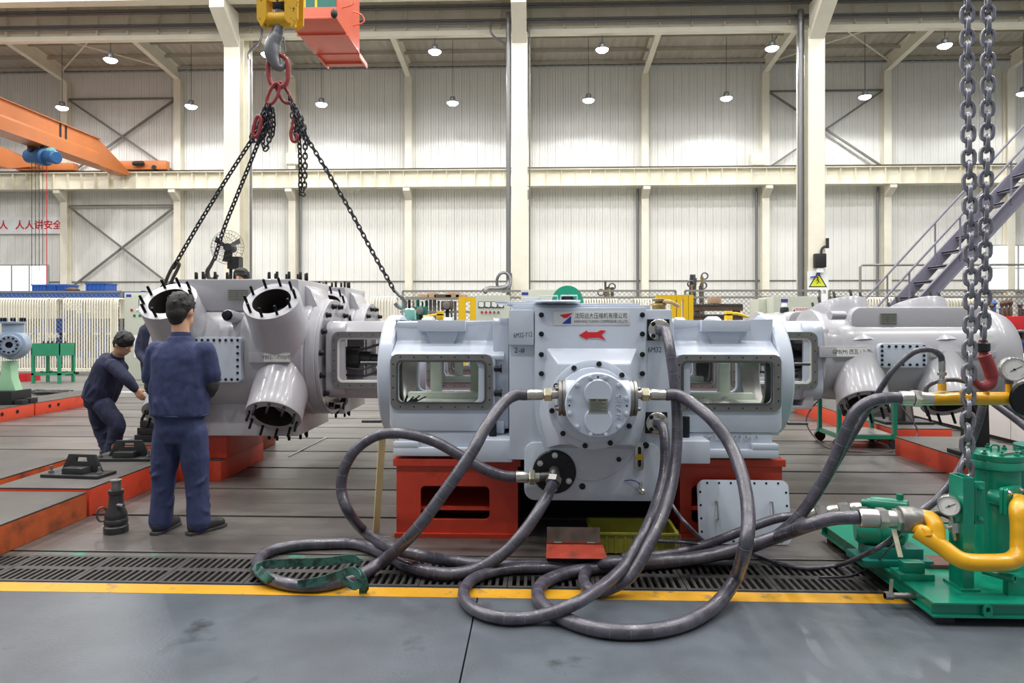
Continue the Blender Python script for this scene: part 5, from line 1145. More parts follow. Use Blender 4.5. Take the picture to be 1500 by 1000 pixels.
# meter cabinet behind the left guide
CY = 14.2; p0, p1 = at(697, 470, CY), at(746, 432, CY)
CM = thing('meter_cabinet', 'grey cabinet with four square meters behind the left guide', 'cabinet', ((p0.x+p1.x)/2, CY, 0))
b = MB(); b.bx(p0.x, p1.x, CY, CY+.5, 0, p1.z); cb = b.build('cabinet_body', 'cabinet_grey', CM, bevel=.008)
for i in range(4):
    q = at(705+9.6*i, 446, CY); b = MB(); b.bx(q.x-.062, q.x+.062, CY-.012, CY, q.z-.065, q.z+.065); f = b.build('meter_frame', 'ink_black', cb, smooth=0)
    b = MB(); b.prism([(-.052, -.04), (.03, -.055), (.052, -.03), (.052, .055), (-.052, .055)], (q.x, CY-.012, q.z), EX, EZ, -EY, .003); b.build('meter_face', 'meter_face', f, smooth=0)
for i in range(5):
    q = at(706+6*i, 457, CY); b = MB(); b.cyl((q.x, CY, q.z), (q.x, CY-.02, q.z), .024, n=10); b.build('push_button', ('btn_red', 'btn_red', 'btn_red', 'machined', 'machined')[i], cb)
# cabinet behind top lids (left of green ring)
CY = 16.5; p0, p1 = at(763, 470, CY), at(848, 424, CY)
CN = thing('control_cabinet', 'low grey cabinet with a blue label beside the green ring', 'cabinet', ((p0.x+p1.x)/2, CY, 0))
b = MB(); b.bx(p0.x, p1.x, CY, CY+.5, 0, p1.z); cb = b.build('cabinet_body', 'cabinet_grey', CN, bevel=.008)
q = at(769, 430, CY); b = MB(); b.bx(q.x-.08, q.x+.08, CY-.005, CY, q.z-.035, q.z+.035); b.build('blue_label', 'label_blue', cb, smooth=0)
# right cabinet
CY = 11.5; p0, p1 = at(1133, 470, CY), at(1199, 434, CY)
CR_ = thing('control_cabinet', 'grey cabinet with red lettered warning plate above the right guide', 'cabinet', ((p0.x+p1.x)/2, CY, 0))
b = MB(); b.bx(p0.x, p1.x, CY, CY+.8, 0, p1.z); cb = b.build('cabinet_body', 'cabinet_grey', CR_, bevel=.008)
b = MB(); qa = at(1111, 470, CY+.35); b.bx(qa.x, p0.x-.002, CY+.35, CY+.8, 0, p1.z-.03); b.build('side_box', 'cabinet_grey', CR_, bevel=.006)
q = at(1149, 440, CY); b = MB(); b.bx(q.x-.055, q.x+.055, CY-.005, CY, q.z-.025, q.z+.025); b.build('blue_label', 'label_blue', cb, smooth=0)
q = at(1171, 454, CY); b = MB(); b.bx(q.x-.13, q.x+.13, CY-.005, CY, q.z-.045, q.z+.045); pl = b.build('warning_plate', 'paper', cb, smooth=0)
b = MB(); b.text('有电危险', (q.x+.035, CY-.006, q.z+.008), EX, EZ, .05, 0); b.prism([(-.11, -.03), (-.06, -.03), (-.085, .02)], (q.x, CY-.0055, q.z), EX, EZ, -EY, .0005); b.build('sign_lettering', 'ink_red', pl, smooth=0)
# signs and motor box on the main column at the right
SX = 11.34; yS = 28.0
SB = thing('column_sign', 'two yellow triangle warning signs hung one above the other on the right column', 'sign', (SX, yS-.03, 2.6))
q = at(1198, 416, yS-.03); warn_sign(SB, (q.x, yS-.03, q.z), .84, 'man', '当心坠落')
q = at(1198, 452, yS-.03); warn_sign(SB, (q.x, yS-.04, q.z), .84, 'bolt', '当心触电')
MBX = thing('switch_box', 'black junction box with a cable stub on the right column', 'switch box', at(1199, 380, yS-.2), None)
q = at(1199, 382, yS); b = MB(); b.bx(q.x-.22, q.x+.22, yS-.25, yS-.002, q.z-.28, q.z+.28); b.build('box_body', 'steel_dark', MBX, bevel=.03)
b = MB(); b.tube(spline([(q.x+.05, yS-.12, q.z+.28), (q.x+.1, yS-.12, q.z+.5), (q.x+.3, yS-.12, q.z+.6)], 4), .05, 8); b.cyl((q.x+.3, yS-.12, q.z+.5), (q.x+.3, yS-.12, q.z+.9), .07, n=8); b.build('cable_stub', 'rubber_black', MBX)
b = MB(); b.bx(q.x-.12, q.x+.12, yS-.2, yS-.002, q.z-.48, q.z-.3); b.build('terminal_box', 'sign_white', MBX)
b = MB(); b.tube(spline([(q.x, yS-.1, q.z-.48), (q.x-.1, yS-.1, q.z-.62), (q.x-.36, yS-.1, q.z-.66)], 4), .03, 6); b.build('wire', 'label_blue', MBX)
# banner with red characters on the wall
q0, q1 = at(-90, 343, YW-.1), at(93, 318, YW-.1)
BN = thing('wall_banner', 'white banner with red Chinese safety lettering on the left wall', 'banner', ((q0.x+q1.x)/2, YW-.1, (q0.z+q1.z)/2))
b = MB(); b.bx(q0.x, q1.x, YW-.12, YW-.01, q0.z, q1.z); bb = b.build('banner_board', 'sign_white', BN, smooth=0)
b = MB(); zc_ = (q0.z+q1.z)/2
for ch, u in zip('安全人人人人讲安全', (-62, -40, -18, 5, 29, 43, 57, 70.5, 84)): b.text(ch, (at(u, 330, YW-.121).x, YW-.1215, zc_), EX, EZ, .5, 0, bold=.025)
b.build('banner_lettering', 'ink_red', bb, smooth=0)
# ---------------------------------------------------------------- fence, racks and clutter
mat('fence_steel', '#8c8a84', .5, .3); mat('rack_blue', '#2458a8', .45, var=.08); mat('bin_blue', '#2f5fb4', .4, var=.06)
mat('guard_yellow', '#e8bd18', .45, var=.05); mat('wood_brown', '#b3957a', .7, var=.2, vscale=6); mat('rust_brown', '#5c4c42', .65, .2, var=.3, vscale=7)
mat('ring_green', '#16a07a', .35, coat=.3); mat('brass', '#a08a5a', .4, .6, var=.15); mat('crate_red2', '#c5282c', .45)
FY = 20.6; FZ = at(850, 426, FY).z
def fence_panel(label, x0, x1):
    t = thing('fence_panel', label, 'fence', ((x0+x1)/2, FY, 0), 'wire mesh fence panels')
    for nm, (a, c) in (('post', ((x0, FY, 0), (x0, FY, FZ))), ('post', ((x1, FY, 0), (x1, FY, FZ))), ('rail', ((x0, FY, FZ), (x1, FY, FZ))), ('rail', ((x0, FY, FZ-.2), (x1, FY, FZ-.2))), ('rail', ((x0, FY, .12), (x1, FY, .12)))):
        b = MB(); b.bar(a, c, .06); b.build(nm, 'fence_steel', t, smooth=0)
    b = MB(); s = .14; H_ = FZ-.15; x = x0-H_
    while x < x1:
        for sg in (1, -1):
            a, c = (x, .12), (x+H_, .12+H_)
            pa, pc = max(a[0], x0), min(c[0], x1)
            if pc-pa > .02:
                za, zc2 = .12+(pa-x), .12+(pc-x)
                if sg < 0: za, zc2 = .12+H_-(pa-x), .12+H_-(pc-x)
                b.bar((pa, FY+sg*.006, za), (pc, FY+sg*.006, zc2), .011)
        x += s
    b.build('wire_mesh', 'fence_steel', t, smooth=0)
fx_ = [at(u, 426, FY).x for u in (-30, 90, 178)]
W_ = 4.25; xs0 = at(590, 426, FY).x
for i in range(6):
    fence_panel('wire mesh fence panel behind the machine, %s from the meter cabinet' % ('first', 'second', 'third', 'fourth', 'fifth', 'sixth')[i], xs0+W_*i, xs0+W_*(i+1)-.28)
fence_panel('wire mesh fence panel behind the left radiators', fx_[0], fx_[2])
# blue rack with bins at the left
RYk = 21.4; zr = at(100, 426, RYk).z
RK = thing('storage_rack', 'blue pallet rack behind the left radiators', 'rack', (at(90, 470, RYk).x, RYk, 0))
for u in (-40, 20, 62, 124, 166, 210, 240):
    x = at(u, 470, RYk).x
    for y in (RYk, RYk+.9): b = MB(); b.bx(x-.05, x+.05, y-.05, y+.05, 0, zr); b.build('post', 'rack_blue', RK, smooth=0)
xa, xb = at(-40, 470, RYk).x, at(240, 470, RYk).x
for z in (zr-.12, 1.2, .4):
    for y in (RYk-.02, RYk+.92): b = MB(); b.bx(xa, xb, y-.04, y+.04, z-.08, z+.08); b.build('beam', 'rack_blue', RK, smooth=0)
    b = MB(); b.bx(xa, xb, RYk, RYk+.9, z+.08, z+.1); b.build('shelf_board', 'machined_dark', RK, smooth=0)
b = MB(); b.bar((xa, RYk-.1, zr-.28), (xb, RYk-.1, zr-.28), .09, .1); b.build('front_rail', 'machined', RK, smooth=0)
def bin_(label, u0, u1, v0, v1, z0):
    p, q = at(u0, v1, RYk+.05), at(u1, v0, RYk+.05); h = q.z-p.z
    t = thing('storage_bin', label, 'bin', ((p.x+q.x)/2, RYk+.3, z0), 'blue bins on the rack')
    o = rrect(p.x, q.x, RYk+.05, RYk+.65, .03)
    b = MB(); b.holed(o, [(x*.94+(p.x+q.x)/2*.06, y*.94+(RYk+.35)*.06) for x, y in o], (0, 0, z0+.02), EX, EY, EZ, h-.02); b.bx(p.x+.01, q.x-.01, RYk+.06, RYk+.64, z0, z0+.02); sh = b.build('bin_shell', 'bin_blue', t)
    b = MB(); b.holed(rrect(p.x-.02, q.x+.02, RYk+.03, RYk+.67, .03), o, (0, 0, z0+h-.05), EX, EY, EZ, .05); b.build('bin_rim', 'bin_blue', t)
    for i in range(5): b = MB(); x = p.x+(q.x-p.x)*(i+.5)/5; b.bx(x-.012, x+.012, RYk+.03, RYk+.05, z0+.03, z0+h-.05); b.build('rib', 'bin_blue', t, smooth=0)
for i, (u0, u1) in enumerate(((46, 68), (69, 82), (83, 97))): bin_(('large left', 'middle', 'right')[i]+' blue bin of the three below the left window', u0, u1, 412, 422, zr-.0)
bin_('blue bin standing alone on the rack right of the window', 125, 155, 410, 422, zr)
b = MB(); q = at(106, 420, RYk+.2); b.lathe([(.2, 0), (.22, .05), (.1, .12), (0, .13)], (q.x, q.y, zr), EZ, 14); tag(b.build('cloth_bundle', 'rust_brown', None), 'brown bundle on the rack between the blue bins', 'bundle')
for i in range(10):
    u = (10, 30, 50, 86, 88, 112, 130, 150, 170, 178)[i]; z0 = (1.305, .505)[i % 2]; x = at(u, 470, RYk+.3).x
    b = MB(); b.bx(x-.28, x+.28, RYk+.15, RYk+.7, z0, z0+.45+.1*(i % 3)); tag(b.build('storage_box', ('bin_blue', 'bin_blue', 'rust_brown')[i % 3], None, bevel=.02), ORD[i]+' box from the left on the blue rack behind the radiators', 'box', 'boxes on the blue rack')
# yellow guard rails
def guard(label, posts, u0, u1, v, Y):
    t = thing('guard_rail', label, 'railing', (at((u0+u1)/2, 470, Y).x, Y, 0), 'yellow guard rails'); z = at(u0, v, Y).z
    for u, w in posts:
        x = at(u, 470, Y).x; b = MB(); b.bx(x-w/2, x+w/2, Y-.06, Y+.06, 0, z); b.build('post', 'guard_yellow', t, smooth=0)
    b = MB(); b.bx(at(u0, 470, Y).x, at(u1, 470, Y).x, Y-.05, Y+.05, z-.1, z); b.build('rail', 'guard_yellow', t, smooth=0)
guard('yellow guard rail beside the meter cabinet', ((677, .15), (693, .13)), 672, 725, 435, 15.2)
guard('yellow guard rail right of the brass cap', ((966, .05), (986, .09), (994, .09), (1004, .1), (1011, .1)), 961, 1014, 432, 13.6)
# green ring
t = thing('green_ring', 'bright green ring shaped wheel standing behind the top lids', 'ring', at(831, 441, 10))
c = at(831, 441, 10); b = MB(); b.lathe([(.22, -.06), (.225, .06), (.10, .06), (.095, -.06)], c, (0, -1, 0), 44, True); b.build('rim', 'ring_green', t)
b = MB(); b.lathe([(.098, -.05), (.098, .03), (.03, .04), (0, .04)], c, (0, -1, 0), 28); b.build('hub', 'bore_dark', t)
b = MB(); b.bx(c.x-.06, c.x+.06, 10.07, 10.17, 0, c.z); b.bx(c.x-.3, c.x+.3, 9.9, 10.3, 0, .03); b.build('ring_stand', 'steel_dark', t, smooth=0)
# clutter behind the fence: rods, boxes
random.seed(11)
SRK = thing('pipe_rack', 'grey green rack of upright pipes behind the left guide', 'rack', (at(635, 470, 19).x, 19, 0))
xa, xb = at(592, 470, 19).x, at(672, 470, 19).x
for i in range(14):
    x = xa+(xb-xa)*i/13; b = MB(); b.cyl((x, 19+random.random()*.3, 0), (x, 19.1+random.random()*.2, 2.05+.1*random.random()), .025+.03*random.random(), n=8); b.build('pipe', random.choice(['fence_steel', 'teal_dark', 'rust_brown', 'conduit_grey', 'steel_dark']), SRK)
for z in (1.75, 2.12): b = MB(); b.bar((xa-.1, 18.95, z), (xb+.6, 18.95, z), .06); b.build('rail', 'fence_steel', SRK, smooth=0)
for i, (u, w) in enumerate(((622, .32), (634, .26), (650, .5), (664, .4), (676, .3))):
    x = at(u, 470, 19.2).x; b = MB(); b.bx(x-w/2, x+w/2, 18.98, 19.4, 2.151, 2.25+.05*(i % 2)); tag(b.build('wood_block', ('wood_brown', 'rust_brown')[i % 3 == 2], None, bevel=.015), ORD[i]+' brown wooden block from the left on top of the pipe rack', 'block', 'wooden blocks on the pipe rack')
for i, (u, v) in enumerate(((600, 458), (655, 447), (616, 455))):
    p = at(u, v, 18.6); t = thing('machine_part', 'small grey machine part in front of the pipe rack, ' + ('left one', 'highest one', 'middle one')[i], 'machine part', (p.x, p.y, 0))
    b = MB(); b.bx(p.x-.16, p.x+.16, 18.5, 18.8, p.z-.12, p.z+.12); b.build('housing', ('sign_white', 'rust_brown', 'teal_dark')[i], t, bevel=.03); b = MB(); b.cyl((p.x, 18.65, 0), (p.x, 18.65, p.z-.12), .05, n=8); b.build('stand', 'steel_dark', t)
    b = MB(); b.lathe([(.1, 0), (.1, .05), (.05, .06)], (p.x, 18.5, p.z), (0, -1, 0), 14); b.build('end_cap', 'machined', t)
# tall piles of parts behind the fence
def scrap(label, u, vt, Y, n, seed):
    random.seed(seed); p = at(u, vt, Y); t = thing('parts_pile', label, 'pile', (p.x, Y, 0))
    for i in range(n):
        x = p.x+(random.random()-.5)*.7; y = Y+(random.random()-.5)*.4; h = p.z*(.82+.18*random.random())
        b = MB(); b.bar((x, y, 0), (p.x+(x-p.x)*.45+random.uniform(-.1, .1), y, h), .05+.07*random.random(), .05); b.build('steel_bar', random.choice(['rust_brown', 'steel_dark', 'machined_dark', 'brass']), t, smooth=0)
        if i % 3 == 0: b = MB(); b.tube([(x+.1*cos(a), y, h+.02+.1*sin(a)) for a in [2*pi*k/10 for k in range(10)]], .025, 6, True); b.build('shackle_ring', 'machined_dark', t)
scrap('leaning pile of grey steel bars and rings behind the fence, right of the yellow railing', 1019, 402, 21.5, 9, 4)
scrap('small pile of steel bars behind the fence above the company plate', 890, 408, 21.5, 6, 8)
CH = thing('roller_conveyor', 'brown steel track with rollers in two tiers behind the right guide', 'conveyor', (at(1050, 470, 14).x, 14, 0))
xa, xb = at(1014, 470, 14).x, at(1088, 470, 14).x
for z0 in (1.58, 1.80):
    for y in (14, 14.5): b = MB(); b.bx(xa, xb, y-.02, y+.02, z0-.09, z0+.03); b.build('side_rail', 'rust_brown', CH, smooth=0)
    for i in range(18): x = xa+.04+(xb-xa-.08)*i/17; b = MB(); b.cyl((x, 13.96, z0+.03), (x, 14.54, z0+.03), .024, n=8); b.build('roller', 'machined_dark', CH)
for x in (xa+.1, xb-.1): b = MB(); b.bx(x-.05, x+.05, 14.0, 14.5, 0, 1.8); b.build('leg', 'rust_brown', CH, smooth=0)
b = MB(); q = at(1047, 439, 14.2); b.bx(q.x-.1, q.x+.1, 14.1, 14.4, 1.86, 2.0); tag(b.build('carton', 'wood_brown', None, bevel=.005), 'small tan box on the roller conveyor', 'box')
# yellow levers on the machine decks
for lbl, pts in (('yellow lever bar on the rear deck left of the crankcase', ((620, 464), (638, 461), (645, 459))), ('yellow lever bar on the right deck by the conveyor', ((1067, 459), (1080, 459), (1095, 464)))):
    Yl = 8.3; t = thing('yellow_lever', lbl, 'lever', at(*pts[1], Yl)); b = MB(); b.tube(spline([at(*p, Yl) for p in pts], 4), .016, 8); b.build('lever_bar', 'guard_yellow', t); q = at(*(pts[2] if 'left' in lbl else pts[0]), Yl); b = MB(); b.bc(q, (.08, .08, .06)); b.bx(q.x-.04, q.x+.04, q.y-.04, q.y+.04, ZA+.37, q.z); b.build('lever_block', 'guard_yellow', t, bevel=.006)
# lids lying on the crankcase, filler cap with rag
for lbl, u, v, Yl, r in (('round pale cover lid lying on the front edge of the crankcase top', 815, 446, 4.62, .155),):
    c = at(u, v, Yl); t = thing('round_lid', lbl, 'lid', (c.x, c.y, ztop+.035)); z = ztop+.037
    b = MB(); b.lathe([(r, 0), (r, .008), (r*.97, .012), (0, .013)], (c.x, Yl-.05, z), EZ, 36); b.build('lid_plate', 'paint_blue', t)
    b = MB(); b.tube([(c.x+.03, Yl, z+.012), (c.x+.03, Yl, z+.05), (c.x+.14, Yl, z+.05), (c.x+.14, Yl, z+.012)], .006, 6); b.build('handle', 'paint_blue', t)
for i, (u0, u1, zz) in enumerate(((728, 800, .0), (770, 850, .015))):
    xa, xb = at(u0, 440, 4.9).x, at(u1, 440, 4.9).x; t = thing('cover_plate', ('long pale lid with a handle at the left of the crankcase top', 'upper pale lid with a handle under the round lid')[i], 'lid', ((xa+xb)/2, 4.9, ztop+.035))
    z = ztop+.037+zz; b = MB(); b.bx(xa, xb, 4.7 if i == 0 else 4.82, 5.25, z, z+.012); b.build('lid_plate', 'paint_blue', t, bevel=.003)
    b = MB(); hx = xa+(.18 if i == 0 else .1); b.tube([(hx, 4.95, z+.012), (hx, 4.95, z+.045), (hx+.13, 4.95, z+.045), (hx+.13, 4.95, z+.012)], .006, 6); b.build('handle', 'paint_blue', t)
c = at(965, 441, 5.1); t = thing('filler_cap', 'brass coloured breather cap on the crankcase top at right', 'cap', (c.x, 5.1, ztop)); b = MB(); b.lathe([(.05, 0), (.05, .03), (.06, .03), (.055, .045), (.03, .05), (.03, .06), (.052, .062), (.052, .078), (.03, .085)], (c.x, 5.1, ztop), EZ, 20); b.build('cap_body', 'brass', t)
b = MB(); b.tube(spline([(c.x+.03, 5.06, ztop+.06), (c.x+.08, 5.03, ztop+.05), (c.x+.13, 5.0, ztop+.02)], 4), .016, 8); b.build('cap_lever', 'brass', t)
for lbl, u, Yl in (('white rags lying in the right guide opening', 1052, 4.86),):
    c = at(u, 581, Yl); b = MB(); random.seed(5)
    for k in range(9): b.ell((c.x-.09+.025*k, Yl+random.uniform(-.03, .03), ZA-.212+random.random()*.015), (.035+.02*random.random(), .04, .022+.015*random.random()), 10, 6, Matrix.Rotation(random.random()*3, 3, 'Z'))
    o = tag(b.build('cleaning_rag', 'cloth_rag', None), lbl, 'rag'); md = o.modifiers.new('r', 'REMESH'); md.mode = 'VOXEL'; md.voxel_size = .006
c = at(600, 584, 4.86); b = MB()
for k in range(5): b.bar((c.x-.05+.02*k, 4.82+.01*k, ZA-.213), (c.x-.06+.045*k, 4.86, ZA-.17+.008*(k % 2)), .016, .01)
o = tag(b.build('cleaning_rag', 'cast_dark', None), 'crumpled dark rag in the left guide opening', 'rag'); md = o.modifiers.new('r', 'REMESH'); md.mode = 'VOXEL'; md.voxel_size = .005
# dark pump-like valves on the decks
for i, (u, v) in enumerate(((1149, 452),)):
    c = at(u, v, 8.3); t = thing('deck_valve', 'black and white valve cap on the far deck beside the right cabinet', 'valve', (c.x, 8.3, ZA+.37)); b = MB(); b.lathe([(.03, ZA+.37), (.03, c.z-.06), (.05, c.z-.05), (.05, c.z), (.04, c.z+.02)], (c.x, 8.3, 0), EZ, 14); b.build('valve_body', 'steel_dark', t); b = MB(); b.lathe([(.035, c.z+.02), (.03, c.z+.06), (0, c.z+.065)], (c.x, 8.3, 0), EZ, 14); b.build('valve_cap', 'sign_white', t)
# fat hoses at the middle column
b = MB(); b.tube(spline([at(746, 400, 27.7), at(746, 412, 27.7), at(742, 420, 27.6), at(728, 423, 27.5), at(716, 423, 27.4), at(709, 427, 27.3)], 6), .12, 10); tag(b.build('conduit_hose', 'conduit_grey', None), 'fat grey flexible hose curling away from the middle column', 'hose')
b = MB(); b.tube([(at(738, 0, 27.6).x+.28*cos(a), 27.55+.05*sin(2*a), at(738, 413, 27.6).z+.38*sin(a)) for a in [2*pi*k/22 for k in range(22)]], .06, 8, True); tag(b.build('cable_coil', 'conduit_grey', None), 'coil of grey cable hanging on the middle column', 'cable coil')
# red bins behind fence at right
p, q = at(1448, 487, 19.5), at(1560, 463, 19.5); t = thing('red_bin', 'long red bin behind the wire fence at the right edge', 'bin', ((p.x+q.x)/2, 19.5, 0)); b = MB(); b.bx(p.x, q.x, 19.5, 20.2, p.z, q.z); b.build('bin_shell', 'crate_red2', t, bevel=.02)
for x in (p.x+.1, (p.x+q.x)/2, q.x-.1): b = MB(); b.bx(x-.05, x+.05, 19.6, 20.1, 0, p.z); b.build('leg', 'rust_brown', t, smooth=0)
b = MB(); b.bx(p.x-.6, q.x, 19.55, 20.15, .8, 1.0); b.build('lower_shelf', 'rust_brown', t)
random.seed(21)
for i in range(16):
    x = p.x+.1+(q.x-p.x-.2)*i/15; k = MB(); z = q.z; h = .25+.25*random.random()
    k.lathe([(.05, 0), (.05, h*.5), (.03, h*.55), (.07, h*.8), (.02, h)], (x, 19.8+random.uniform(-.15, .15), z+.002), EZ, 8); tag(k.build('metal_fitting', random.choice(['machined', 'rack_blue', 'machined_dark', 'rust_brown']), None), ORD[i]+' small metal fitting from the left in the red bin', 'fitting', 'fittings in the red bin')
# pipe handrail near the stairs
b = MB(); yy = 17.3; p = at(1260, 388, yy); r_ = thing('pipe_handrail', 'thin grey pipe rail crossing behind the stairs', 'railing', (p.x, yy, 0)); x1 = at(1560, 386, yy).x
b.tube([(p.x, yy, 0), (p.x, yy, p.z-.05), (p.x+.05, yy, p.z), (x1, yy, p.z)], .03, 8); b.build('pipe', 'fence_steel', r_)
b = MB(); b.cyl((x1-.1, yy, 0), (x1-.1, yy, p.z), .03, n=8); b.build('post', 'fence_steel', r_)
# ---------------------------------------------------------------- steel stairs
mat('stair_grey', '#7c7a88', .45, var=.05)
ST = thing('steel_stairs', 'grey steel stairs with pipe handrails climbing to the right', 'stairs', (at(1290, 470, 15).x, 15, 0))
Yf, Yn = 15.6, 14.7
a0, a1 = at(1309, 453, Yf), at(1500, 245, Yf); sl = (a1.z-a0.z)/(a1.x-a0.x)
zA, xA = 0.0, a0.x-(a0.z)/sl; xB = a1.x+3.0; zB = a1.z+3.0*sl
for y in (Yf, Yn):
    b = MB()
    hw_ = .12; nx_, nz_ = -sl/sqrt(1+sl*sl), 1/sqrt(1+sl*sl)
    for off, w in ((-hw_, .08), (hw_, .08)):
        b.prism([(xA, off/nz_-.0), (xB, zB+off/nz_), (xB, zB+off/nz_+.025), (xA, off/nz_+.025)], (0, y-(w if y == Yn else 0), 0), EX, EZ, EY, w)
    b.prism([(xA, -hw_/nz_), (xB, zB-hw_/nz_), (xB, zB+hw_/nz_), (xA, hw_/nz_)], (0, y-.005, 0), EX, EZ, EY, .01); b.build('stringer', 'stair_grey', ST, smooth=0)
n = int(zB/.335)
for i in range(1, n):
    z = .335*i; x = xA+z/sl; b = MB(); b.bx(x-.08, x+.19, Yn, Yf, z-.015, z+.015); b.bx(x-.08, x-.075, Yn, Yf, z-.03, z+.03); b.build('tread', 'stair_grey', ST, smooth=0)
for y in (Yf, Yn):
    rl = .93; b = MB(); b.cyl((xA-.2, y, .93-.2*sl), (xB, y, zB+.93), .025, n=8); b.build('handrail', 'stair_grey', ST)
    for i in range(7):
        x = xA+.4+1.05*i; z = (x-xA)*sl; b = MB(); b.cyl((x, y, z), (x, y, z+.93), .02, n=8); b.build('baluster', 'stair_grey', ST)
# ---------------------------------------------------------------- pedestal fan behind the left cylinder
Yq = 10.4; c = at(333, 362, Yq); FN = thing('pedestal_fan', 'round black cage industrial fan on a pole behind the left cylinder', 'fan', (c.x, Yq, 0))
b = MB()
for k in range(28):
    a = 2*pi*k/28; b.tube([c+Vector((cos(a)*r, -dy, sin(a)*r)) for r, dy in ((.03, .12), (.15, .11), (.24, .05), (.262, 0), (.24, -.05), (.1, -.08))], .0022, 4)
for r, dy in ((.262, 0), (.15, .11), (.21, .075)): b.tube([c+Vector((cos(a)*r, -dy, sin(a)*r)) for a in [2*pi*k/32 for k in range(32)]], .003, 5, True)
b.build('wire_cage', 'cast_dark', FN)
for k in range(3):
    a = 2*pi*k/3+.5; e = Vector((cos(a), 0, sin(a))); f = Vector((-sin(a), 0, cos(a))); m = MB()
    V = [c+e*.05+f*.03+EY*.02, c+e*.05-f*.03-EY*.02, c+e*.22-f*.06-EY*.03, c+e*.23+f*.04+EY*.02]; V += [v+EY*.006 for v in V]; m.add(V, [(0, 1, 2, 3), (7, 6, 5, 4), (0, 4, 5, 1), (1, 5, 6, 2), (2, 6, 7, 3), (3, 7, 4, 0)]); m.build('blade', 'steel_dark', FN)
b = MB(); b.lathe([(.06, -.05), (.07, 0), (.07, .16), (.05, .2)], c+EY*.03, EY, 16); b.build('motor', 'cast_dark', FN)
b = MB(); b.cyl((c.x, Yq+.12, 0), (c.x, Yq+.12, c.z-.05), .025, n=10); b.bx(c.x-.02, c.x+.16, Yq+.04, Yq+.2, c.z-.33, c.z-.14); b.build('pole', 'cast_dark', FN)
b = MB(); b.lathe([(.3, 0), (.3, .03), (.05, .06)], (c.x, Yq+.12, 0), EZ, 20); b.build('base', 'cast_dark', FN)

# thin rod on the floor plates, boxes on the wall
b = MB(); b.cyl(gr(423, 668, .008), gr(479, 640, .008), .006, n=6); tag(b.build('welding_rod', 'paper', None), 'thin pale rod lying on the floor plates below the large cylinder', 'rod')
for lbl, u, v in (('grey junction box on the wall above the crane beam, right of centre', 1111, 233), ('grey junction box on the wall above the crane beam beside the slack chain', 428, 232)):
    q = at(u, v, 34.5); t = thing('junction_box', lbl, 'box', (q.x, q.y, q.z)); b = MB(); b.bx(q.x-.33, q.x+.33, 34.5, 34.95, q.z-.3, q.z+.3); b.build('box_body', 'cream_steel', t, bevel=.02); b = MB(); b.bx(q.x-.28, q.x+.28, 34.48, 34.5, q.z-.25, q.z+.25); b.build('box_door', 'cream_steel', t, smooth=0)
# ---------------------------------------------------------------- chains, hook, crane cab, wall crane
mat('chain_black', '#3c3b40', .35, .75, var=.2, vscale=30); mat('chain_grey', '#8a8a93', .38, .6, var=.25, vscale=20); mat('link_red', '#8f3436', .45, var=.15, vscale=15)
mat('hook_steel', '#7c7d80', .4, .6, var=.15, vscale=12); mat('block_yellow', '#d3a21c', .45, col2='#4a4034', thr=(.58, .66), vscale=22); mat('cab_red', '#e0694f', .4, var=.06, vscale=2); mat('crane_orange', '#cc7a45', .4, var=.08, vscale=1.2)
mat('steel_hook_dark', '#4a4542', .45, .5, var=.2, vscale=14)
LK = {}
def link_mesh(p, d, m):
    k = (p, d, m)
    if k not in LK:
        R = d*1.15; h = p/2-d*.15; pts = []
        for sx, a0 in ((1, -pi/2), (-1, pi/2)):
            for q in range(6): a = a0+pi*q/5; pts.append((h*sx*.62+R*cos(a) if True else 0, R*sin(a), 0))
        b = MB(); b.tube(pts, d/2, 6, True); LK[k] = b.mesh('link', m, 60)
    return LK[k]
def chain_part(parent, pts, p, d, m='chain_black'):
    C = spline(pts, 12); me = link_mesh(p, d, m); acc = 0; need = p/2; i = 0; k = 0
    for a, c in zip(C[:-1], C[1:]):
        L = (c-a).length
        while acc+L >= need:
            q = a+(c-a)*((need-acc)/L); t = (c-a).normalized(); e1, e2, _ = frame(t); ang = (pi/2 if k % 2 else 0)+.35
            y = e1*cos(ang)+e2*sin(ang); z = t.cross(y); o = link('link', me, parent)
            M_ = Matrix(((t.x, y.x, z.x, q.x-parent.location.x), (t.y, y.y, z.y, q.y-parent.location.y), (t.z, y.z, z.z, q.z-parent.location.z), (0, 0, 0, 1))); o.matrix_local = M_
            need += p; k += 1
        acc += L
YH = 6.65
H = lambda u, v, dy=0.: at(u, v, YH+dy)
P_, D_ = .047, .0155
def ringlink(nm, pts, r, m, parent): b = MB(); b.tube(spline(pts, 5, True), r, 10, True); return b.build(nm, m, parent)
SLG = thing('chain_sling', 'red master link with dark lifting chains spreading to the cylinder and machine', 'chain sling', H(406, 110))
ringlink('master_link', [H(394, 90), H(393, 105), H(397, 122), H(408, 128), H(419, 122), H(422, 105), H(420, 88), H(408, 80)], .024, 'link_red', SLG)
ringlink('intermediate_link', [H(404, 122, -.03), H(397, 130, -.03), H(391, 145, -.03), H(393, 152, -.03), H(400, 150, -.03), H(407, 138, -.02), H(409, 126, -.02)], .017, 'link_red', SLG)
ringlink('intermediate_link', [H(405, 122, .03), H(407, 135, .03), H(415, 148, .03), H(423, 151, .03), H(427, 145, .03), H(420, 132, .03), H(413, 122, .02)], .017, 'link_red', SLG)
def leg(nm, *runs):
    e = bpy.data.objects.new(nm, None); COL.objects.link(e); e.parent = SLG; e.location = (0, 0, 0)
    for r in runs: chain_part_(e, r)
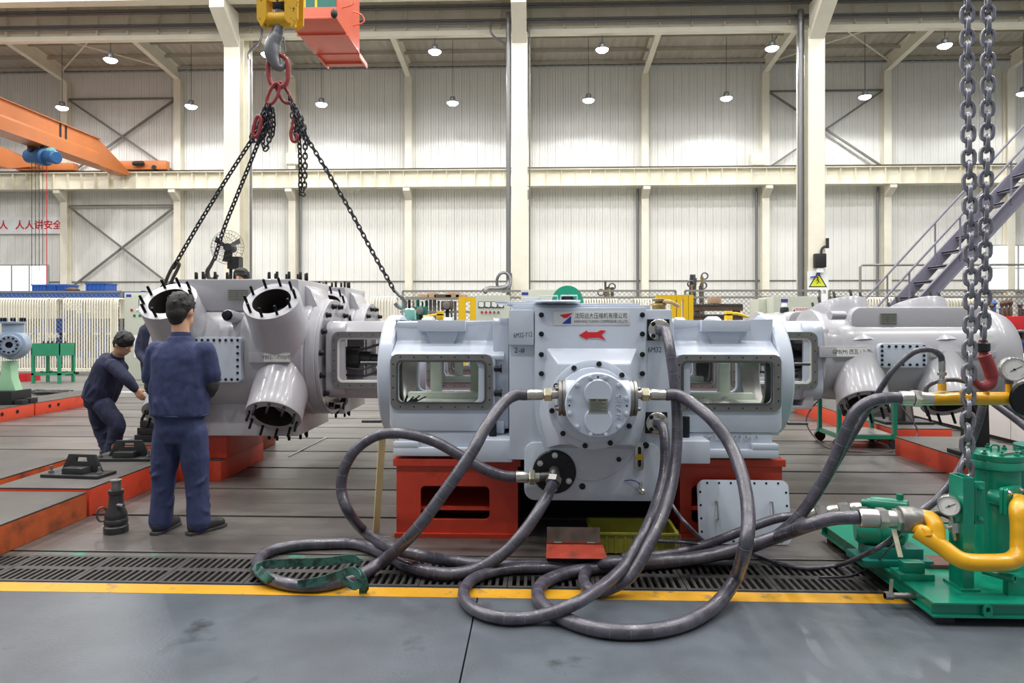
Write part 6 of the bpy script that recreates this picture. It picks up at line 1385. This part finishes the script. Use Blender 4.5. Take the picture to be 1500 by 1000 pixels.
def chain_part_(e, r):
    # links hang below a leg group: sub-parts of the sling
    C = spline(r, 12); me = link_mesh(P_, D_, 'chain_black'); acc = 0; need = P_/2; k = 0; off = SLG.location
    for a, c in zip(C[:-1], C[1:]):
        L = (c-a).length
        while acc+L >= need:
            q = a+(c-a)*((need-acc)/L)-off; t = (c-a).normalized(); e1, e2, _ = frame(t); ang = (pi/2 if k % 2 else 0)+.3
            y = e1*cos(ang)+e2*sin(ang); z = t.cross(y); o = link('link', me, e)
            o.matrix_local = Matrix(((t.x, y.x, z.x, q.x), (t.y, y.y, z.y, q.y), (t.z, y.z, z.z, q.z), (0, 0, 0, 1))); need += P_; k += 1
        acc += L
leg('chain_leg', [H(391, 152), H(386, 170), H(378, 190), H(370, 203), H(330, 265), H(290, 330), H(255, 390)])
leg('chain_leg', [H(394, 152), H(392, 180), H(382, 200), H(366, 240), H(345, 292), H(328, 335), H(314, 380)])
leg('chain_leg', [H(424, 140, .02), H(432, 165, .02), H(443, 190, .02), H(452, 206, .02), H(480, 252, .02), H(515, 312, .02), H(545, 368, .02), H(570, 412, .02), H(577, 425, .02)])
leg('slack_loop', [H(392, 156, .09), H(384, 178, .1), H(378, 196, .1), H(381, 206, .1), H(387, 196, .1), H(390, 176, .1)], [H(399, 158, .0), H(401, 180, .0), H(398, 200, .0), H(394, 186, .02), H(394, 165, .02)])
leg('slack_loop', [H(427, 148, .1), H(436, 168, .1), H(441, 192, .1), H(436, 202, .1), H(430, 184, .1), H(428, 165, .1)], [H(430, 152, -.1), H(441, 176, -.1), H(448, 200, -.1), H(450, 214, -.1)])
leg('slack_loop', [H(395, 155, -.04), H(389, 185, -.05), H(385, 208, -.05), H(389, 218, -.05), H(394, 205, -.05), H(396, 180, -.05), H(396, 158, -.04)], [H(388, 158, .05), H(378, 185, .05), H(368, 200, .05), H(374, 208, .05), H(384, 200, .05), H(392, 170, .05)])
leg('slack_loop', [H(426, 150, -.03), H(433, 175, -.04), H(438, 205, -.04), H(440, 245, -.04), H(440, 275, -.04), H(443, 284, -.04), H(446, 272, -.04), H(447, 230, -.04), H(446, 190, -.04), H(440, 170, -.04)], [H(424, 145, .05), H(430, 160, .05), H(436, 185, .05), H(440, 200, .05)])
ringlink('shackle', [H(376, 172, -.06), H(371, 190, -.06), H(372, 200, -.06), H(378, 197, -.06), H(382, 180, -.06), H(381, 172, -.06)], .018, 'link_red', SLG)
b = MB(); b.tube(spline([H(429, 172, -.07), H(428, 186, -.07), H(426, 195, -.07), H(428, 205, -.07), H(433, 207, -.07), H(436, 200, -.07), H(433, 196, -.07)], 5), [.012]*5+[.018]*26, 8); b.build('spare_hook', 'link_red', SLG)
# end hooks
b = MB(); b.tube(spline([H(314, 378), H(309, 388), H(304, 397), H(306, 407), H(313, 409), H(318, 402)], 5), [.016+.006*min(1, i/10) for i in range(26)], 8); b.build('end_hook', 'steel_hook_dark', SLG)
ringlink('end_link', [H(256, 386), H(247, 402), H(241, 418), H(239, 426), H(246, 424), H(253, 408), H(261, 392), H(262, 386)], .016, 'steel_hook_dark', SLG)
b = MB(); b.tube(spline([H(243, 414), H(237, 426), H(240, 434, .0), H(249, 430), H(258, 414)], 5), .026, 10); b.cyl(H(233, 429), H(255, 425), .024, n=10); b.build('shackle', 'steel_hook_dark', SLG)
b = MB(); b.tube(spline([H(577, 424, .02), H(584, 432, .02), H(590, 436, .02), H(594, 444, .02), H(590, 451, .02), H(583, 449, .02), H(579, 444, .02)], 5), [.012+.008*min(1, i/9) for i in range(31)], 8); b.build('end_hook', 'hook_steel', SLG)
mat('turquoise', '#86c2b8', .45)
q = H(594, 449, .02); t = thing('lifting_eye', 'turquoise lifting eye bolted to the machine deck under the right chain', 'lifting eye', (q.x, q.y, ZA+.37))
b = MB(); b.tube(spline([H(584, 447, .02), H(590, 452, .02), H(597, 460, .02), H(601, 466, .02)], 4), .017, 8); b.build('eye_bar', 'turquoise', t); q = H(601, 462, .02); b = MB(); b.bc((q.x, q.y, ZA+.37+.055), (.10, .08, .11)); b.build('eye_block', 'turquoise', t, bevel=.004)
# crane hook and its yellow block
HB = thing('crane_hook', 'big grey crane hook under a worn yellow hook block', 'crane hook', H(408, 60))
b = MB(); b.tube(spline([H(409, 5), H(409, 20), H(408, 40), H(405, 52), H(399, 66), H(400, 82), H(406, 96), H(413, 99), H(418, 92), H(419, 84)], 5), [.05]*12+[.055]*3+[.062, .066, .07, .074, .076, .078, .08, .08, .078, .075, .07, .066, .062, .058, .054, .05, .046, .042, .038, .034, .03, .026, .024, .022, .02, .018, .016, .014, .014, .014][:34], 14); b.build('hook', 'hook_steel', HB)
b = MB(); b.lathe([(.06, -.05), (.075, -.03), (.075, .03), (.06, .06)], H(410, 8), EZ, 8); b.build('hook_nut', 'steel_dark', HB)
b = MB(); b.tube(spline([H(415, 54), H(417, 64), H(418, 76)], 4), .008, 6); b.build('safety_latch', 'hook_steel', HB)
b = MB(); b.cyl(H(385, 30), H(432, 29), .075, n=18); b.build('cross_head', 'block_yellow', HB)
for u, w in ((388, .05), (431, .07)):
    q = H(u, 15); b = MB(); b.prism([(-w, .35), (w, .35), (w*.9, -.12), (0, -.20), (-w*.9, -.12)], (q.x, YH-.09, q.z), EX, EZ, EY, .03); b.prism([(-w, .35), (w, .35), (w*.9, -.12), (0, -.16), (-w*.9, -.12)], (q.x, YH+.07, q.z), EX, EZ, EY, .03); b.build('side_plate', 'block_yellow', HB, smooth=0)
q = H(409, -22); b = MB(); b.cyl(q+Vector((0, -.07, 0)), q+Vector((0, .07, 0)), .2, n=28); b.build('sheave', 'block_yellow', HB)
for dx in (-.12, .12): b = MB(); b.cyl(q+Vector((dx, 0, 0)), q+Vector((dx, 0, 8.5)), .014, n=6); b.build('wire_rope', 'cast_dark', HB)
# operator cab under the bridge crane
CYc = 17.5; p0, p1 = at(418, 27, CYc), at(493, 27, CYc); cx0_, cx1_, cz0 = p0.x, p1.x, p1.z; Yb_ = CYc+2.3
CBN = thing('crane_cab', 'salmon red steel crane driver cab hanging at the top', 'crane cab', ((cx0_+cx1_)/2, CYc, cz0))
b = MB(); b.bx(cx0_, cx1_, CYc, Yb_, cz0, cz0+.08); b.build('cab_floor', 'cab_red', CBN, bevel=.01)
b = MB(); b.bx(cx0_, cx1_, CYc, CYc+.05, cz0+.08, cz0+.30); b.build('front_panel', 'cab_red', CBN, smooth=0)
b = MB(); b.bx(cx1_-.05, cx1_, CYc+.06, Yb_, cz0+.08, cz0+2.2); b.build('side_panel', 'cab_red', CBN, smooth=0)
b = MB(); b.bx(cx0_, cx0_+.05, CYc+.06, Yb_, cz0+.08, cz0+2.2); b.build('side_panel', 'cab_red', CBN, smooth=0)
b = MB(); b.bx(cx0_+.05, cx1_-.05, Yb_-.05, Yb_, cz0+.08, cz0+2.2); b.build('rear_panel', 'cab_red', CBN, smooth=0)
b = MB(); b.bx(cx0_, cx1_, CYc, Yb_, cz0+2.2, cz0+2.3); b.build('cab_roof', 'cab_red', CBN, smooth=0)
for x in (cx0_+.1, cx0_+.5, cx0_+.8): b = MB(); b.bx(x-.03, x+.03, CYc+.01, CYc+.05, cz0+.3, cz0+2.2); b.build('window_post', 'guard_yellow' if x > cx0_+.2 else 'cab_red', CBN, smooth=0)
b = MB(); b.bx(cx0_+.1, cx1_-.02, CYc+.02, CYc+.03, cz0+.3, cz0+2.2); b.build('cab_glass', 'teal_dark', CBN, smooth=0)
b = MB(); b.bx(cx0_-.02, cx1_+.02, CYc+.9, CYc+.96, cz0-.05, cz0); b.build('floor_rib', 'cab_red', CBN, smooth=0)
# lower step platform behind
q0, q1 = at(437, 68, Yb_), at(512, 68, Yb_)
b = MB(); b.bx(cx0_+.08, cx1_+.0, Yb_+.02, Yb_+.95, cz0-.02, cz0+.04); b.build('landing', 'cab_red', CBN, smooth=0)
for x in (cx0_+.1, cx1_-.05): b = MB(); b.bx(x, x+.05, Yb_, Yb_+.95, cz0-.1, cz0-.02); b.build('landing_beam', 'cab_red', CBN, smooth=0)
b = MB(); b.bx(cx0_+.1, cx1_, Yb_+.6, Yb_+.65, cz0-.08, cz0-.02); b.build('landing_beam', 'cab_red', CBN, smooth=0)
for y in (CYc+.5, CYc+1.6): b = MB(); b.tube(spline([(cx1_, y, cz0+.9), (cx1_+.25, y, cz0+.8), (cx1_+.3, y, cz0+.6), (cx1_, y, cz0+.5)], 4), .02, 6); b.build('grab_handle', 'cab_red', CBN)
for x in (cx0_+.2, cx1_-.2): b = MB(); b.bx(x-.06, x+.06, CYc+1, CYc+1.12, cz0+2.3, cz0+6.5); b.build('hanger', 'cab_red', CBN, smooth=0)
b = MB(); q = at(490, 27, CYc); b.ell(q+Vector((.02, -.1, .08)), (.09, .09, .12), 12, 8); b.build('cab_lamp', 'steel_dark', CBN)
# orange wall crane
XG = -21.0
OC = thing('wall_crane', 'long orange box girder crane running on the wall rail at left', 'crane', (XG, 30, 9))
zt_, zb_ = at(175, 222, 33.9).z, at(178, 257, 33.9).z
pf = [(-.42, zb_+.5), (-.42, zb_), (.42, zb_), (.42, zb_+.5), (.34, zb_+.62), (.34, zt_), (.42, zt_), (.42, zt_+.03), (-.42, zt_+.03), (-.42, zt_), (-.34, zt_), (-.34, zb_+.62)]
b = MB(); b.prism([(x, z) for x, z in pf], (XG, 18, 0), EX, EZ, EY, 13.6); OG = b.build('box_girder', 'crane_orange', OC, smooth=0)
b = MB(); P0 = [(-.34, zb_), (.34, zb_), (.34, zt_), (-.34, zt_)]; P1 = [(-.3, zb_+.02), (.3, zb_+.02), (.3, zt_-1.0), (-.3, zt_-1.0)]; b.prism(P0, (XG, 31.6, 0), EX, EZ, EY, 2.5, 0, P1); b.build('girder_end', 'crane_orange', OC, smooth=0)
for y in (28.9, 29.25): b = MB(); b.bx(XG+.341, XG+.346, y, y+.14, zb_+.12, zt_); b.build('stripe', 'steel_dark', OG, smooth=0)
b = MB(); b.bx(XG-1.3, XG+2.2, 34.05, 34.45, RZ1+.14, RZ1+.58); b.build('end_carriage', 'crane_orange', OC, bevel=.02)
for x in (XG-1.0, XG+1.6): b = MB(); b.cyl((x, 34.02, RZ1+.22), (x, 34.48, RZ1+.22), .12, n=16); b.build('wheel', 'steel_dark', OC)
b = MB(); b.lathe([(.1, 0), (.12, .1), (.12, .5), (.08, .55)], (XG+.6, 33.9, RZ1+.4), EX, 14); b.build('travel_motor', 'steel_dark', OC)
OC2 = thing('wall_crane', 'short orange girder end below the long crane at the left edge', 'crane', (-25.4, 30, 8.5))
zt2, zb2_ = at(30, 236, 33.8).z, at(20, 262, 33.8).z
b = MB(); b.prism([(-.35, zb2_), (.35, zb2_), (.35, zt2), (-.35, zt2)], (-25.3, 20, 0), EX, EZ, EY, 11.5); b.build('box_girder', 'crane_orange', OC2, smooth=0)
b = MB(); b.prism([(-.35, zb2_), (.35, zb2_), (.35, zt2), (-.35, zt2)], (-25.3, 31.5, 0), EX, EZ, EY, 2.3, 0, [(-.3, RZ1+.3), (.3, RZ1+.3), (.3, zt2-.4), (-.3, zt2-.4)]); b.build('girder_end', 'crane_orange', OC2, smooth=0)
b = MB(); b.bx(-26.6, -23.6, 34.05, 34.45, RZ1+.14, RZ1+.5); b.build('end_carriage', 'crane_orange', OC2, bevel=.02)
mat('hoist_blue', '#2a5f94', .4, var=.1)
YT = 28.2; hz = at(52, 228, YT).z; hx = at(50, 228, YT).x
HT = thing('hoist_trolley', 'blue electric hoist trolley hanging under the orange crane', 'hoist', (XG, YT, hz))
b = MB(); b.lathe([(.22, -.85), (.30, -.8), (.30, -.1), (.37, -.08), (.37, .25), (.28, .3), (.28, .85), (.22, .9)], (XG+.1, YT, hz-.05), (1, -.35, -.12), 20); b.build('hoist_drum', 'hoist_blue', HT)
for dx in (-.3, .25): b = MB(); b.bx(XG+dx-.1, XG+dx+.1, YT-.2, YT+.2, hz+.15, zb_-.0); b.build('trolley_hanger', 'cast_dark', HT, smooth=0)
b = MB(); b.lathe([(.12, 0), (.14, .1), (.14, .3)], (XG+.45, YT-.15, hz+.15), (1, -.3, 0), 14); b.build('travel_motor', 'turquoise' if 'turquoise' in MATS else 'hoist_blue', HT)
for i in range(4):
    x = XG-.35+.16*i; b = MB(); b.cyl((x, YT, hz-.2), (x, YT, hz-5.5+.3*i), .012, n=5); b.build('wire_rope', 'cast_dark', HT)
b = MB(); b.cyl((XG+.3, YT, hz-.2), (XG+.3, YT, hz-6), .015, n=5); b.build('pendant_cable', 'ink_red', HT)
# heavy chain hanging in front of the yellow manifold
YB = 3.86; B_ = lambda u, v, dy=0.: at(u, v, YB+dy)
for lbl, pts in (('thick grey hoist chain at the right, the left strand', [B_(1417, -40), B_(1417, 120), B_(1420, 280), B_(1422, 430), B_(1420, 520), B_(1418, 600), B_(1416, 690)]), ('thick grey hoist chain at the right, the right strand', [B_(1447, -40, .05), B_(1447, 120, .05), B_(1444, 280, .05), B_(1442, 420, .05), B_(1440, 500, .05)])):
    t = thing('hoist_chain', lbl, 'chain', pts[0], 'thick hoist chains'); chain_part(t, pts, .066, .0235, 'chain_grey')
t = thing('chain_hook', 'dark red hook at the lower end of the right hoist chain', 'hook', B_(1441, 510, .05))
b = MB(); b.tube(spline([B_(1440, 498, .05), B_(1440, 515, .05), B_(1446, 530, .05), B_(1452, 548, .05), B_(1450, 562, .05), B_(1438, 566, .05), B_(1428, 558, .05), B_(1426, 548, .05)], 6), [.022]*8+[.034]*12+[.03]*10+[.026, .024, .022, .02, .018, .017, .016, .015, .014, .013, .012, .012, .012], 12); b.build('hook', 'link_red', t)
b = MB(); b.lathe([(.02, 0), (.035, .01), (.035, .05), (.02, .06)], B_(1440, 516, .05), EZ, 12); b.build('swivel', 'steel_dark', t)
t = thing('chain_shackle', 'grey shackle ring at the end of the left chain above the tank lid', 'shackle', B_(1414, 690))
b = MB(); b.tube(spline([B_(1412, 676), B_(1406, 688), B_(1408, 698), B_(1416, 702), B_(1424, 696), B_(1422, 684)], 5, True), .013, 10, True); b.build('ring', 'chain_grey', t)
# ---------------------------------------------------------------- people
mat('skin', '#c99a7c', .55, var=.05, vscale=8); mat('hair_black', '#1a1614', .55, bump=.5, bscale=140)
mat('cloth_navy', '#323b60', .85, var=.14, vscale=5, bump=.8, bscale=16, stretch=(1, 1, .33)); mat('cloth_dark', '#262b45', .85, var=.14, vscale=5, bump=.8, bscale=16, stretch=(1, 1, .33)); mat('sleeve_grey', '#3d3d40', .9, var=.1, vscale=12, bump=.3, bscale=25)
mat('shoe_black', '#2a2a2c', .5, var=.2, vscale=20); mat('eye_white', '#e8e6e2', .3); mat('lip', '#a5665a', .5)
tx = bpy.data.textures.new('folds', 'CLOUDS'); tx.noise_scale = .09; tx.noise_depth = 1
def limb(mb, pts, rad, n=12, sq=None):
    # closed tapered tube with rounded ends; sq = (x scale, y scale) flattening in world x/y
    pts = [Vector(p) for p in pts]; C = spline(pts, 6); m = len(C); R = []
    for i in range(m):
        t = i/(m-1)*(len(rad)-1); a = min(int(t), len(rad)-2); f = t-a; f = f*f*(3-2*f); R.append(rad[a]*(1-f)+rad[a+1]*f)
    d0 = (C[0]-C[1]).normalized(); d1 = (C[-1]-C[-2]).normalized()
    C = [C[0]+d0*R[0]*.8, C[0]+d0*R[0]*.5] + C + [C[-1]+d1*R[-1]*.5, C[-1]+d1*R[-1]*.8]; R = [R[0]*.35, R[0]*.8]+R+[R[-1]*.8, R[-1]*.35]
    mb.tube(C, R, n)
def slab(mb, secs, fwd=(0, 1, 0), n=20):
    # torso: list of (centre, half width, half depth); width across, depth along fwd
    V = []; Fs = []; f = Vector(fwd).normalized()
    for i, (c, w, d) in enumerate(secs):
        c = Vector(c); up = (Vector(secs[min(i+1, len(secs)-1)][0])-Vector(secs[max(i-1, 0)][0])).normalized(); s = f.cross(up).normalized(); g = up.cross(s)
        for k in range(n):
            a = 2*pi*k/n; ca, sa = cos(a), sin(a); e = .8; V.append(c+s*w*math.copysign(abs(ca)**e, ca)+g*d*math.copysign(abs(sa)**e, sa))
    m = len(secs)
    for i in range(m-1):
        for k in range(n): Fs.append((i*n+k, i*n+(k+1) % n, (i+1)*n+(k+1) % n, (i+1)*n+k))
    Fs += [tuple(range(n))[::-1], tuple((m-1)*n+k for k in range(n))]; mb.add(V, Fs)
def fuse(o, vox, smooth=4, fold=0.):
    r = o.modifiers.new('fuse', 'REMESH'); r.mode = 'VOXEL'; r.voxel_size = vox; r.use_smooth_shade = True
    s = o.modifiers.new('soft', 'SMOOTH'); s.factor = .5; s.iterations = smooth
    if fold:
        d = o.modifiers.new('folds', 'DISPLACE'); d.texture = tx; d.strength = fold; d.mid_level = .5; d.texture_coords = 'GLOBAL'
    return o
def hand(mb, wr, d, side, palm_n):
    # wr wrist, d direction of the fingers, side = thumb side vector, palm_n = inward curl direction
    wr, d, side, pn = Vector(wr), Vector(d).normalized(), Vector(side).normalized(), Vector(palm_n).normalized()
    for i in range(4):
        o = (.028-.019*i); L = (.068, .078, .072, .055)[i]; base = wr+d*.085+side*o
        limb(mb, [wr+d*.01+side*o*.6, base], [.017, .0135], 8)
        limb(mb, [base, base+d*L*.45+pn*.012, base+d*L*.75+pn*.036, base+d*L*.8+pn*.06], [.0105, .0095, .009, .0075], 8)
    b0 = wr+d*.025+side*.02; limb(mb, [b0, b0+d*.03+side*.03+pn*.012, b0+d*.062+side*.036+pn*.035], [.0145, .012, .009], 8)
def make_person(label, J, fwd, hfwd, cols=('cloth_navy', 'cloth_navy', 'sleeve_grey'), vox=.009, group='workers'):
    f = Vector(fwd).normalized(); t = thing('person', label, 'person', (J['pel'].x, J['pel'].y, min(J['anL'].z, J['anR'].z)-.09), group)
    b = MB(); hf = Vector(hfwd).normalized(); hd = J['head']; up = (hd-J['neck']).normalized(); hs = hf.cross(up).normalized(); hf = up.cross(hs)
    HS = 1.07
    def hp(x, y, z): return hd+(hs*x+hf*y+up*z)*HS
    Mh = Matrix((hs, hf, up)).transposed()*HS
    b.ell(hp(0, -.005, .02), (.074, .093, .102), 20, 14, Mh); b.ell(hp(0, .03, -.055), (.055, .062, .068), 16, 10, Mh)     # skull, jaw
    limb(b, [hp(0, .088, .012), hp(0, .108, -.022)], [.008, .014], 8)                                                         # nose
    for s in (-1, 1): b.ell(hp(s*.077, -.008, -.008), (.010, .020, .033), 10, 8, Mh)                                           # ears
    limb(b, [hp(0, -.015, -.06), J['neck'], J['neck']-up*.06], [.056, .060, .075], 14)
    pel, ch = J['pel'], J['chest']; mid = (pel+ch)*.5
    slab(b, [(pel-(mid-pel).normalized()*.1, .12, .08), (pel, .155, .1), (mid, .13, .088), (ch, .15, .1), (J['neck']-up*.03, .07, .06)], f)
    for s in ('L', 'R'):
        limb(b, [J['sh'+s], J['el'+s], J['wr'+s]], [.05, .042, .036, .028], 10)
        d = (J['wr'+s]-J['el'+s]).normalized(); sd = J.get('th'+s, Vector((0, 0, 1))); sd = (sd-d*sd.dot(d)).normalized(); hand(b, J['wr'+s], d, sd, J.get('pn'+s, d.cross(sd)*(1 if s == 'L' else -1)))
        limb(b, [J['hip'+s], J['kn'+s], J['an'+s]], [.085, .06, .055, .04], 12); limb(b, [J['an'+s], J['an'+s]+J['ft'+s].normalized()*.09-EZ*.06], [.034, .024], 8)
    body = fuse(b.build('body', 'skin', t, weld=False), vox, 3)
    # eyes, mouth
    for s in (-1, 1):
        e = MB(); e.ell(hp(s*.031, .082, .016), (.012, .008, .006), 8, 6, Mh); o = e.build('eye', 'eye_white', body); e = MB(); e.ell(hp(s*.031, .0885, .016), (.005, .003, .005), 8, 6, Mh); e.build('pupil', 'ink_black', o)
        e = MB(); limb(e, [hp(s*.016, .09, .036), hp(s*.045, .078, .036)], [.004, .003], 6); e.build('eyebrow', 'hair_black', body)
    e = MB(); limb(e, [hp(-.02, .083, -.062), hp(0, .091, -.06), hp(.02, .083, -.062)], [.004, .006, .004], 6); e.build('mouth', 'lip', body)
    h = MB(); h.ell(hp(0, -.012, .034), (.081, .099, .101), 20, 14, Mh); h.ell(hp(0, -.048, -.012), (.071, .058, .07), 16, 10, Mh); h.ell(hp(0, .03, .085), (.066, .05, .036), 14, 8, Mh); h.ell(hp(0, -.052, -.05), (.056, .032, .05), 14, 8, Mh)
    for s in (-1, 1): h.ell(hp(s*.066, -.012, .03), (.02, .05, .05), 10, 8, Mh)
    random.seed(len(label))
    for k in range(40):
        a = random.random()*6.28; e_ = random.random()*1.1; v = hp(.08*cos(a)*cos(e_), -.012+.095*sin(a)*cos(e_), .035+.1*sin(e_)); w = hp(.092*cos(a)*cos(e_), -.012+.108*sin(a)*cos(e_), .03+.112*sin(e_))
        if (v-hd).dot(hf) < .07: limb(h, [v, w], [.014, .006], 6)
    fuse(h.build('hair', 'hair_black', t, weld=False), .008, 2)
    # trousers
    tr = MB(); slab(tr, [(pel-(mid-pel).normalized()*.12, .135, .10), (pel-(mid-pel).normalized()*.03, .168, .122), (pel+(mid-pel).normalized()*.09, .165, .12), (pel+(mid-pel).normalized()*.15, .155, .115)], f)
    for s in ('L', 'R'):
        kn, an = J['kn'+s], J['an'+s]; limb(tr, [J['hip'+s], J['hip'+s]*.5+kn*.5, kn, kn*.5+an*.5, an-(kn-an).normalized()*.03], [.102, .097, .082, .077, .080], 14)
    random.seed(29+len(label))
    for s in ('L', 'R'):
        kn, an, hi = J['kn'+s], J['an'+s], J['hip'+s]
        for a_, b_, n_ in ((hi, kn, 6), (kn, an, 7)):
            ax = (b_-a_).normalized(); p1, p2, _ = frame(ax)
            for k in range(n_):
                A = random.random()*6.28; q = random.uniform(.15, .95); r_ = .085 if a_ is hi else .073; c0 = a_*(1-q)+b_*q; dz = random.uniform(-.05, .05)
                limb(tr, [c0+(p1*cos(A)+p2*sin(A))*r_, c0+ax*dz*.5+(p1*cos(A+.5)+p2*sin(A+.5))*(r_+.004), c0+ax*dz+(p1*cos(A+1.0)+p2*sin(A+1.0))*r_], [.008, .013, .007], 6)
    fuse(tr.build('trousers', cols[1], t, weld=False), .011, 4, .010)
    # jacket
    jk = MB(); hem = J.get('hem', pel-(mid-pel).normalized()*.02)
    slab(jk, [(hem-(mid-hem).normalized()*.012, .178, .135), (hem, .194, .148), (mid*.6+hem*.4, .19, .145), (mid*.4+ch*.6, .19, .145), (ch+(J['neck']-ch)*.22, .192, .135), (ch+(J['neck']-ch)*.62, .155, .11), (J['neck']-up*.035, .085, .085), (J['neck']-up*.005, .072, .075)], f, 24)
    for s in ('L', 'R'):
        sh, el, wr = J['sh'+s], J['el'+s], J['wr'+s]; k = J.get('cuff', 1.0)
        if k < 1: limb(jk, [sh*.93+ch*.07, sh*.55+el*.45, sh*(1-k)+el*k], [.077, .078, .082], 12)
        else: limb(jk, [sh*.93+ch*.07, el, el*.3+wr*.7, wr], [.076, .064, .052, .045], 12)
    random.seed(17+len(label))
    def surf(A, q, o=0.):
        c = hem*(1-q)+ch*q; u2 = (ch-hem).normalized(); s2 = f.cross(u2).normalized(); g2 = u2.cross(s2); return c+s2*(.183+o)*math.copysign(abs(cos(A))**.8, cos(A))+g2*(.136+o)*math.copysign(abs(sin(A))**.8, sin(A))
    for k in range(16):
        A = 2*pi*k/16+random.uniform(-.15, .15); q0, q1 = random.uniform(.02, .15), random.uniform(.4, .95); dA = random.uniform(-.45, .45)
        limb(jk, [surf(A+dA*.0, q0, .004), surf(A+dA*.5, (q0+q1)/2, .006), surf(A+dA, q1, -.004)], [.012, .017, .010], 6)
    fuse(jk.build('jacket', cols[0], t, weld=False), .011, 4, .012)
    cb = MB(); cb.lathe([(.070, -.02), (.066, .028), (.06, .03), (.06, -.01)], J['neck']-up*.005, up, 24, True); cb.build('collar', cols[0], t)
    hb = MB(); hup = (mid-hem).normalized(); hsd = f.cross(hup).normalized(); hb.tube([hem+hsd*.188*cos(a)+f*.142*sin(a) for a in [2*pi*k/30 for k in range(30)]], .008, 6, True); hb.build('hem_band', cols[0], t)
    if J.get('cuff', 1.0) < 1:
        for s in ('L', 'R'):
            sl_ = MB(); sh, el, wr = J['sh'+s], J['el'+s], J['wr'+s]; limb(sl_, [sh*.35+el*.65, el, el*.4+wr*.6, wr*.93+el*.07], [.055, .056, .052, .042], 12); fuse(sl_.build('sleeve_cover', cols[2], t, weld=False), .01, 4, .012)
    for s in ('L', 'R'):
        an, ft = J['an'+s], J['ft'+s].normalized(); z0 = J.get('floor', 0.); g = Vector((an.x, an.y, z0)); sd = ft.cross(EZ)
        shs = MB(); limb(shs, [g-ft*.04+EZ*.052, g+ft*.06+EZ*.052, g+ft*.17+EZ*.034], [.048, .05, .036], 12); limb(shs, [an*.5+(g+EZ*.06)*.5, g+EZ*.05], [.05, .05], 10)
        shoe = fuse(shs.build('shoe', 'shoe_black', t, weld=False), .008, 3)
        so = MB(); so.prism([(-.085, -.03), (-.04, -.042), (.08, -.046), (.17, -.044), (.21, -.02), (.21, .02), (.17, .044), (.08, .046), (-.04, .042), (-.085, .03)], g, ft, sd, EZ, .022, .002); so.build('sole', 'sleeve_grey', shoe, bevel=.004)
    return t
# standing worker, seen from behind
Yp = 4.75; Q = lambda u, v, dy=0.: at(u, v, Yp+dy)
gl, grr = gr(236, 779), gr(291, 780)
make_person('worker in navy jacket and trousers standing with his back to us', dict(
    head=Q(266, 456, .02), neck=Q(265, 492), chest=Q(265, 530), pel=Q(263, 622), hem=Q(263, 606), shL=Q(229, 511), elL=Q(224, 566, .05), wrL=Q(238, 585, .28), shR=Q(301, 511), elR=Q(309, 566, .05), wrR=Q(290, 588, .28),
    hipL=Q(246, 632), knL=Q(240, 700, .02), anL=Vector((gl.x, gl.y, .10)), hipR=Q(282, 632), knR=Q(288, 702, .02), anR=Vector((grr.x, grr.y, .10)), ftL=Vector((.1, 1, 0)), ftR=Vector((.55, .85, 0)), cuff=.72, floor=0.), (0, 1, 0), (.15, 1, -.12))
# bending worker
Yp = 7.3
gl, grr = gr(143, 674), gr(178, 668)
make_person('worker in dark navy overalls bending forward over the floor beams', dict(
    head=Q(181, 503, -.05), neck=Q(172, 521), chest=Q(163, 536), pel=Q(146, 582), shL=Q(154, 524, .14), elL=Q(178, 545, .16), wrL=Q(193, 560, .1), shR=Q(164, 534, -.16), elR=Q(184, 553, -.2), wrR=Q(198, 570, -.18),
    hipL=Q(142, 590, .09), knL=Q(148, 628, .12), anL=Vector((gl.x, 7.38, .10)), hipR=Q(150, 592, -.09), knR=Q(172, 622, -.1), anR=Vector((grr.x+.02, 7.22, .10)), ftL=Vector((1, -.15, 0)), ftR=Vector((1, -.2, 0)), floor=0.), (1, -.05, -.7), (.8, -.1, -.7), ('cloth_dark', 'cloth_dark', 'sleeve_grey'), .011)
# worker behind the hanging cylinder, at its left end
Yp = 7.75
make_person('worker in black at the left end of the hanging cylinder, mostly hidden', dict(
    head=Q(240, 446), neck=Q(236, 468), chest=Q(232, 487), pel=Q(236, 555), shL=Q(252, 478), elL=Q(256, 510, -.2), wrL=Q(266, 500, -.42), shR=Q(213, 482), elR=Q(206, 514, -.05), wrR=Q(219, 535, -.25),
    hipL=Q(248, 565), knL=Q(249, 615), anL=Vector((Q(249, 600).x, Yp, .10)), hipR=Q(232, 565), knR=Q(231, 615), anR=Vector((Q(230, 600).x, Yp, .10)), ftL=Vector((.3, -1, 0)), ftR=Vector((0, -1, 0)), floor=0.), (.2, -1, 0), (.4, -1, -.2), ('cloth_dark', 'cloth_dark', 'sleeve_grey'), .011)
# worker whose head shows above the cylinder
Yp = 7.95
b = MB(); b.bx(Q(353, 0).x-.3, Q(353, 0).x+.3, Yp-.3, Yp+.3, 0, .44); tag(b.build('step_block', 'beam_orange', None, bevel=.01), 'low block behind the hanging cylinder on which a worker stands', 'block')
make_person('worker whose black hair shows just above the hanging cylinder', dict(
    head=Q(353, 409), neck=Q(353, 431), chest=Q(353, 448), pel=Q(353, 515), shL=Q(371, 440), elL=Q(374, 478, -.05), wrL=Q(368, 500, -.25), shR=Q(335, 440), elR=Q(332, 478, -.05), wrR=Q(338, 500, -.25),
    hipL=Q(361, 522), knL=Q(361, 560), anL=Vector((Q(361, 600).x, Yp, .545)), hipR=Q(345, 522), knR=Q(345, 560), anR=Vector((Q(345, 600).x, Yp, .545)), ftL=Vector((0, -1, 0)), ftR=Vector((0, -1, 0)), floor=.442), (0, -1, 0), (0, -1, -.5), ('cloth_dark', 'cloth_dark', 'sleeve_grey'), .012)
